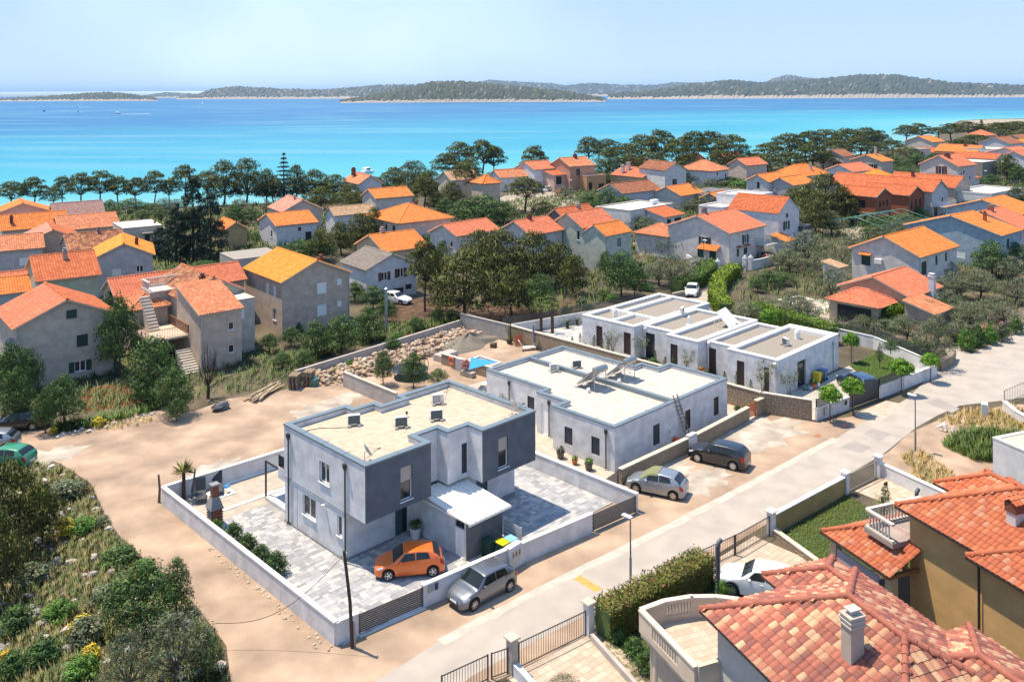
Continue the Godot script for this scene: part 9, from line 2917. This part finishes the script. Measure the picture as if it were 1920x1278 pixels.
	grove("shrub",3,"green shrub right of the pinkish beige house",[[51.6,87.0,.50,1.96],[58.0,77.0,.75,.90],[55.7,76.4,.52,.63]])
	grove("shrub",3,"green shrub right of the rambling terrace house",[[47.6,74.2,.58,1.05],[48.9,72.9,.58,.94]])
	grove("leafy",3,"leafy tree left of the white bungalow",[[49.7,63.6,.42,1.46],[51.9,62.7,.34,.83],[52.0,53.3,.32,1.20]])
func grove(kind:String,kinds:int,label:String,rows:Array)->void:
	for i in rows.size():
		var r:Array=rows[i]
		var o:=plant("%s%d" % [kind,i % kinds],label,r[0],r[1],r[2],r[3])
		if rows.size()>1: o.set_meta("group",label)
func scrub()->void:
	var wild:=PackedVector2Array([Vector2(15.41,70.51),Vector2(19.56,70.7),Vector2(20.94,68.02),Vector2(21.31,63.42),Vector2(20.47,59.17),Vector2(20.03,55.64),Vector2(20.01,51.17),Vector2(20.21,47.78),Vector2(20.13,44.75),Vector2(19.69,40.79),Vector2(18.04,36.14),Vector2(9.12,41.93)])
	sheet("scrubland","dry scrubby slope left of the dirt lane",wild,.006,grainy("scrub_soil",Color(.24,.2,.1),.95,"fine_hard",2.0,"blotch_hard",7.0,5.0))
	tufts("wild_grass","dense wild grass and weeds left of the dirt lane",wild,6500,.34,[Color(.07,.11,.02),Color(.1,.13,.03),Color(.05,.09,.02),Color(.14,.13,.045),Color(.2,.16,.07)],8)
	stones("field_stones","pale limestone rubble scattered through the scrub",wild,420,.08,.4,[Color(.6,.55,.48),Color(.5,.45,.4),Color(.66,.6,.53)])
	plant("pine0","large pine at the left edge above the scrub",14.61,56.98,.39,1.58)
	plant("pine1","lower pine beside the large one at the left edge",16.57,58.02,.25,1.53)
	plant("pine2","pine crown cut by the left edge of the scrub",12.76,52.81,.29,1.77)
	plant("leafy0","broad green bush in the scrub by the lane",17.39,44.9,.62,.98)
	plant("leafy1","upright sprays of green bush nearest the lane",19.28,44.93,.29,1.82)
	plant("olive2","large grey-green bush at the bottom beside the lane",16.84,39.28,.69,1.13)
	plant("olive0","grey-green bush at the bottom left of the largest",15,40.13,.45,1.48)
	plant("leafy1","dark green bush at the lane edge near the bottom",18.04,39.11,.29,1.41)
	plant("shrub2","green bush at the scrub tip by the stones",19.36,63.13,1.51,.55)
	plant("shrub0","bush under the left pine",17.54,62.3,1.15,.79)
	plant("shrub1","bush beside the yellow broom",18.57,57.38,1.03,.65)
	plant("shrub2","bush at the lane bend",19.88,57.48,.68,.57)
	plant("shrub0","yellow-green bush along the lane middle",19.06,52.12,1.25,.5)
	plant("shrub1","small bush by the orange blossoms",19.72,50.26,.72,.6)
	plant("shrub2","dark bush under the pine shadow",14.81,53.63,1.09,.63)
	plant("shrub0","bush at the left edge lower down",12.89,49.39,.99,.79)
	plant("shrub1","bush in the middle of the scrub",14.74,48.82,.91,.7)
	plant("shrub2","pale bush in the lower scrub",15.11,45.96,1.07,.71)
	plant("shrub0","green bush low in the scrub",13.07,45.69,.94,.79)
	plant("shrub1","bush near the bottom edge stones",13.96,43.19,.91,.71)
	plant("shrub2","bush left of the broad green one",17.04,48.52,.94,.7)
	plant("shrub0","bush in the bottom left corner",11.7,45.71,.78,.92)
	plant("flower1","yellow broom by the stones at the lane",17.87,57.62,.76,.79)
	plant("flower1","yellow broom in the middle of the scrub",15.07,46.6,.67,.83)
	plant("flower1","yellow broom in the lower left corner",11.63,46.31,.53,.98)
	plant("flower1","yellow broom near the bottom of the scrub",14.72,44.05,.54,.86)
	plant("flower2","red-orange bush at the scrub tip",20.71,62.88,.31,1.02)
	plant("flower2","orange blossoms beside the lane",18.81,49.63,.34,.67)
	plant("flower1","yellow flowers at the garden bed edge",25.68,74.74,.59,.77)
	plant("flower1","yellow flowers under the garden tree",22.93,79.16,.51,1.35)
	plant("flower1","yellow flowers beside the black estate car",22.48,75.59,.41,1.08)
	tufts("dry_grass","dry yellow grass round the sandy verge lamp",PackedVector2Array([Vector2(65.96,25.62),Vector2(68.09,25.25),Vector2(66.83,22.9),Vector2(64.6,21.09),Vector2(62.37,21.38),Vector2(62.94,23.35)]),260,.4,[Color(.42,.3,.13),Color(.36,.26,.12),Color(.28,.23,.09),Color(.2,.2,.06)],7)
	tufts("dry_grass","dry grass and weeds on the rubble by the utility box",PackedVector2Array([Vector2(75.41,26.25),Vector2(79.85,25.19),Vector2(83.11,22.8),Vector2(81.59,20.01),Vector2(76.63,18.8),Vector2(74.31,21.14),Vector2(74.9,23.24)]),700,.4,[Color(.42,.3,.13),Color(.36,.26,.12),Color(.28,.23,.09),Color(.2,.2,.06)],7)
	tufts("ground_cover","dense green creeping bush on the sandy verge",PackedVector2Array([Vector2(70.19,24.13),Vector2(73.32,23.92),Vector2(75.8,22.34),Vector2(76.78,20.13),Vector2(71.48,18.75),Vector2(69.07,21.44)]),1500,.55,[Color(.05,.1,.02),Color(.07,.13,.025),Color(.04,.08,.02),Color(.1,.12,.03)],7)
	stones("field_stones","pale rubble on the sandy verge by the utility box",PackedVector2Array([Vector2(73.6,26.45),Vector2(77.27,25.2),Vector2(80.43,22.87),Vector2(76.04,20.87),Vector2(72.56,22.9)]),160,.06,.3,[Color(.66,.58,.48),Color(.58,.5,.4),Color(.7,.66,.6)])
	tufts("dry_grass","dry weeds in the sandy lot by the garden edge",PackedVector2Array([Vector2(25.62,76.44),Vector2(28.86,75.75),Vector2(29.42,72.62),Vector2(27.17,72.43),Vector2(25.19,73.95)]),160,.3,[Color(.42,.3,.13),Color(.36,.26,.12),Color(.28,.23,.09),Color(.2,.2,.06)],7)
	tufts("garden_plants","low vegetable plants on the red garden soil",PackedVector2Array([Vector2(27.23,83.95),Vector2(32.28,83.39),Vector2(31.59,78.55),Vector2(28.35,78.61),Vector2(26,79.53)]),140,.42,[Color(.05,.1,.02),Color(.07,.13,.025),Color(.04,.08,.02),Color(.1,.12,.03)],7)
	tufts("garden_plants","green border plants along the vegetable garden edge",PackedVector2Array([Vector2(23.03,77.41),Vector2(25.94,76.13),Vector2(30.83,76.1),Vector2(30.38,74.75),Vector2(25.44,74.66),Vector2(22.48,75.59)]),420,.55,[Color(.06,.13,.02),Color(.09,.16,.03),Color(.05,.09,.02)],7)
	stones("field_stones","stone edging of the vegetable garden",PackedVector2Array([Vector2(22.59,75.94),Vector2(25.52,74.9),Vector2(30.42,75.07),Vector2(30.17,74.25),Vector2(25.26,73.89),Vector2(22.3,74.7)]),70,.1,.3,[Color(.66,.58,.48),Color(.58,.5,.4),Color(.7,.66,.6)])
	tufts("undergrowth","green undergrowth between the houses on the left",PackedVector2Array([Vector2(30.5,133.47),Vector2(45.04,127.74),Vector2(53.33,129.44),Vector2(46.94,88.16),Vector2(47.43,72.07),Vector2(42.84,72.29),Vector2(31.01,75.38),Vector2(23.8,79.99),Vector2(19.95,87.45)]),5000,.5,[Color(.05,.1,.02),Color(.07,.13,.025),Color(.04,.08,.02),Color(.1,.12,.03)],7)
	tufts("undergrowth","green undergrowth under the left town trees",PackedVector2Array([Vector2(48.35,211.34),Vector2(84.2,204.23),Vector2(116.56,163.71),Vector2(108.2,129.07),Vector2(92.04,114.01),Vector2(84.77,128.64),Vector2(67.38,126.46),Vector2(53.33,129.44),Vector2(49.29,165.29),Vector2(40,174.89)]),6000,.9,[Color(.05,.1,.02),Color(.07,.13,.025),Color(.04,.08,.02),Color(.1,.12,.03)],6)
	tufts("undergrowth","green undergrowth in the middle of the town",PackedVector2Array([Vector2(125.04,154.82),Vector2(199.77,158.26),Vector2(202.15,117.8),Vector2(148.9,86.81),Vector2(124.2,87.92),Vector2(96.73,74.82),Vector2(81.39,69.56),Vector2(73.16,74.35),Vector2(93.92,112.07)]),6000,.9,[Color(.05,.1,.02),Color(.07,.13,.025),Color(.04,.08,.02),Color(.1,.12,.03)],6)
	tufts("undergrowth","green undergrowth of the right half of the town",PackedVector2Array([Vector2(205.65,162.92),Vector2(421.12,110.97),Vector2(204.85,48.16),Vector2(118.72,27.95),Vector2(99.64,34.65),Vector2(91.48,42.93),Vector2(94.71,52.4),Vector2(110.6,70.69),Vector2(148.9,86.81),Vector2(149.54,105.83)]),12000,.9,[Color(.05,.1,.02),Color(.07,.13,.025),Color(.04,.08,.02),Color(.1,.12,.03)],6)
	tufts("undergrowth","undergrowth along the shore under the pines",PackedVector2Array([Vector2(53.25,232.68),Vector2(86.2,209.06),Vector2(123.61,197.48),Vector2(172.6,198.25),Vector2(230.33,196.59),Vector2(316.45,161.12),Vector2(548.3,149.85),Vector2(466.58,113.96),Vector2(385.43,105.37),Vector2(231.74,135.03),Vector2(180.61,174.48),Vector2(112.07,179.07),Vector2(78.73,190.98),Vector2(48.35,211.34)]),5000,1.1,[Color(.05,.1,.02),Color(.07,.13,.025),Color(.04,.08,.02),Color(.1,.12,.03)],6)
	tufts("undergrowth","weeds behind the low concrete wall",PackedVector2Array([Vector2(45.36,76.51),Vector2(51.37,78.03),Vector2(67.84,78.03),Vector2(69.3,79.7),Vector2(60.86,83.43),Vector2(51.93,83.09),Vector2(44.73,79.59)]),1500,.5,[Color(.05,.1,.02),Color(.07,.13,.025),Color(.04,.08,.02),Color(.1,.12,.03)],7)
	tufts("dune_grass","tawny scrub over the sand spit far right",PackedVector2Array([Vector2(753.45,232.79),Vector2(831.28,235.45),Vector2(873,227.8),Vector2(689.7,168.4),Vector2(628.41,178.02),Vector2(651.14,201.2)]),900,1.6,[Color(.2,.2,.06),Color(.28,.22,.1),Color(.1,.13,.04)],6)
	var bt:=thing("bare_tree","leafless tree before the beige house with the stair tower","tree",V(35.01,0,74.71))
	var w:=Sh.new()
	w.tube([Vector3(0,-.1,0),Vector3(.1,.7,0),Vector3(.05,1.2,0)],.16,.13,8)
	obj("trunk",w,bark(Color(.1,.06,.045)),bt)
	w=Sh.new()
	for i in 22:
		var a:=TAU*i/22*.6 - 1.2
		var m:=Vector3(sin(a)*rn(.3,.9),rn(1.7,2.3),rn(-.4,.4))
		var q:=Vector3(m.x*rn(1.4,2.0),rn(3.2,5.2) - absf(m.x)*1.2,m.z*2.2)
		w.tube([Vector3(.05,1.15,0),m,q],.05,.01,5)
		for j in 4:
			var p:=m.lerp(q,rn(.2,.8))
			w.tube([p,p+Vector3(rn(-.5,.5),rn(.4,1.0),rn(-.4,.4))],.014,.004,4)
	w.tube([Vector3(.1,.9,0),Vector3(1.2,1.5,.3),Vector3(2.6,1.7,.4)],.06,.015,5)
	obj("branches",w,bark(Color(.1,.06,.045)),bt)
	plant("palm0","small fan palm left of the pallet stacks",43.42,78,.62,.6)
	var ft:=thing("flue_post","grey flue post rising from bushes behind the yard","post",V(59.93,0,81.74))
	w=Sh.new()
	w.tube([Vector3.ZERO,Vector3(0,4.6,0)],.16,.16,10)
	w.lathe([Vector2(.24,4.6),Vector2(.26,4.75),Vector2(.0,4.95)],10)
	obj("pipe",w,plain("zinc_pipe",Color(.3,.36,.4),.4,.4),ft)
